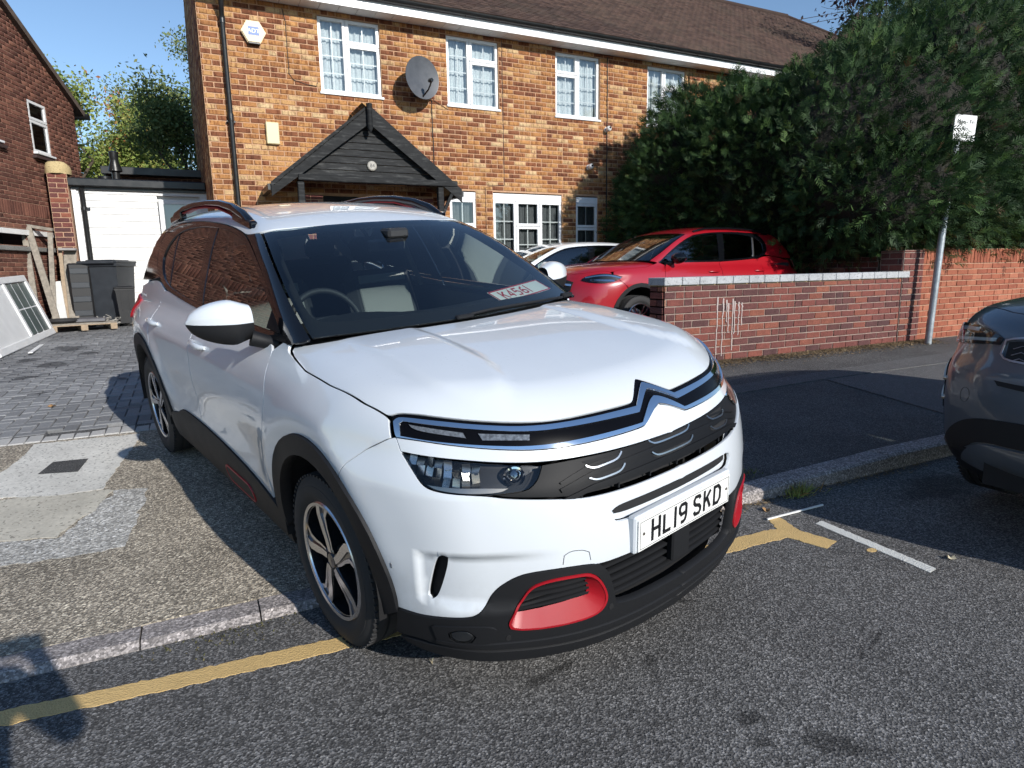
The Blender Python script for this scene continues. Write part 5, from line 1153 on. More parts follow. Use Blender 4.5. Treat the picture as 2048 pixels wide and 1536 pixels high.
# ------------------------------------------------------------------ things fixed to the house
al = empty('alarm_box', (1.24, YF, 5.16), 0, 'cream hexagonal alarm box with blue lettering high on the brick wall', 'alarm box')
hexa = [(.185 * math.cos(a), .185 * math.sin(a)) for a in np.linspace(0, 2 * PI, 7)[:-1]]
AM = frame((0, 0, 0), (1, 0, 0), (0, 0, 1)); mb = MB(); mb.prism(hexa, .0, .07, AM); mb.prism([(x * .93, y * .93) for x, y in hexa], .07, .085, AM); mb.build('alarm_cover', simple('cream_plastic', (.70, .56, .33), .4), al)
mb = MB(); mb.box((0, -.165, .05), (.17, .03, .075), AM, .006); mb.build('siren_grille', M_BLKP, al)
mb = MB(); mb.box((0, .01, .0857), (.16, .125, .0012), AM); mb.build('alarm_label', simple('label_blue', (.03, .11, .34), .4), al)
text_mesh('alarm_lettering', 'ADT', .085, M_PLATE, al, AM @ TR((0, .008, .0867)), sx=1.05)
tag(MB().box((1.41, YF - .035, 3.67), (.20, .075, .34), None, .012).build('meter_box', simple('yellowed_plastic', (.62, .55, .33), .45)), 'small yellowed plastic box fixed low on the brick left of the porch', 'junction box')
ds = empty('satellite_dish', (3.86, YF - .02, 4.60), 0, 'dark grey satellite dish on the wall between two upper windows', 'satellite dish')
dn = Vector((.25, -.85, .28)).normalized(); DM = frame((.0, -.30, .12), dn.cross(Vector((0, 0, 1))) * -1, (0, 0, 1)); DM = frame((.02, -.30, .10), Vector((0, 0, 1)).cross(dn), Vector((0, 0, 1)))
M_DISH = simple('dish_grey', (.075, .08, .09), .45, var=.15)
mb = MB(); prof = [(r_, .34 * r_ * r_) for r_ in np.linspace(0, .335, 9)]; mb.lathe(prof, 40, DM); mb.lathe([(.335, .038), (.345, .041), (.345, .030), (.335, .026)], 40, DM); mb.build('dish_face', M_DISH, ds, .8)
mb = MB(); mb.tube([DM @ Vector((0, -.30, .03)), DM @ Vector((0, -.22, .20)), DM @ Vector((0, -.10, .30))], .014, 8); mb.lathe([(0, 0), (.03, 0), (.035, -.06), (.02, -.1)], 12, DM @ TR((0, -.09, .31))); mb.build('feed_arm', M_BLKP, ds)
mb = MB(); mb.tube([DM @ Vector((0, 0, -.01)), (.02, -.16, .05), (.02, -.02, -.05)], .02, 8); mb.box((.02, -.012, -.05), (.12, .02, .18)); mb.build('wall_bracket', M_BLKP, ds)
def camera_unit(p, lab, tilt):
    c = empty('security_camera', p, 0, lab, 'camera', 'security cameras on the house wall')
    mb = MB(); mb.lathe([(0, 0), (.05, 0), (.052, .03), (.04, .04)], 18, frame((0, 0, 0), (1, 0, 0), (0, 0, 1))); mb.build('camera_base', M_WHT, c, .6)
    mb = MB(); mb.lathe([(0, .075), (.03, .07), (.046, .05), (.055, .02), (.05, -.02), (.03, -.045), (0, -.055)], 20, frame((0, -.09, 0), (1, .0, 0), (0, tilt, 1))); mb.build('camera_ball', M_WHT, c, 3.2)
    mb = MB(); mb.lathe([(0, .079), (.022, .077), (.026, .066)], 14, frame((0, -.09, 0), (1, 0, 0), (0, tilt, 1))); mb.build('camera_lens', M_BLK, c)
camera_unit((7.93, YF, 4.22), 'round white camera just below the third upper window', .3); camera_unit((7.50, YF, 3.46), 'round white camera lower down beside the hedge', .3)
def cable(name, pts, r_, mat, lab, cat='cable'):
    mb = MB(); mb.tube(pts, r_, 6); return tag(mb.build(name, mat, None, 3.2), lab, cat)
M_CAB = simple('black_cable', (.015, .014, .013), .6); M_CABR = simple('brown_cable', (.10, .055, .04), .6)
def wob(x, z0, z1, y=YF - .014, n=22, a=.006): return [(x + random.uniform(-a, a), y, z0 + (z1 - z0) * i / n) for i in range(n + 1)]
cable('wall_cable', wob(7.95, 5.62, .7), .011, M_CAB, 'thick black cable running down the facade past the white camera')
cable('wall_cable', wob(5.58, 5.62, 3.03, a=.003) + [(5.30, YF - .014, 3.01), (5.18, YF - .014, 2.97), (5.17, YF - .014, 1.0)], .005, M_CABR, 'thin brown cable down the facade between the second and third upper windows')
cable('wall_cable', [(1.70, YF - .014, 5.6)] + wob(1.74, 5.4, 4.62, a=.004, n=8) + [(1.80, YF - .014, 4.53), (2.0, YF - .014, 4.48), (2.16, YF - .014, 4.47), (2.18, YF - .014, 4.53)], .006, M_CAB, 'thin black cable looping across the brick left of the first upper window')
cable('wall_cable', [(4.07, YF - .2, 4.52), (4.14, YF - .03, 4.47)] + wob(4.16, 4.4, 3.05, a=.008, n=10), .009, M_CAB, 'black cable hanging from the satellite dish to the porch roof')
cable('wall_cable', [(4.07, YF - .2, 4.52), (4.2, YF - .03, 4.44), (4.47, YF - .014, 4.31)], .006, M_CABR, 'short brown cable from the dish to the second upper window')
# ------------------------------------------------------------------ white boarded side extension
ext = empty('side_extension', (0, 0, 0), 0, 'white boarded flat-roof extension with black fascia left of the house', 'building')
GY = 14.7
mb = MB(); mb.box((-.70, GY + 1.6, 1.85), (2.25, 3.0, 2.75)); mb.build('extension_core', M_WHITEW, ext)
for k in range(21):
    z0 = .50 + k * .124
    for a, b in ((-1.78, -.45), (.31, .44)) if z0 < 2.92 else ((-1.78, .44),):
        mb = MB(); mb.add([(a, GY - .022, z0), (b, GY - .022, z0), (b, GY - .006, z0 + .123), (a, GY - .006, z0 + .123), (a, GY + .10, z0), (b, GY + .10, z0), (b, GY + .10, z0 + .123), (a, GY + .10, z0 + .123)], [(0, 1, 2, 3), (0, 4, 5, 1), (0, 3, 7, 4), (1, 5, 6, 2), (3, 2, 6, 7)]); mb.build('board', M_WHITEW, ext)
mb = MB(); mb.box((-1.80, GY - .03, 1.8), (.08, .04, 2.6)); mb.build('corner_board', M_WHITEW, ext)
mb = MB(); mb.box((-.72, GY - .12, 3.17), (2.32, .10, .155), None, .02); mb.box((-.70, GY - .02, 3.07), (2.26, .10, .05)); mb.build('fascia', M_BLKP, ext)
mb = MB(); mb.box((-.70, GY + 1.4, 3.21), (2.28, 3.0, .06)); mb.build('flat_roof', M_BLKP, ext)
mb = MB(); mb.tube([(-1.67, GY - .10, 3.07), (-1.67, GY - .06, 2.96), (-1.67, GY - .06, .55)], .045, 12)
for z in (2.7, 1.5): mb.lathe([(.045, -.03), (.052, -.03), (.052, .03), (.045, .03)], 12, TR((-1.67, GY - .06, z))); mb.box((-1.61, GY - .06, z), (.08, .03, .03))
mb.build('downpipe', M_BLKP, ext, .7)
DMx = frame((-.43, GY - .01, .55), (1, 0, 0), (0, 0, 1)); window(ext, DMx, .74, 2.36, [(.03, .71, .03, 2.33, 1, 1)], None, name='door', sillw=0)
mb = MB(); mb.box((-.52, 17.4, 3.78), (2.1, .25, .17), None, .01); mb.build('upper_fascia', M_BLKP, ext)
brickwork(ext, frame((-1.5, 17.5, 0), (1, 0, 0), (0, 0, 1)), 0, 1.95, 3.2, 3.70, M_BL, M_ML, .078, .235, limit=60, seed=31)
fl = empty('flue_pipe', (-1.19, 16.0, 3.24), 0, 'tall black flue with flared cowl on the flat roof', 'flue', 'flues on the extension roof')
mb = MB(); mb.lathe([(0, 0), (.075, 0), (.075, .32), (.13, .34), (.12, .40), (.075, .55), (.08, .57), (.09, .72), (.06, .74), (0, .74)], 18); mb.build('flue_body', M_BLKP, fl, .7)
fl = empty('flue_pipe', (-1.36, 15.6, 3.24), 0, 'short black flue stub beside the tall cowl', 'flue', 'flues on the extension roof')
mb = MB(); mb.lathe([(0, 0), (.10, 0), (.10, .12), (.12, .125), (.12, .17), (.10, .18), (0, .18)], 18); mb.build('flue_body', M_BLKP, fl, .7)
# brick pier at the corner of the extension
pier = empty('brick_pier', (0, 0, 0), 0, 'red brick pier with a buff mortar cap beside the white boards', 'brick pier')
brickwork(pier, frame((-2.16, 14.5, 0), (1, 0, 0), (0, 0, 1)), 0, .30, .5, 3.30, M_BG, M_MO,   .0877, .262, limit=120, thick=.4, seed=33, joint=.016)
mb = MB(); V, F = [], []; n = 14
for i in range(6):
    t_ = i / 5
    for k in range(n): a = 2 * PI * k / n; rr_ = (.20 * math.cos(t_ * 1.5)**.6 + .012) * (1 + .08 * math.sin(3 * a + i)); V.append((-2.01 + rr_ * 1.0 * math.cos(a), 14.66 + rr_ * math.sin(a), 3.30 + .23 * math.sin(t_ * 1.57)))
F = [(i * n + k, i * n + (k + 1) % n, (i + 1) * n + (k + 1) % n, (i + 1) * n + k) for i in range(5) for k in range(n)]; mesh_obj('mortar_cap', V, F + [tuple(range(5 * n, 6 * n))], concrete('buff_mortar', (.52, .41, .22)), pier, 1.)
# ------------------------------------------------------------------ neighbour's house on the left
ld = Vector((.309, .951, 0)); LP = Vector((-2.311, 14.668, 0)); LM = frame(LP, ld, (0, 0, 1))
lh = empty('house', (0, 0, 0), 0, 'brown brick gable end of the house at the left edge', 'house')
def lclip(v):
    top = 5.81 - .55 * (1.61 + .19)
    if v <= top: return (-6.6, 1.61)
    return (min(-2.5, -6.6 + (v - top) / .55), max(-2.5, 1.61 - (v - top) / .55))
lh_holes = [(-.04, .54, 3.68, 4.58), (-1.60, -1.02, 3.68, 4.58), (-2.4, -.66, 1.98, 2.17)]
brickwork(lh, LM, -6.6, 1.61, .3, 7.05, M_BL, M_ML, .0734, .220, lh_holes, rowclip=lclip, limit=300, joint=.013, seed=41, bands=[(2.52, 2.74, 'soldier')], vis=lambda p: p.z > 1)
mb = MB(); q0 = Vector((-7.0, 10.05, .04)); 
for a, b in (((1.88, 4.66), (-2.5, 7.07)), ((-2.5, 7.07), (-6.9, 4.66))):
    mb.add([(a[0], a[1], -.1), (b[0], b[1], -.1), (b[0], b[1] + .12, -.1), (a[0], a[1] + .12, -.1), (a[0], a[1], .10), (b[0], b[1], .10), (b[0], b[1] + .12, .10), (a[0], a[1] + .12, .10)], [(4, 5, 6, 7), (0, 4, 7, 3), (3, 7, 6, 2), (0, 1, 5, 4), (1, 2, 6, 5)], LM)
mb.build('verge', simple('verge_tile', (.10, .075, .06), .9, var=.3), lh)
mb = MB(); mb.add([(1.90, 4.76, .1), (-2.5, 7.18, .1), (-2.5, 7.18, -8), (1.90, 4.76, -8)], [(0, 1, 2, 3)], LM); mb.add([(-6.9, 4.76, .1), (-2.5, 7.18, .1), (-2.5, 7.18, -8), (-6.9, 4.76, -8)], [(3, 2, 1, 0)], LM); mb.build('roof', M_TILE, lh)
mb = MB(); mb.add([(1.61, .3, 0), (1.61, 4.8, 0), (1.61, 4.8, -8), (1.61, .3, -8)], [(0, 1, 2, 3)], LM); mb.add([(-6.6, .3, 0), (-6.6, 4.8, 0), (-6.6, 4.8, -8), (-6.6, .3, -8)], [(3, 2, 1, 0)], LM); mb.build('return_walls', M_BL, lh)
mb = MB(); mb.tube([LM @ Vector((1.88, 4.70, .16)), LM @ Vector((1.88, 4.70, -8))], .06, 8); mb.build('gutter', M_BLKP, lh)
for a in (-.04, -1.60):
    M2 = LM @ TR((a, 3.68, .0)); window(lh, M2, .58, .90, [(0, .58, .56, .90, 1, 1), (0, .58, 0, .56, 1, 1)], None, sillw=.05)
    mb = MB(); mb.box((.29, -.09, .03), (.72, .05, .10), M2); mb.build('tile_sill', simple('dark_sill', (.05, .03, .028), .8), lh)
mb = MB(); mb.box((-.90, 2.215, .02), (2.4, .085, .06), LM); mb.build('lintel', M_WHITEW, lh)
mb = MB(); mb.box((-1.0, 1.93, .03), (2.8, .08, .09), LM, .01); mb.build('opening_sill', concrete('grey_sill', (.22, .22, .21)), lh)
mb = MB(); mb.box((-1.53, 2.07, -.4), (1.8, .2, .02), LM); mb.build('opening_backing', M_ROOMD, lh)
# ------------------------------------------------------------------ front garden walls
GWY = 5.8; gw = empty('garden_wall', (0, 0, 0), 0, 'low red brick garden wall with pale grey coping blocks', 'wall')
GM = frame((0, GWY, 0), (1, 0, 0), (0, 0, 1))
def drift(r, u, v): return r.random() * .9 + .1 * (1 if u < 5.2 else 0)
brickwork(gw, GM, 4.81, 9.10, .20, 1.205, M_BG, M_MG, .0855, .262, limit=300, thick=.24, seed=51, joint=.014, rnd=drift)
brickwork(gw, frame((4.81, GWY + .24, 0), (0, -1, 0), (0, 0, 1)), 0, .24, .20, 1.205, M_BG, M_MG, .0855, .262, limit=30, thick=.02, seed=52, joint=.014, back=False)
M_COPE = concrete('grey_coping', (.42, .43, .44)); k = 4.79; i = 0
while k < 9.08:
    L = .262; mb = MB(); mb.box((k + L / 2, GWY + .115, 1.258), (L - .008, .30, .088), None, .006); mb.build('coping_block', M_COPE, gw); k += L
mb = MB(); mb.box((6.955, GWY + .12, 1.210), (4.29, .25, .014)); mb.build('bedding_mortar', mortarmat('yellow_mortar', (.55, .38, .18)), gw)
pt = empty('gate_pier', (0, 0, 0), 0, 'taller dark red brick pier between the low wall and the orange wall', 'brick pier')
brickwork(pt, frame((9.11, GWY - .012, 0), (1, 0, 0), (0, 0, 1)), 0, .46, .20, 1.60, M_BG, M_MG, .0855, .262, limit=120, thick=.35, seed=53, joint=.014)
brickwork(pt, frame((9.108, GWY + .33, 0), (0, -1, 0), (0, 0, 1)), 0, .335, .20, 1.595, M_BG, M_MG, .0855, .262, limit=60, thick=.01, seed=57, joint=.014, back=False)
nw = empty('garden_wall', (0, 0, 0), 0, 'orange brick garden wall with a soldier course under the hedge', 'wall')
brickwork(nw, frame((0, GWY + .02, 0), (1, 0, 0), (0, 0, 1)), 9.60, 17.5, .20, 1.62, M_BO, M_MO, .0855, .262, limit=300, thick=.24, seed=54, joint=.013, bands=[(1.38, 1.62, 'soldier')])
bw = empty('garden_wall', (0, 0, 0), 0, 'shaded boundary wall behind the red car below the hedge', 'wall')
brickwork(bw, frame((9.16, 11.2, 0), (0, -1, 0), (0, 0, 1)), 0, 5.0, .25, 1.52, M_BG, M_MG, .0855, .262, limit=120, thick=.24, seed=55, joint=.014)
M_DRIP = simple('white_drips', (.40, .33, .31), .8)
mb = MB(); r_ = random.Random(4)
for x, z0, z1 in ((5.62, 1.06, .36), (5.71, 1.04, .34), (5.77, 1.02, .75), (5.80, .98, .62), (5.87, 1.03, .40), (5.90, 1.0, .60), (5.97, .99, .58), (6.02, .98, .70)):
    n = 12; xs = [x + r_.gauss(0, .004) + .02 * 0 for _ in range(n + 1)]; ws = [.0065 * (1 + .8 * math.exp(-((i - 1) / 2)**2)) for i in range(n + 1)]
    for i in range(n):
        a, b = z0 + (z1 - z0) * i / n, z0 + (z1 - z0) * (i + 1) / n; mb.add([(xs[i] - ws[i], GWY - .0145, a), (xs[i] + ws[i], GWY - .0145, a), (xs[i + 1] + ws[i + 1], GWY - .0145, b), (xs[i + 1] - ws[i + 1], GWY - .0145, b)], [(3, 2, 1, 0)])
o = mb.build('paint_drips', M_DRIP); tag(o, 'white paint dribbles running down the low brick wall', 'paint marks')
# sign pole with parking plate
pole = empty('sign_post', (9.40, 5.52, .28), 0, 'grey metal post leaning in front of the brick pier', 'sign post')
M_GALV = simple('galvanised_steel', (.34, .37, .39), .45, metal=.5, var=.25, vs=15)
mb = MB(); mb.tube([(0, 0, -.1), (.055, 0, .95), (.088, 0, 1.55), (.16, 0, 2.3), (.235, 0, 3.1)], .045, 18); mb.build('post', M_GALV, pole, .9)
sg_ = empty('parking_sign', (9.66, 5.46, 3.22), 0, 'small white parking plate half hidden in the hedge', 'sign')
mb = MB(); mb.box((0, 0, 0), (.36, .012, .34), TR(ry=.05, rz=-.25), .004); mb.build('sign_plate', M_WHT, sg_)
SM = TR(ry=.05, rz=-.25) @ frame((0, -.008, 0), (1, 0, 0), (0, 0, 1))
for i, tx in enumerate(('Mon - Fri', 'No', '8am-5pm')): text_mesh('sign_lettering', tx, .075, M_INK, sg_, SM @ TR((0, .08 - i * .09, 0)))
# far gable behind the hedge, overhead wires
fg = empty('house', (0, 0, 0), 0, 'distant brown brick gable peak above the hedge', 'house')
brickwork(fg, frame((0, 18., 0), (1, 0, 0), (0, 0, 1)), 21.5, 29., 5., 10.75, M_BL, M_ML, .085, .26, limit=60, rowclip=lambda v: (21.5 + max(0, v - 8.2) * .98, 26.6 - max(0, v - 8.2) * .98), seed=61)
for a, b in (((21.2, 8.0), (24.05, 10.85)), ((24.05, 10.85), (26.9, 8.0))):
    mb = MB(); mb.bar((a[0], 17.9, a[1]), (b[0], 17.9, b[1]), .3, .10, (0, 1, 0)); mb.build('verge', M_TILE, fg)
for (a, b), lb in ((((13, 20, 8.6), (34, 20, 14.1)), 'upper of two thin overhead wires beyond the roof'), (((13, 20, 8.35), (34, 20, 13.9)), 'lower of two thin overhead wires beyond the roof')):
    cable('overhead_wire', [Vector(a).lerp(Vector(b), t_) for t_ in (0, .5, 1)], .012, M_CAB, lb, 'wire')
# ------------------------------------------------------------------ vegetation
def leafmat(name, stops, rough=.65, vs=.8):
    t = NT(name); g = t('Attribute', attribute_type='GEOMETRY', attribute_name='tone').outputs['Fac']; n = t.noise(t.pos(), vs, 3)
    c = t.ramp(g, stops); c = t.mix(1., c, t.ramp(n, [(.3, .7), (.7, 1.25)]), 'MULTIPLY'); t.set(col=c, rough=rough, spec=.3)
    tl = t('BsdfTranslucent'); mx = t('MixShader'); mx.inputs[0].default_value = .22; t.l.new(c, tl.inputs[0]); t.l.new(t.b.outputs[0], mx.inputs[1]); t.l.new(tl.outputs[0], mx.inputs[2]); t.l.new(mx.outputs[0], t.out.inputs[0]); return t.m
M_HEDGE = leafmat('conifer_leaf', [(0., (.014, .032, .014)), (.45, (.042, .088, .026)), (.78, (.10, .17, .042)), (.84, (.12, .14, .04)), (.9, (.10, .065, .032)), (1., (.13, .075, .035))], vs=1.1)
M_BARK = simple('bark', (.10, .075, .055), .95, var=.3, vs=20, bump=.8, bs=30)
def basis(dv, r):
    up = r.normal(0, 1, dv.shape); s = np.cross(dv, up); s = unit(s); return s, np.cross(s, dv)
def spray_mesh(name, P, Dv, size, tone, mat, parent, r, pairs=5, flat=None):
    """flat feathery conifer fronds: a stem blade with alternating side blades, as quads"""
    n = len(P); s, nn = basis(Dv, r); quads = []; tn = []
    def blade(a, b, w, side):
        m = a + (b - a) * .45; return np.stack([a, m + side * w, b, m - side * w], 1)
    tip = P + Dv * size[:, None]; droop = np.array((0, 0, -1.)) * (size * .12)[:, None]
    quads.append(blade(P, tip + droop, (size * .035)[:, None], s)); tn.append(tone)
    for k in range(pairs):
        t = .18 + .68 * k / pairs; b0 = P + Dv * (size * t)[:, None] + droop * t * t; L = (size * (.44 - .30 * t) * r.uniform(.8, 1.2, n))[:, None]
        for sg in (-1, 1):
            d = unit(Dv * .75 + s * sg * .75 + nn * r.normal(0, .22, (n, 1))); quads.append(blade(b0, b0 + d * L + droop * t, L * .105, unit(np.cross(d, nn)))); tn.append(np.clip(tone + r.normal(0, .05, n), 0, 1))
    Q = np.concatenate(quads); V = Q.reshape(-1, 3); F = np.arange(len(V)).reshape(-1, 4)
    return np_mesh(name, V, F, mat, parent, {'tone': np.concatenate(tn)})
def blob_core(mb, c, rad, r, sc=.82, n=18, m=12):
    V = []; F = []
    for j in range(m + 1):
        th = PI * j / m
        for k in range(n):
            a = 2 * PI * k / n; q = sc * (1 + .12 * math.sin(3 * a + c[0]) * math.sin(2 * th + c[1]))
            V.append((c[0] + rad[0] * q * math.sin(th) * math.cos(a), c[1] + rad[1] * q * math.sin(th) * math.sin(a), c[2] + rad[2] * q * math.cos(th)))
    for j in range(m):
        for k in range(n): F.append((j * n + k, (j + 1) * n + k, (j + 1) * n + (k + 1) % n, j * n + (k + 1) % n))
    mb.add(V, F)
def conifer(blobs, count, lab, seed, trunks, lean=(0, 0, .45), deadz=1.9, holes=(), size=(.13, .30)):
    r = np.random.default_rng(seed); root = empty('conifer_hedge', (blobs[0][0], blobs[0][1], .3), 0, lab, 'hedge'); o0 = np.array(root.location)
    vol = np.array([b[3] * b[4] + b[4] * b[5] for b in blobs]); pick = r.choice(len(blobs), count * 2, p=vol / vol.sum()); B = np.array(blobs)[pick]
    d = unit(r.normal(0, 1, (count * 2, 3))); rr = r.uniform(.74, 1.03, (count * 2, 1)); lump = 1 + .10 * np.sin(d[:, :1] * 7 + B[:, :1] * 3) * np.sin(d[:, 1:2] * 6 + d[:, 2:] * 5)
    P = B[:, :3] + d * B[:, 3:] * rr * lump; N = unit(d / B[:, 3:])
    keep = np.ones(len(P), bool)
    for b in blobs: keep &= ~((((P - b[:3]) / b[3:])**2).sum(1) < .50)
    keep &= (P[:, 2] > 1.35) & ((P[:, 1] > 5.62) | (P[:, 2] > 1.62)); keep &= ~((P[:, 1] > 11.2) & (P[:, 0] < 21))
    for hx_, hy, hz, hr in holes: keep &= np.linalg.norm((P - np.array((hx_, hy, hz))) * (1, .5, 1), axis=1) > hr
    P, N, rr = P[keep][:count], N[keep][:count], rr[keep][:count, 0]
    Dv = unit(N * r.uniform(.5, 1., (len(P), 1)) + np.array(lean) * r.uniform(.5, 1.4, (len(P), 1)) + r.normal(0, .30, P.shape))
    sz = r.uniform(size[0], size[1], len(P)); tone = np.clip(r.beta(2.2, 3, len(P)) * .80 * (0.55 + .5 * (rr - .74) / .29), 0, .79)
    dead = r.random(len(P)) < np.clip((deadz - P[:, 2]) * .9, .012, .75); tone[dead] = r.uniform(.84, 1., dead.sum())
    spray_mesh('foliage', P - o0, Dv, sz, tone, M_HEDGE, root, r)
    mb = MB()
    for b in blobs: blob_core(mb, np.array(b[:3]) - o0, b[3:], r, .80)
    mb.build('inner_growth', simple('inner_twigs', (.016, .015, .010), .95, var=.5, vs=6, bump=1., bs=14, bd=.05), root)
    for x, y in trunks:
        mb = MB(); mb.tube([Vector((x, y, gzf(x, y) - .1)) - Vector(o0), Vector((x + .1, y, 1.6)) - Vector(o0), Vector((x, y + .1, 3.)) - Vector(o0)], [.12, .10, .07], 9); mb.build('trunk', M_BARK, root, .9)
    return root
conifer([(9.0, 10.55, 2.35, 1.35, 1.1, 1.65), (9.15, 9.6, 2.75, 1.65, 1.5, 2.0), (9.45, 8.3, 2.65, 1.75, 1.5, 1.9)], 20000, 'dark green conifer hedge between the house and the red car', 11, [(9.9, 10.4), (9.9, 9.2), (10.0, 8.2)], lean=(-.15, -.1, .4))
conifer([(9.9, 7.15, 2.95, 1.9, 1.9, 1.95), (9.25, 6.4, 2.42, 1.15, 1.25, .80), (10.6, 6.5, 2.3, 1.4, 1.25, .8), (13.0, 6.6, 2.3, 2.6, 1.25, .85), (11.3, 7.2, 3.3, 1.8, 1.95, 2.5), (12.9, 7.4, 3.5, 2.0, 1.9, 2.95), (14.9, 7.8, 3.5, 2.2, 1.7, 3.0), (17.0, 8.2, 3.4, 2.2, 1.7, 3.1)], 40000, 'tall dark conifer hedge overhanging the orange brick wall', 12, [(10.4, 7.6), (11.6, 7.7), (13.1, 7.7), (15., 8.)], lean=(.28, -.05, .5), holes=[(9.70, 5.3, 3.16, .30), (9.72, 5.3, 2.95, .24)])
def tree(pos, H, lab, leaf, seed, spread=.9, leaves=7000, ls=.16, first=.28, cat='tree', twiggy=0, depth=4, lw=.5, bark=None, trunk_r=.16):
    r = random.Random(seed); root = empty('tree', pos, 0, lab, cat, 'trees behind the houses'); mb = MB(); ends = []
    def grow(p, d, L, rad, lev):
        q = p; pts = [p]; n = 4
        for i in range(n):
            d = (d + Vector((r.gauss(0, .13), r.gauss(0, .13), r.gauss(.03, .08)))).normalized(); q = q + d * (L / n); pts.append(q)
            if lev >= depth - 2: ends.append((q, d))
        mb.tube(pts, [rad * (1 - .45 * i / n) for i in range(n + 1)], 7 if lev < 2 else 4, False)
        if lev < depth:
            for k in range(r.choice((2, 3, 3)) if lev else 5):
                b = pts[r.randint(2 if lev else 2, n)]; a = r.uniform(0, 2 * PI); t = d.orthogonal().normalized(); t.rotate(Matrix.Rotation(a, 3, d)); nd = (d * r.uniform(.5, .9) + t * r.uniform(.5, .95) * spread).normalized(); grow(b, nd, L * r.uniform(.58, .78), rad * .52, lev + 1)
    grow(Vector((0, 0, -.2)), Vector((0, 0, 1)), H * .45, trunk_r, 0); mb.build('trunk', bark or M_BARK, root, .9)
    g = np.random.default_rng(seed); E_ = np.array([tuple(e[0]) for e in ends]); E_ = E_[E_[:, 2] > H * first]
    zc = E_[:, 2].max(); sc = H / zc; i = g.integers(0, len(E_), leaves); P = E_[i] + g.normal(0, ls * 1.9, (leaves, 3)); d = unit(g.normal(0, 1, (leaves, 3)) + (0, 0, .1)); s, n2 = basis(d, g); sz = (ls * g.uniform(.6, 1.3, leaves))[:, None]
    Q = np.stack([P, P + d * sz * .5 + s * sz * lw * .5, P + d * sz, P + d * sz * .5 - s * sz * lw * .5], 1); tone = np.clip(g.beta(2, 2, leaves) + .25 * (np.sin(P[:, 0] * 1.7) * np.sin(P[:, 2] * 1.3 + P[:, 1])), 0, 1)
    np_mesh('crown', Q.reshape(-1, 3), np.arange(leaves * 4).reshape(-1, 4), leaf, root, {'tone': tone}); return root
M_LF1 = leafmat('yellow_green_leaf', [(0., (.13, .19, .045)), (.5, (.26, .33, .08)), (.86, (.38, .39, .12)), (.95, (.42, .22, .07)), (1., (.42, .17, .06))])
M_LF2 = leafmat('ivy_leaf', [(0., (.05, .085, .03)), (.6, (.13, .18, .055)), (1., (.26, .28, .10))])
M_LF3 = leafmat('plum_leaf', [(0., (.020, .012, .016)), (.6, (.05, .028, .034)), (1., (.11, .055, .05))])
M_BARKL = simple('pale_bark', (.36, .31, .25), .9, var=.25, vs=12)
tree((-3.0, 30, .5), 9.6, 'yellow-green autumn tree just right of the brown gable', M_LF1, 5, leaves=48000, ls=.15, first=.1)
tree((-1.3, 34, .5), 8.4, 'loose pale green tree behind the flue pipes', M_LF1, 8, leaves=30000, ls=.13, first=.08)
tree((.75, 30, .5), 11.6, 'taller ivy-dark tree with bare pale twigs against the house corner', M_LF2, 9, leaves=42000, ls=.13, first=.1, bark=M_BARKL, spread=.8)
tree((.55, 24, .5), 6.6, 'low dense leafy tree close to the house corner', M_LF2, 23, leaves=36000, ls=.12, first=.05, spread=1.0)
tree((20.5, 13.6, .4), 10.5, 'dark plum-leaved tree above the right end of the hedge', M_LF3, 14, leaves=14000, ls=.13, first=.3, spread=1.1)
tree((17.2, 13.0, .4), 9.2, 'thin plum-leaved tree beside the distant gable', M_LF3, 17, leaves=2600, ls=.15, first=.55, spread=.8, trunk_r=.09)
# weeds, dry litter and leaves
M_DRYW = leafmat('dry_moss', [(0., (.05, .06, .025)), (.6, (.13, .12, .05)), (1., (.22, .17, .08))])
def tuft(p, lab, n, h, mat, seed, spread=.06, tone=(.2, .8)):
    g = np.random.default_rng(seed); P = np.stack([g.normal(0, spread, n), g.normal(0, spread * .5, n), np.zeros(n)], 1); d = unit(np.stack([g.normal(0, .5, n), g.normal(0, .5, n), g.uniform(.4, 1.2, n)], 1)); s, _ = basis(d, g); L = (h * g.uniform(.5, 1.2, n))[:, None]
    Q = np.stack([P - s * .003, P + s * .003, P + d * L * .6 + s * .003, P + d * L - (0, 0, .1) * L], 1); o = np_mesh('weed', Q.reshape(-1, 3), np.arange(4 * n).reshape(-1, 4), mat, None, {'tone': g.uniform(*tone, n)}); o.location = p; return tag(o, lab, 'weed', 'weeds along the kerb')
tuft((3.30, 2.63, .0), 'dry weed tuft in the kerb joint near the yellow T mark', 160, .09, M_LF1, 1, tone=(.5, .95)); tuft((3.12, 2.92, .06), 'small green grass tuft behind the kerb', 140, .06, M_LF2, 2, tone=(.4, 1.)); tuft((.02, 2.645, .0), 'moss and grass along the dropped kerb foot', 260, .012, M_DRYW, 3, .14, (.2, .9))
def litter(name, n, region, mat, lab, size, seed, tone=(0, 1), cat='leaf litter'):
    g = np.random.default_rng(seed); xy = region(g, n); z = gz(xy[:, 0], xy[:, 1]) + .008; P = np.concatenate([xy, z[:, None]], 1); a = g.uniform(0, 2 * PI, n); s = (size * g.uniform(.5, 1.4, n))[:, None]; u_ = np.stack([np.cos(a), np.sin(a), g.normal(0, .25, n)], 1); v_ = np.stack([-np.sin(a), np.cos(a), g.normal(0, .25, n)], 1)
    Q = np.stack([P - u_ * s, P + v_ * s * .5, P + u_ * s, P - v_ * s * .5], 1); Q[..., 2] = np.maximum(Q[..., 2], z[:, None] - .002); o = np_mesh(name, Q.reshape(-1, 3), np.arange(4 * n).reshape(-1, 4), mat, None, {'tone': g.uniform(*tone, n)}); return tag(o, lab, cat, kind='stuff')
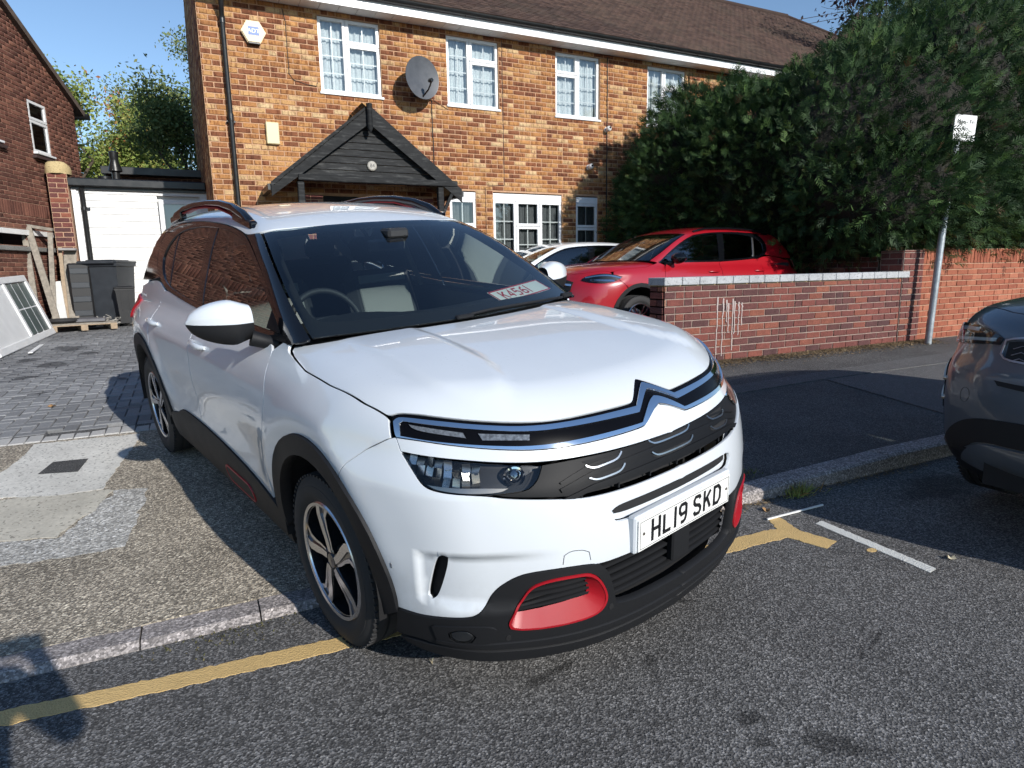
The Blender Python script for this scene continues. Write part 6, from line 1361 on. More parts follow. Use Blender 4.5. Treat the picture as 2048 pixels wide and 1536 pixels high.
M_DRY = leafmat('dry_litter', [(0., (.10, .07, .04)), (.5, (.22, .16, .09)), (1., (.34, .26, .15))])
litter('leaf_litter', 9000, lambda g, n: np.stack([g.uniform(4.6, 9.8, n), 5.78 - np.abs(g.normal(0, .16, n)) - .0], 1), M_DRY, 'dry brown leaf litter along the foot of the brick walls', .014, 1)
litter('leaf_litter', 500, lambda g, n: np.stack([g.uniform(2.2, 4.6, n), 2.655 - np.abs(g.normal(0, .035, n))], 1), M_DRY, 'thin line of leaf litter in the gutter', .011, 2)
def leaf(p, s, lab, col, seed):
    g = random.Random(seed); V = []; n = 9
    for i in range(n):
        a = 2 * PI * i / n; rr_ = s * (1 if i % 2 else .62) * g.uniform(.8, 1.1); V.append((rr_ * math.cos(a), rr_ * .7 * math.sin(a), .012 + .010 * math.sin(a * 2 + seed)))
    V.append((0, 0, .006)); o = mesh_obj('fallen_leaf', V, [(i, (i + 1) % n, n) for i in range(n)], col, None); o.location = (*p, gzf(*p)); o.rotation_euler = (0, 0, g.uniform(0, 6)); return tag(o, lab, 'leaf', 'fallen leaves')
M_DL = simple('brown_leaf', (.30, .17, .07), .8, var=.3, vs=60); M_PL = simple('pale_leaf', (.52, .46, .33), .8, var=.2, vs=60)
leaf((1.01, 1.955), .035, 'curled brown leaf on the road under the front bumper', M_DL, 1); leaf((1.93, 2.12), .020, 'pale leaf scrap by the right front corner of the bumper', M_PL, 2); leaf((2.02, 2.10), .022, 'second pale leaf scrap nearer the yellow line', M_PL, 3)
leaf((.66, 2.05), .014, 'tiny pale leaf on the road left of the bumper', M_PL, 4); leaf((2.90, 2.53), .038, 'orange brown leaf in the gutter by the T mark', M_DL, 5); leaf((-1.20, 6.75), .05, 'rust brown leaf on the block paving', M_DL, 6); leaf((9.8, 5.25), .07, 'pale leaf on the pavement beside the post', M_PL, 7); leaf((3.18, 1.66), .03, 'pale grey scrap on the road beyond the bay line', M_PL, 8)
tag(MB().box((3.02, 2.425, .008), (.46, .010, .008), TR((0, 0, 0))).build('trim_strip', M_WHT), 'thin white plastic strip lying in the gutter by the T mark', 'litter')
# ------------------------------------------------------------------ other parked cars
BASE = dict(W=([-3.6, -3.2, -2.73, -2.2, -1.4, -.8, -.2, .05, .4, .7, 1.0], [.80, .868, .914, .912, .905, .905, .915, .918, .905, .88, .85]),
    DZ=([.15, .25, .38, .55, .72, .85, .95, 1.05, 1.15], [-.09, -.055, -.025, -.008, 0, -.004, -.02, -.055, -.105]),
    FX=([.15, .25, .35, .5, .6, .7, .8, .916, .975, 1.05], [.90, .945, .965, .972, .968, .955, .93, .875, .835, .76]),
    FS=([0, .1, .25, .4, .55, .7, .82, .92], [0, .002, .014, .045, .105, .20, .32, .50]),
    TC=([-3.6, -2.5, -1.5, -.6, -.3, 0, .3, .63, .8, .95], [1.05, 1.12, 1.15, 1.165, 1.16, 1.148, 1.122, 1.072, 1.03, .97]),
    TS=([0, .2, .4, .6, .76, .9], [0, -.001, -.006, -.02, -.05, -.10]),
    RX=([.2, .5, .8, 1.0, 1.2], [3.42, 3.52, 3.54, 3.52, 3.45]),
    G=([1.0, 1.13, 1.3, 1.45, 1.55, 1.65], [.815, .785, .725, .66, .605, .54]),
    GP=([-3.6, -3.0, -2.5, -2.3, 0], [.055, .025, .002, 0, 0]),
    WX=([1.0, 1.14, 1.3, 1.45, 1.575, 1.7], [.28, -.05, -.40, -.72, -.985, -1.25]),
    T2=([-3.6, -3.2, -2.8, -2.3, -1.8, -1.4, -1.0, -.6], [1.46, 1.55, 1.618, 1.66, 1.667, 1.643, 1.58, 1.49]),
    RG=([1.0, 1.2, 1.4, 1.55], [3.52, 3.42, 3.28, 3.13]))
def scaled(sx, sy, sz, over=None):
    """tables of the base car stretched along its axes; first axis, value axis per table"""
    ax = dict(W=(sx, sy), DZ=(sz, sy), FX=(sz, sx), FS=(sy, sx), TC=(sx, sz), TS=(sy, sz), RX=(sz, sx), G=(sz, sy), GP=(sx, sy), WX=(sz, sx), T2=(sx, sz), RG=(sz, sx))
    t = {}
    for k, (a, b) in {**BASE, **(over or {})}.items(): t[k] = ([x * ax[k][0] for x in a], [y * ax[k][1] for y in b])
    return t
def build_car(label, loc, rz, pm, sx=1., sy=1., sz=1., over=None, detail=None, mirrorm=None, style=1, rails=True, archm=None, roofm=None, glass=None, lampfn=None, wz=.33):
    bd = Body(detail=detail, zb=1.0 * sz, wc=.42, **scaled(sx, sy, sz, over)); f, fu, un = bd.lower, bd.upper, bd.union
    car = empty('parked_car', loc, rz, label, 'car'); k3 = np.array((sx, sy, sz))
    def q(L): return [tuple(np.array(p) * k3) for p in L]
    def pz(L, y=-.9): return q([(x, y, z) for x, z in L])
    S = (0, 1, 0); T = (0, 0, -1); FR = (-.74, .64, -.2); gl = glass or M_GLASS
    mir = mirrorm or pm
    shut = [(-.31, -.775, 1.12), (-.145, -.828, 1.061), (.075, -.832, 1.05), (.295, -.819, 1.03), (.40, -.80, 1.01)]
    fr = [(.44, -.785, 1.0), (.543, -.69, 1.0), (.63, -.615, .998), (.704, -.522, .99), (.763, -.412, .985), (.797, -.259, .984), (.81, 0, .985)]
    cowl = [(-.085, 0, 1.16), (-.115, -.32, 1.155), (-.16, -.49, 1.15), (-.225, -.64, 1.14), (-.29, -.755, 1.128)]
    shut = ontop(f, dense(q(shut))); fr = ontop(f, dense(q(fr)))
    panel('bonnet', f, T, ontop(f, q(cowl)) + shut + fr, pm, car, 'join', gap=.003, grid=.05, ang=60)
    panel('scuttle_panel', f, T, q([(-.087, 0, 1.16), (-.162, -.49, 1.15), (-.29, -.75, 1.128), (-.40, -.75, 1.12), (-.40, 0, 1.12)]), M_TRIM, car, 'join', off=-.01, depth=0, grid=.08)
    aF = lambda r, a, b: [(x, z) for x, z in arc(.02, .395, r, a, b, 16)]; aR = lambda r, a, b: [(x, z) for x, z in arc(-2.69, .395, r, a, b, 16)]
    panel('front_wing', un, S, shut + q([(.42, -.80, .96), (.366, -.862, .905)]) + pz(aF(.45, 62, 178)) + pz([(-.495, .48), (-.512, .615), (-.45, .78), (-.425, .89), (-.444, 1.005), (-.49, 1.085), (-.40, 1.125)]), pm, car, 'pair', grid=.05)
    panel('front_bumper', f, FR, onside(f, q([(.27, -.91, .827), (.366, -.862, .905), (.42, -.80, .962)])) + fr + q([(.95, 0, .40), (.92, -.42, .40), (.80, -.65, .38), (.63, -.813, .37), (.487, -.867, .37)]) + onside(f, pz(arc(.02, .395, .45, 0, 60, 8), -.88)), pm, car, 'join', grid=.04, ang=42)
    panel('lower_bumper', f, FR, q([(.95, 0, .41), (.92, -.42, .41), (.80, -.65, .39), (.63, -.813, .38), (.487, -.867, .38), (.45, -.86, .26), (.613, -.81, .25), (.794, -.652, .24), (.898, -.441, .23), (.945, 0, .22)]), M_TRIM, car, 'join', off=.006, depth=.03, grid=.05)
    panel('door', un, S, pz([(-.497, 1.082), (-.447, 1.005), (-.428, .89), (-.453, .78), (-.515, .615), (-.52, .34), (-1.57, .34), (-1.56, .8), (-1.555, 1.0), (-1.575, 1.122), (-1.0, 1.122), (-.6, 1.118)]), pm, car, 'pair', grid=.06)
    panel('door', un, S, pz([(-1.575, .34), (-1.565, .8), (-1.56, 1.0), (-1.58, 1.122), (-2.1, 1.145), (-2.42, 1.17), (-2.5, 1.10), (-2.44, .98), (-2.40, .87), (-2.365, .732)] + aR(.45, 40, 8) + [(-2.15, .34)]), pm, car, 'pair', grid=.06)
    panel('rear_wing', un, (.12, 1, -.1), pz([(-2.425, 1.17), (-2.505, 1.10), (-2.445, .98), (-2.405, .87), (-2.37, .74)] + aR(.45, 46, 176) + [(-3.2, .45), (-3.25, .6), (-3.27, .8), (-3.25, 1.0), (-3.2, 1.14), (-2.9, 1.2), (-2.62, 1.22)]), pm, car, 'pair', grid=.06)
    panel('rear_pillar', fu, (.35, .93, 0), q([(-2.60, -.7, 1.225), (-2.69, -.68, 1.30), (-2.70, -.62, 1.42), (-2.60, -.56, 1.54), (-2.9, -.55, 1.525), (-3.08, -.53, 1.49), (-3.22, -.58, 1.33), (-3.33, -.64, 1.16), (-2.95, -.75, 1.18)]), pm, car, 'pair', off=.001, depth=.006, grid=.06, gap=0)
    fr_top = [(-1.105, -.60, 1.525), (-1.2, -.62, 1.52), (-1.55, -.592, 1.56), (-1.85, -.583, 1.575), (-2.28, -.576, 1.58), (-2.66, -.57, 1.555), (-3.05, -.54, 1.50)]
    panel('roof', fu, T, q([(-.985, 0, 1.575), (-1.02, -.4, 1.55), (-1.06, -.54, 1.535)] + fr_top + [(-3.12, -.4, 1.52), (-3.14, 0, 1.53)]), roofm or pm, car, 'join', grid=.08, gap=.001)
    panel('tailgate', un, (1, 0, .05), q([(-3.2, 0, 1.5), (-3.2, -.5, 1.48), (-3.35, -.62, 1.3), (-3.45, -.70, 1.1), (-3.5, -.74, .8), (-3.5, -.74, .45), (-3.45, 0, .4)]), pm, car, 'join', grid=.1)
    gt = [(-2.60, 1.285), (-2.62, 1.405), (-2.52, 1.475), (-2.353, 1.522), (-2.075, 1.547), (-1.794, 1.550), (-1.495, 1.536), (-1.313, 1.515), (-1.134, 1.474), (-.958, 1.399), (-.736, 1.293), (-.53, 1.19)]
    gb = [(-.47, 1.146), (-.9, 1.146), (-1.564, 1.148), (-1.754, 1.153), (-2.107, 1.172), (-2.35, 1.196), (-2.5, 1.232)]
    frm = [(-2.62, 1.225), (-2.69, 1.30), (-2.70, 1.42), (-2.60, 1.53), (-2.28, 1.576), (-1.854, 1.573), (-1.551, 1.558), (-1.322, 1.535), (-1.2, 1.512), (-1.022, 1.455), (-.775, 1.345), (-.588, 1.24), (-.36, 1.118), (-.9, 1.118), (-1.564, 1.124), (-2.107, 1.148), (-2.4, 1.172)]
    panel('window_frame', fu, S, pz(frm, -.7), M_BLK, car, 'pair', off=.002, depth=.012, grid=.06, gap=0, holes=[pz(gt + gb, -.7)])
    panel('door_glass', fu, S, pz([(-.47, 1.148), (-.53, 1.19), (-.736, 1.291), (-.958, 1.397), (-1.134, 1.472), (-1.313, 1.513), (-1.495, 1.534), (-1.69, 1.546), (-1.645, 1.40), (-1.585, 1.15)], -.7), M_SIDE, car, 'pair', off=-.006, depth=0, grid=.07, gap=0)
    panel('door_glass', fu, S, pz([(-1.70, 1.152), (-1.79, 1.45), (-1.825, 1.548), (-2.075, 1.545), (-2.353, 1.520), (-2.425, 1.495), (-2.325, 1.195), (-2.107, 1.174)], -.7), M_PRIV, car, 'pair', off=-.006, depth=0, grid=.07, gap=0)
    panel('quarter_glass', fu, S, pz([(-2.355, 1.20), (-2.455, 1.487), (-2.52, 1.473), (-2.62, 1.403), (-2.6, 1.287), (-2.5, 1.234)], -.7), M_PRIV, car, 'pair', off=-.006, depth=0, grid=.07, gap=0)
    panel('window_pillar', fu, S, pz([(-1.588, 1.148), (-1.65, 1.40), (-1.695, 1.548), (-1.825, 1.550), (-1.788, 1.45), (-1.697, 1.150)], -.7), M_BLK, car, 'pair', off=-.003, depth=.01, grid=.07, gap=0, rnd=0)
    panel('window_pillar', fu, S, pz([(-2.323, 1.193), (-2.423, 1.497), (-2.457, 1.489), (-2.357, 1.198)], -.7), M_SATIN, car, 'pair', off=-.003, depth=.01, grid=.07, gap=0, rnd=0)
    panel('front_pillar', fu, (-.45, .75, -.45), q([(-1.10, -.602, 1.523), (-1.195, -.619, 1.515), (-1.022, -.654, 1.460), (-.775, -.707, 1.346), (-.588, -.748, 1.241), (-.385, -.79, 1.115), (-.284, -.735, 1.142), (-.375, -.728, 1.19), (-.547, -.708, 1.279), (-.819, -.655, 1.424), (-1.07, -.594, 1.528)]), pm, car, 'pair', off=.003, depth=.012, grid=.05, gap=0)
    ws = [(-.10, 0, 1.162), (-.178, -.48, 1.152), (-.285, -.728, 1.145), (-.547, -.703, 1.281), (-.819, -.650, 1.426), (-1.06, -.588, 1.53), (-1.0, -.25, 1.56), (-.99, 0, 1.572)]
    panel('windscreen', fu, (-.5, 0, -.86), q(ws), gl, car, 'join', depth=0, grid=.07, gap=.002)
    panel('rear_screen', fu, (1, 0, -.3), q([(-3.12, 0, 1.52), (-3.12, -.45, 1.50), (-3.3, -.55, 1.30), (-3.38, -.6, 1.15), (-3.42, 0, 1.15)]), M_PRIV, car, 'join', off=.004, depth=0, grid=.1)
    am = archm or M_TRIM
    panel('arch_cladding', f, S, pz(aF(.455, -2, 182) + aF(.40, 186, -10)), am, car, 'pair', off=.010, depth=.04, grid=.05, gap=.001, rnd=0); panel('arch_cladding', f, S, pz(aR(.455, 2, 178) + aR(.40, 184, -4)), am, car, 'pair', off=.010, depth=.04, grid=.05, gap=.001, rnd=0)
    panel('sill_cladding', f, S, pz([(-.43, .36), (-1.38, .37), (-2.28, .37), (-2.28, .25), (-1.4, .235), (-.40, .245)]), M_TRIM, car, 'pair', off=.008, depth=.03, grid=.08)
    R = .34 * max(sz, .92)
    for x in (0, -2.73 * sx):
        for sg in (-1, 1):
            make_wheel(car, (x + .0, .775 * sg * sy, R), R=R, rim=.235 * R / .345, side=sg, style=style)
            pr = arc(x + .02, .395 * sz, .40 * sz, -12, 192, 14); n = len(pr); mesh_obj('wheel_liner', [(a, .52 * sg, b) for a, b in pr] + [(a, .89 * sg * sy, b) for a, b in pr], [(i, i + 1, n + i + 1, n + i) for i in range(n - 1)] + [tuple(range(n))], M_DARK, car)
    mb = MB(); mb.box((-1.36 * sx, 0, .32), (1.9, 1.6, .12)); mb.box((-1.3 * sx, 0, .33), (4.1, 1.0, .14)); mb.build('underbody', M_DARK, car)
    mb = MB(); mb.box((-.52 * sx, 0, 1.02 * sz), (.5, 1.4 * sy, .12), None, .04); mb.build('dashboard', M_DASH, car)
    for sg in (-1, 1):
        m = TR((-1.68 * sx, .37 * sg, .95 * sz)) @ Matrix.Rotation(-.33, 4, 'Y'); mb = MB(); mb.box((0, 0, -.02), (.12, .48, .56), m, .05); mb.build('seat_back', M_FAB, car); mb = MB(); mb.box((-.01, 0, .37), (.09, .26, .16), m, .04); mb.build('headrest', M_FAB, car)
        mb = MB(); mb.box((-1.9 * sx, .76 * sg * sy, .84 * sz), (2.5, .05, .5), None, .02); mb.build('door_card', M_DASH, car)
    mb = MB(); mb.box((-2.66 * sx, 0, .95 * sz), (.14, 1.25, .5), None, .05); mb.build('rear_seat', M_FAB, car)
    panel('headliner', fu, T, q([(-1.05, 0, 1.57), (-1.3, -.5, 1.55), (-2.3, -.5, 1.58), (-3.0, -.45, 1.5), (-3.05, 0, 1.5)]), M_DASH, car, 'join', off=-.03, depth=0, grid=.2)
    for sg in (-1, 1):
        V = []; n = 18; ts = np.linspace(0, 1, 9)
        for t in ts:
            k = max((1 - max(0, (t - .3) / .7)**2.4)**.55 if t < 1 else 0, .05) * min(1, .75 + t)
            for a in np.linspace(0, 2 * PI, n, endpoint=False): V.append((((-.62 - .04 * t) * sx + .060 * k * math.cos(a)), (.84 + .21 * t) * sg * sy, (1.17 + .01 * t) * sz + .075 * k * math.sin(a)))
        F = [(i * n + k, (i + 1) * n + k, (i + 1) * n + (k + 1) % n, i * n + (k + 1) % n)[::-sg] for i in range(8) for k in range(n)]
        mesh_obj('mirror_cap', V, F + [tuple(range(n))], mir, car, 1.)
        mb = MB(); mb.tube([(-.60 * sx, .86 * sg * sy, 1.12 * sz), (-.55 * sx, .76 * sg * sy, 1.09 * sz)], .03, 8); mb.build('mirror_arm', M_TRIM, car)
        for x0 in (-1.39, -2.36):
            y = abs(float(snap(un, q([(x0, -.87, .975)]))[0][1])) * sg; mb = MB(); mb.tube([(x0 * sx + .10, y, .978 * sz), (x0 * sx + .07, y + sg * .022, .979 * sz), (x0 * sx - .07, y + sg * .022, .981 * sz), (x0 * sx - .10, y, .982 * sz)], .012, 7); mb.build('door_handle', pm, car, .9)
        if rails:
            zr = [fu_top(bd, x * sx, .56 * sy) for x in (-1.25, -1.5, -2., -2.5, -2.85)]; mb = MB(); mb.tube([(x * sx, .56 * sg * sy, z + e) for x, z, e in zip((-1.25, -1.5, -2., -2.5, -2.85), zr, (.0, .03, .035, .03, 0))], .016, 8); mb.build('roof_rail', M_BLK, car, .9)
    if lampfn: lampfn(car, f, q, FR)
    return car
def fu_top(bd, x, y):
    z = np.linspace(2.2, 1.0, 1200); P = np.stack([np.full_like(z, x), np.full_like(z, y), z], 1); return float(z[np.argmax(bd.upper(P) < 0)])
def lamp_gla(car, f, q, FR):
    L = snap(f, q([(.30, -.86, .93), (.42, -.80, .965), (.52, -.73, .965), (.62, -.64, .945), (.69, -.56, .91), (.715, -.55, .86), (.66, -.64, .835), (.57, -.74, .83), (.46, -.82, .85), (.36, -.86, .89)]))
    panel('headlamp_housing', f, FR, L, M_LAMPH, car, 'pair', off=.004, depth=.01, grid=.05); panel('headlamp_cover', f, FR, L, M_LENS, car, 'pair', off=.016, depth=.012, grid=.05, gap=.004)
    strip('headlamp_blade', f, FR, q([(.33, -.865, .915), (.43, -.81, .945), (.53, -.74, .945), (.62, -.655, .925), (.68, -.575, .895)]), .022, M_CHROME, car, mirror='pair', off=.010, depth=.006, grid=.03)
    strip('headlamp_blade', f, FR, q([(.42, -.835, .875), (.50, -.79, .87), (.58, -.725, .865), (.65, -.645, .862)]), .03, M_CHROME, car, mirror='pair', off=.010, depth=.006, grid=.03)
    panel('grille_panel', f, FR, q([(.87, 0, .93), (.86, -.3, .92), (.80, -.46, .87), (.83, -.44, .74), (.92, 0, .72)]), M_DARK, car, 'join', off=.006, depth=.01, grid=.05)
    strip('grille_bar', f, FR, q([(.89, 0, .83), (.88, -.2, .83), (.82, -.46, .82)]), .03, M_CHROME, car, mirror='join', off=.016, depth=.01, grid=.05)
def lamp_plain(car, f, q, FR):
    L = snap(f, q([(.42, -.80, .94), (.55, -.70, .95), (.68, -.56, .93), (.70, -.57, .86), (.6, -.71, .84), (.46, -.81, .87)]))
    panel('headlamp_housing', f, FR, L, M_LAMPH, car, 'pair', off=.004, depth=.01, grid=.05); panel('headlamp_cover', f, FR, L, M_LENS, car, 'pair', off=.014, depth=.01, grid=.05)
red = build_car('red SUV-style car with black mirrors parked behind the low brick wall', (5.28, 7.75, gzf(5.5, 7.7) + .03), PI + .06, MRED, .985, .965, .965, mirrorm=M_BLK, lampfn=lamp_gla)
wht = build_car('white low-roofed car parked by the ground floor window behind the red car', (4.35, 9.75, gzf(4.3, 9.7)), PI + .06, paint('plain_white_paint', (.78, .80, .80), drops=False), .99, .95, .86, rails=False, lampfn=lamp_plain)
# the grey SUV at the right edge
def evo_detail(x, s, z):
    d = sst(.66, .74, s) * sst(.42, .46, z) * (1 - sst(.66, .70, z)) * sst(.3, .5, x)
    return -.0 * d, -.0 * d, .010 * (1 - sst(.40, .52, s))
def lamp_evo(car, f, q, FR):
    L = snap(f, q([(.30, -.885, .93), (.50, -.80, .965), (.66, -.66, .965), (.76, -.52, .95), (.80, -.47, .93), (.80, -.48, .90), (.72, -.62, .885), (.60, -.75, .875), (.45, -.85, .885)]))
    panel('headlamp_housing', f, FR, L, M_LAMPH, car, 'pair', off=.003, depth=.01, grid=.04); panel('headlamp_cover', f, FR, L, M_LENS, car, 'pair', off=.014, depth=.011, grid=.04)
    strip('headlamp_blade', f, FR, q([(.48, -.83, .90), (.60, -.74, .90), (.70, -.63, .908), (.78, -.50, .918)]), .02, M_WHT, car, mirror='pair', off=.008, depth=.005, grid=.03); strip('headlamp_blade', f, FR, q([(.52, -.79, .94), (.62, -.70, .942), (.70, -.60, .94)]), .022, M_WHT, car, mirror='pair', off=.008, depth=.005, grid=.03)
    G_ = q([(.84, 0, .945), (.83, -.40, .94), (.81, -.455, .93), (.83, -.455, .86), (.86, -.42, .835), (.89, 0, .83)])
    panel('grille_panel', f, (-1, 0, 0), G_, M_DARK, car, 'join', off=.004, depth=.012, grid=.04)
    for z in (.855, .885, .915): strip('grille_mesh', f, (-1, 0, 0), q([(.9, y, z + (.008 if i % 2 else -.008)) for i, y in enumerate(np.linspace(-.43, .43, 21))]), .006, M_SATIN, car, off=.010, depth=.006, grid=.04, rnd=0)
    strip('grille_surround', f, (-1, 0, 0), q([(.84, y, z) for y, z in ((0, .950), (-.40, .946), (-.462, .932), (-.465, .865), (-.43, .828), (0, .822))]), .014, M_SATIN, car, mirror='join', off=.012, depth=.012, grid=.03)
    panel('side_vent', f, FR, q([(.50, -.90, .80), (.64, -.81, .80), (.665, -.80, .72), (.66, -.81, .55), (.56, -.875, .52), (.52, -.90, .62)]), M_DARK, car, 'pair', off=.004, depth=.01, grid=.04)
    for z in (.73, .63): strip('vent_blade', f, FR, q([(.50, -.905, z + .05), (.58, -.86, z + .01), (.68, -.79, z - .03)]), .02, M_COPPER, car, mirror='pair', off=.012, depth=.012, grid=.04)
    panel('lower_intake', f, FR, q([(.97, 0, .58), (.93, -.40, .58), (.86, -.56, .555), (.80, -.67, .50), (.73, -.76, .41), (.76, -.74, .36), (.83, -.62, .39), (.88, -.52, .455), (.95, -.3, .46), (.97, 0, .46)]), M_DARK, car, 'join', off=.006, depth=.01, grid=.04)
    panel('skid_plate', f, FR, q([(.97, 0, .455), (.95, -.3, .455), (.88, -.52, .45), (.83, -.62, .385), (.78, -.70, .33), (.80, -.62, .30), (.88, -.3, .29), (.90, 0, .29)]), MGREY, car, 'join', off=.014, depth=.02, grid=.04)
    panel('bumper_slot', f, FR, q([(.95, 0, .745), (.93, -.30, .745), (.88, -.46, .75), (.89, -.44, .725), (.94, -.28, .715), (.96, 0, .715)]), M_DARK, car, 'join', off=.004, depth=.006, grid=.04)
    strip('tow_cover_seam', f, FR, q([(.84, -.62 + .035 * math.cos(a), .66 + .035 * math.sin(a)) for a in np.linspace(0, 6.1, 18)]), .003, M_DARK, car, off=.001, depth=.001, grid=.02, rnd=0)
evo = build_car('dark grey SUV at the right edge facing the white car across the bay line', (4.33, 1.24, .05), PI + .02, MGREY, .95, 1.0, 1.06, detail=evo_detail, lampfn=lamp_evo, over=dict(
    FX=([.15, .25, .35, .5, .6, .7, .8, .916, .985, 1.06], [.62, .76, .89, .95, .96, .955, .94, .905, .875, .80]), FS=([0, .1, .25, .4, .55, .7, .82, .92], [0, .001, .008, .028, .068, .15, .27, .46]),
    TC=([-3.6, -2.5, -1.5, -.6, -.3, 0, .3, .63, .8, .95], [1.05, 1.12, 1.15, 1.17, 1.165, 1.155, 1.135, 1.10, 1.065, 1.01])))
# ------------------------------------------------------------------ clutter along the neighbour's wall
M_WOODG = simple('weathered_timber', (.26, .23, .19), .9, var=.3, vs=18, bump=.5, bs=50); M_WOODN = simple('new_timber', (.33, .25, .17), .8, var=.2, vs=18, bump=.3, bs=50)
M_BIN = simple('bin_plastic', (.028, .033, .040), .5, var=.2, vs=6); M_BIN2 = simple('black_bin_plastic', (.012, .012, .013), .5, var=.2, vs=6)
# old window unit leaning over
A_ = Vector((-2.10, 12.72, .52)); B_ = Vector((-2.25, 10.01, .44)); un_ = (B_ - A_).normalized(); OM = frame(A_, un_, Vector((-.30, .10, .93)))
ow = empty('old_window_unit', A_, 0, 'old white window unit with leaded panes leaning on the ground at far left', 'window unit'); OL = Matrix.Translation(-A_) @ OM
mb = MB(); W_, H_ = 2.75, 1.0
for c, d in (((W_ / 2, .05, 0), (W_, .10, .08)), ((W_ / 2, H_ - .05, 0), (W_, .10, .08)), ((.06, H_ / 2, 0), (.12, H_ - .2, .08)), ((W_ - .05, H_ / 2, 0), (.10, H_ - .2, .08)), ((1.18, H_ / 2, 0), (.09, H_ - .2, .08))): mb.box(c, d, OL, .008)
mb.build('unit_frame', M_WHITEW, ow)
n_ = 3; x0, x1, y0, y1 = .12, 1.135, .10, .90; M_OBS = simple('obscured_glass', (.075, .105, .10), .35, var=.35, vs=3.)
for i in range(n_):
    for j in range(2):
        a, b = x0 + (x1 - x0) * i / n_, x0 + (x1 - x0) * (i + 1) / n_; c, d = y0 + (y1 - y0) * j / 2, y0 + (y1 - y0) * (j + 1) / 2; mb = MB(); mb.box(((a + b) / 2, (c + d) / 2, -.012), (b - a - .018, d - c - .018, .006), OL); mb.build('pane', M_OBS, ow)
mb = MB()
for i in range(1, n_): mb.box((x0 + (x1 - x0) * i / n_, .5, -.006), (.018, .8, .02), OL)
mb.build('vertical_bars', M_UPVC, ow); mb = MB(); mb.box(((x0 + x1) / 2, .5, -.0055), (x1 - x0, .018, .02), OL); mb.build('cross_bar', M_UPVC, ow)
mb = MB(); mb.box((1.94, .5, -.012), (1.42, .8, .01), OL); mb.build('solid_panel', M_WHITEW, ow)
for px_ in (.40, .47): mb = MB(); mb.lathe([(0, .004), (.012, .004), (.014, 0)], 10, OL @ TR((px_ + .2, .06, .04))); mb.build('screw_hole', M_INK, ow)
tag(MB().box((0, 0, 0), (.05, 1.5, .012), TR((-2.0, 10.9, .475), rz=.06)).build('plastic_trim', M_WHITEW), 'white plastic strip lying along the foot of the old window', 'trim')
# timber frame
tf = empty('timber_frame', (-2.4, 14.0, .55), 0, 'grey timber frame with a diagonal brace leaning on the brown wall', 'timber frame'); o_ = Vector(tf.location)
for nm, p, q_, w_, t_ in (('frame_post', (-2.46, 13.7, .56), (-2.55, 14.15, 2.40), .09, .05), ('diagonal_brace', (-2.16, 13.62, .60), (-2.48, 14.1, 2.32), .10, .05), ('frame_post', (-2.22, 13.66, .60), (-2.17, 14.1, 2.22), .075, .05), ('top_rail', (-2.58, 14.16, 2.36), (-2.12, 14.10, 2.27), .05, .10)):
    mb = MB(); mb.bar(Vector(p) - o_, Vector(q_) - o_, w_, t_, (0, 1, .1), .004); mb.build(nm, M_WOODG, tf)
def board(p, q_, w_, mat, lab, t_=.025, up=(0, 1, .1)):
    mb = MB(); mb.bar(Vector(p), Vector(q_), w_, t_, up, .003); return tag(mb.build('board', mat), lab, 'board', 'boards leaning by the bins')
board((-1.97, 13.75, .56), (-1.93, 14.25, 1.92), .20, M_WOODG, 'wide grey weathered board leaning beside the pallet'); board((-2.03, 13.66, .56), (-2.07, 14.2, 1.97), .06, M_WOODN, 'pale narrow board left of the wide grey one'); board((-2.08, 13.6, .56), (-2.16, 13.95, 1.36), .14, simple('white_board', (.55, .55, .53), .6, var=.1), 'short off-white board leaning low against the frame')
tag(MB().box((-1.95, 14.15, 1.93), (.27, .20, .04), TR(), .01).build('slate_piece', simple('slate', (.30, .29, .28), .8, var=.2)), 'flat grey slate resting on top of the leaning boards', 'slate')
# pallet
pl = empty('pallet', (-1.78, 13.25, .53), .25, 'weathered wooden pallet on the paving in front of the bins', 'pallet')
for i in range(6): mb = MB(); mb.box((0, -.35 + i * .14, .125), (.95, .10, .022), None, .003); mb.build('deck_board', M_WOODG, pl)
for x in (-.43, 0, .43):
    for y in (-.35, 0, .35): mb = MB(); mb.box((x, y, .055), (.10, .10, .09), None, .004); mb.build('block', M_WOODN, pl)
for y in (-.35, 0, .35): mb = MB(); mb.box((0, y, .107), (.95, .09, .018)); mb.build('stringer', M_WOODN, pl)
tag(MB().box((-1.70, 13.30, .70), (.62, .55, .05), TR((0, 0, 0)), .008).build('slab_sheet', simple('grey_sheet', (.13, .13, .14), .7, var=.2)), 'grey sheet material lying on the pallet', 'sheet')
mb = MB(); mb.lathe([(.05, 0), (.22, 0), (.25, .03), (.23, .06), (.06, .05)], 24, TR((-2.02, 13.12, .68)), True); tag(mb.build('rubber_disc', M_RUB, None, .7), 'black rubber disc lying on the left end of the pallet', 'rubber disc')
mb = MB(); r_ = random.Random(9)
V = []; F = []
for i in range(60): c = Vector((-1.36 + r_.gauss(0, .07), 13.30 + r_.gauss(0, .10), .60 + abs(r_.gauss(0, .05)))); mb.bar(c, c + Vector((r_.gauss(0, .06), r_.gauss(0, .06), r_.gauss(0, .04))), .02, .008)
o = mb.build('rag_bundle', simple('pale_rags', (.40, .38, .34), .9)); tag(o, 'ragged pale scraps bundled at the right end of the pallet', 'scraps', kind='stuff')
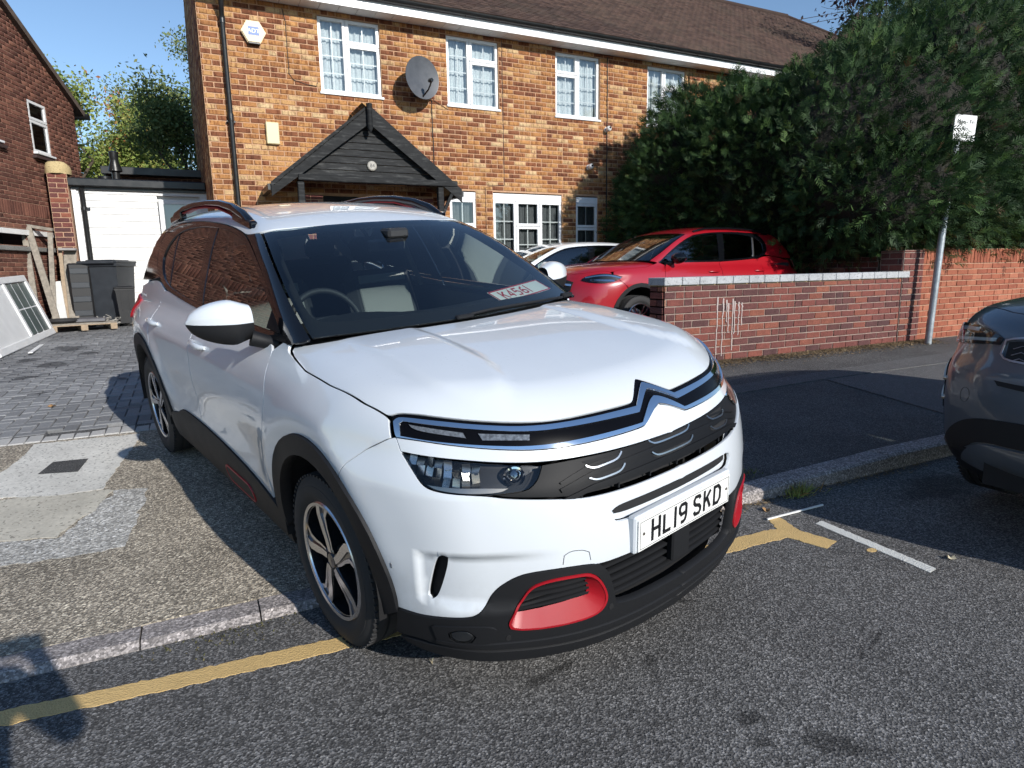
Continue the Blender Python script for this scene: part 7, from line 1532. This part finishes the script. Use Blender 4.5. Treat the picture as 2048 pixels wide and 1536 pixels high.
def wheelie(loc, rz, H, W, Dp, mat, lab, lean=0., lid=True):
    b = empty('wheelie_bin', loc, rz, lab, 'wheelie bin', 'wheelie bins beside the extension'); b.rotation_euler = (lean, 0, rz); mb = MB()
    def ring(z, s): return [(-W / 2 * s, -Dp / 2 * s, z), (W / 2 * s, -Dp / 2 * s, z), (W / 2 * s, Dp / 2 * s, z), (-W / 2 * s, Dp / 2 * s, z)]
    V = ring(.06, .78) + ring(.30, .84) + ring(H * .9, .98) + ring(H * .9, 1.06) + ring(H * .95, 1.06); F = [(i * 4 + k, i * 4 + (k + 1) % 4, i * 4 + 4 + (k + 1) % 4, i * 4 + 4 + k) for i in range(4) for k in range(4)] + [(3, 2, 1, 0)]
    mb.add(V, F); mb.build('bin_body', mat, b)
    for x in (-.12, .12): mb = MB(); mb.bar((x * W / .58, -Dp * .43, .30), (x * W / .58, -Dp * .487, H * .86), .02, .02, (0, 1, 0)); mb.build('body_rib', mat, b)
    if lid:
        mb = MB(); mb.box((0, -.01, H * .965), (W * 1.10, Dp * 1.10, .035), None, .012); mb.box((0, -.01, H * .985), (W * .8, Dp * .8, .03), None, .012); mb.tube([(-W / 2, Dp * .6, H * .95), (W / 2, Dp * .6, H * .95)], .02, 8); mb.build('bin_lid', mat, b)
    for sx_ in (-1, 1): mb = MB(); mb.lathe([(0, -.025), (.09, -.025), (.10, -.015), (.10, .015), (.09, .025), (0, .025)], 20, TR((sx_ * W * .47, Dp * .42, .10), ry=PI / 2)); mb.build('bin_wheel', M_RUB, b, .7)
    return b
wheelie((-1.36, 14.15, .54), PI - .35, 1.20, .62, .72, M_BIN, 'large dark grey wheelie bin leaning by the white boards', .0)
wheelie((-1.10, 13.62, .535), .1, .72, .30, .30, M_BIN2, 'small black bin in front of the large grey one')
tk = empty('plastic_tank', (-1.80, 13.98, .54), .1, 'upended ribbed black plastic crate behind the pallet', 'crate'); mb = MB(); mb.box((0, 0, .58), (.34, .30, 1.12), None, .03); mb.build('crate_shell', M_BIN2, tk)
for z in (.25, .5, .75, 1.0): mb = MB(); mb.box((0, -.155, z), (.28, .02, .10), None, .006); mb.build('crate_rib', M_BIN, tk)
# price card inside the windscreen of the white SUV
cdm = empty('windscreen_card', (0, 0, 0), 0, 'white card with red border and number lying inside the windscreen', 'card'); cdm.matrix_world = suv.matrix_world
Cm = frame((-.325, .40, 1.203), Vector((-.30, .95, .015)), Vector((-.88, -.2, .42))); mb = MB(); mb.box((0, 0, 0), (.46, .105, .002), Cm); mb.build('card_sheet', M_PLATE, cdm)
mb = MB(); M_RINK = simple('red_ink', (.45, .03, .04), .6)
for a, b in (((-.225, -.048), (.225, -.048)), ((-.225, .048), (.225, .048)), ((-.225, -.048), (-.225, .048)), ((.225, -.048), (.225, .048))): V, F = stroke([a, b], .009); mb.add(V, F, Cm @ TR((0, 0, .0014)))
mb.build('card_border', M_RINK, cdm)
plate_text('K4561', cdm, Cm @ TR((-.05, 0, .0016)), M_RINK, h=.070, wd=.048, st=.011, name='card_number')
# ------------------------------------------------------------------ the person taking the photograph (just behind the viewpoint)
def person():
    root = empty('person', (-.14, -.36, 0), 0, 'person in dark clothes standing on the road holding up a phone', 'person')
    J = {'pel': (0, 0, .95, .15), 'sp': (0, .01, 1.15, .145), 'ch': (0, .0, 1.36, .155), 'nk': (0, .0, 1.52, .06), 'hd': (0, .03, 1.62, .095), 'tp': (0, .03, 1.71, .085),
         'sl': (-.19, 0, 1.44, .07), 'el': (-.25, .10, 1.20, .05), 'wl': (-.09, .30, 1.36, .033), 'hl': (-.055, .335, 1.40, .03), 'sr': (.19, 0, 1.44, .07), 'er': (.30, .10, 1.20, .05), 'wr': (.20, .30, 1.36, .033), 'hr': (.165, .335, 1.40, .03),
         'pl': (-.10, 0, .90, .11), 'kl': (-.12, .03, .50, .07), 'al': (-.13, 0, .09, .05), 'tl': (-.14, .15, .045, .045), 'pr': (.10, 0, .90, .11), 'kr': (.12, .03, .50, .07), 'ar': (.13, 0, .09, .05), 'tr': (.14, .15, .045, .045)}
    E = 'pel-sp sp-ch ch-nk nk-hd hd-tp ch-sl sl-el el-wl wl-hl ch-sr sr-er er-wr wr-hr pel-pl pl-kl kl-al al-tl pel-pr pr-kr kr-ar ar-tr'.split()
    for s_, sx_ in (('l', 1), ('r', -1)):
        for k in range(5):
            b = J['h' + s_]; J[f'f{s_}{k}'] = (b[0] + sx_ * .012, b[1] + .012, b[2] + .045 - .022 * k, .0095); J[f'g{s_}{k}'] = (b[0] + sx_ * .035, b[1] + .022, b[2] + .043 - .021 * k, .008); E += [f'h{s_}-f{s_}{k}', f'f{s_}{k}-g{s_}{k}']
    K = list(J); me = D.meshes.new('body'); me.from_pydata([J[k][:3] for k in K], [tuple(K.index(q) for q in e.split('-')) for e in E], [])
    o = D.objects.new('tmp', me); COL.objects.link(o); md = o.modifiers.new('skin', 'SKIN'); 
    for i, k in enumerate(K): me.skin_vertices[0].data[i].radius = (J[k][3],) * 2
    me.skin_vertices[0].data[0].use_root = True; sb = o.modifiers.new('sub', 'SUBSURF'); sb.levels = 2; bpy.context.view_layer.update()
    m2 = D.meshes.new_from_object(o.evaluated_get(bpy.context.evaluated_depsgraph_get())); D.objects.remove(o); m2.name = 'body'; m2.materials.clear(); m2.materials.append(simple('dark_clothes', (.03, .032, .04), .85)); m2.polygons.foreach_set('use_smooth', [True] * len(m2.polygons)); link(D.objects.new('body', m2), root)
    ph = empty('phone', (0, -.035, 1.42), 0, 'black phone held up in front of the standing person', 'phone'); mb = MB(); mb.box((0, 0, 0), (.15, .009, .075), None, .003); mb.build('phone_body', M_BLK, ph); mb = MB(); mb.box((.045, .006, .015), (.035, .004, .035)); mb.build('lens_block', M_BLK, ph)
person()
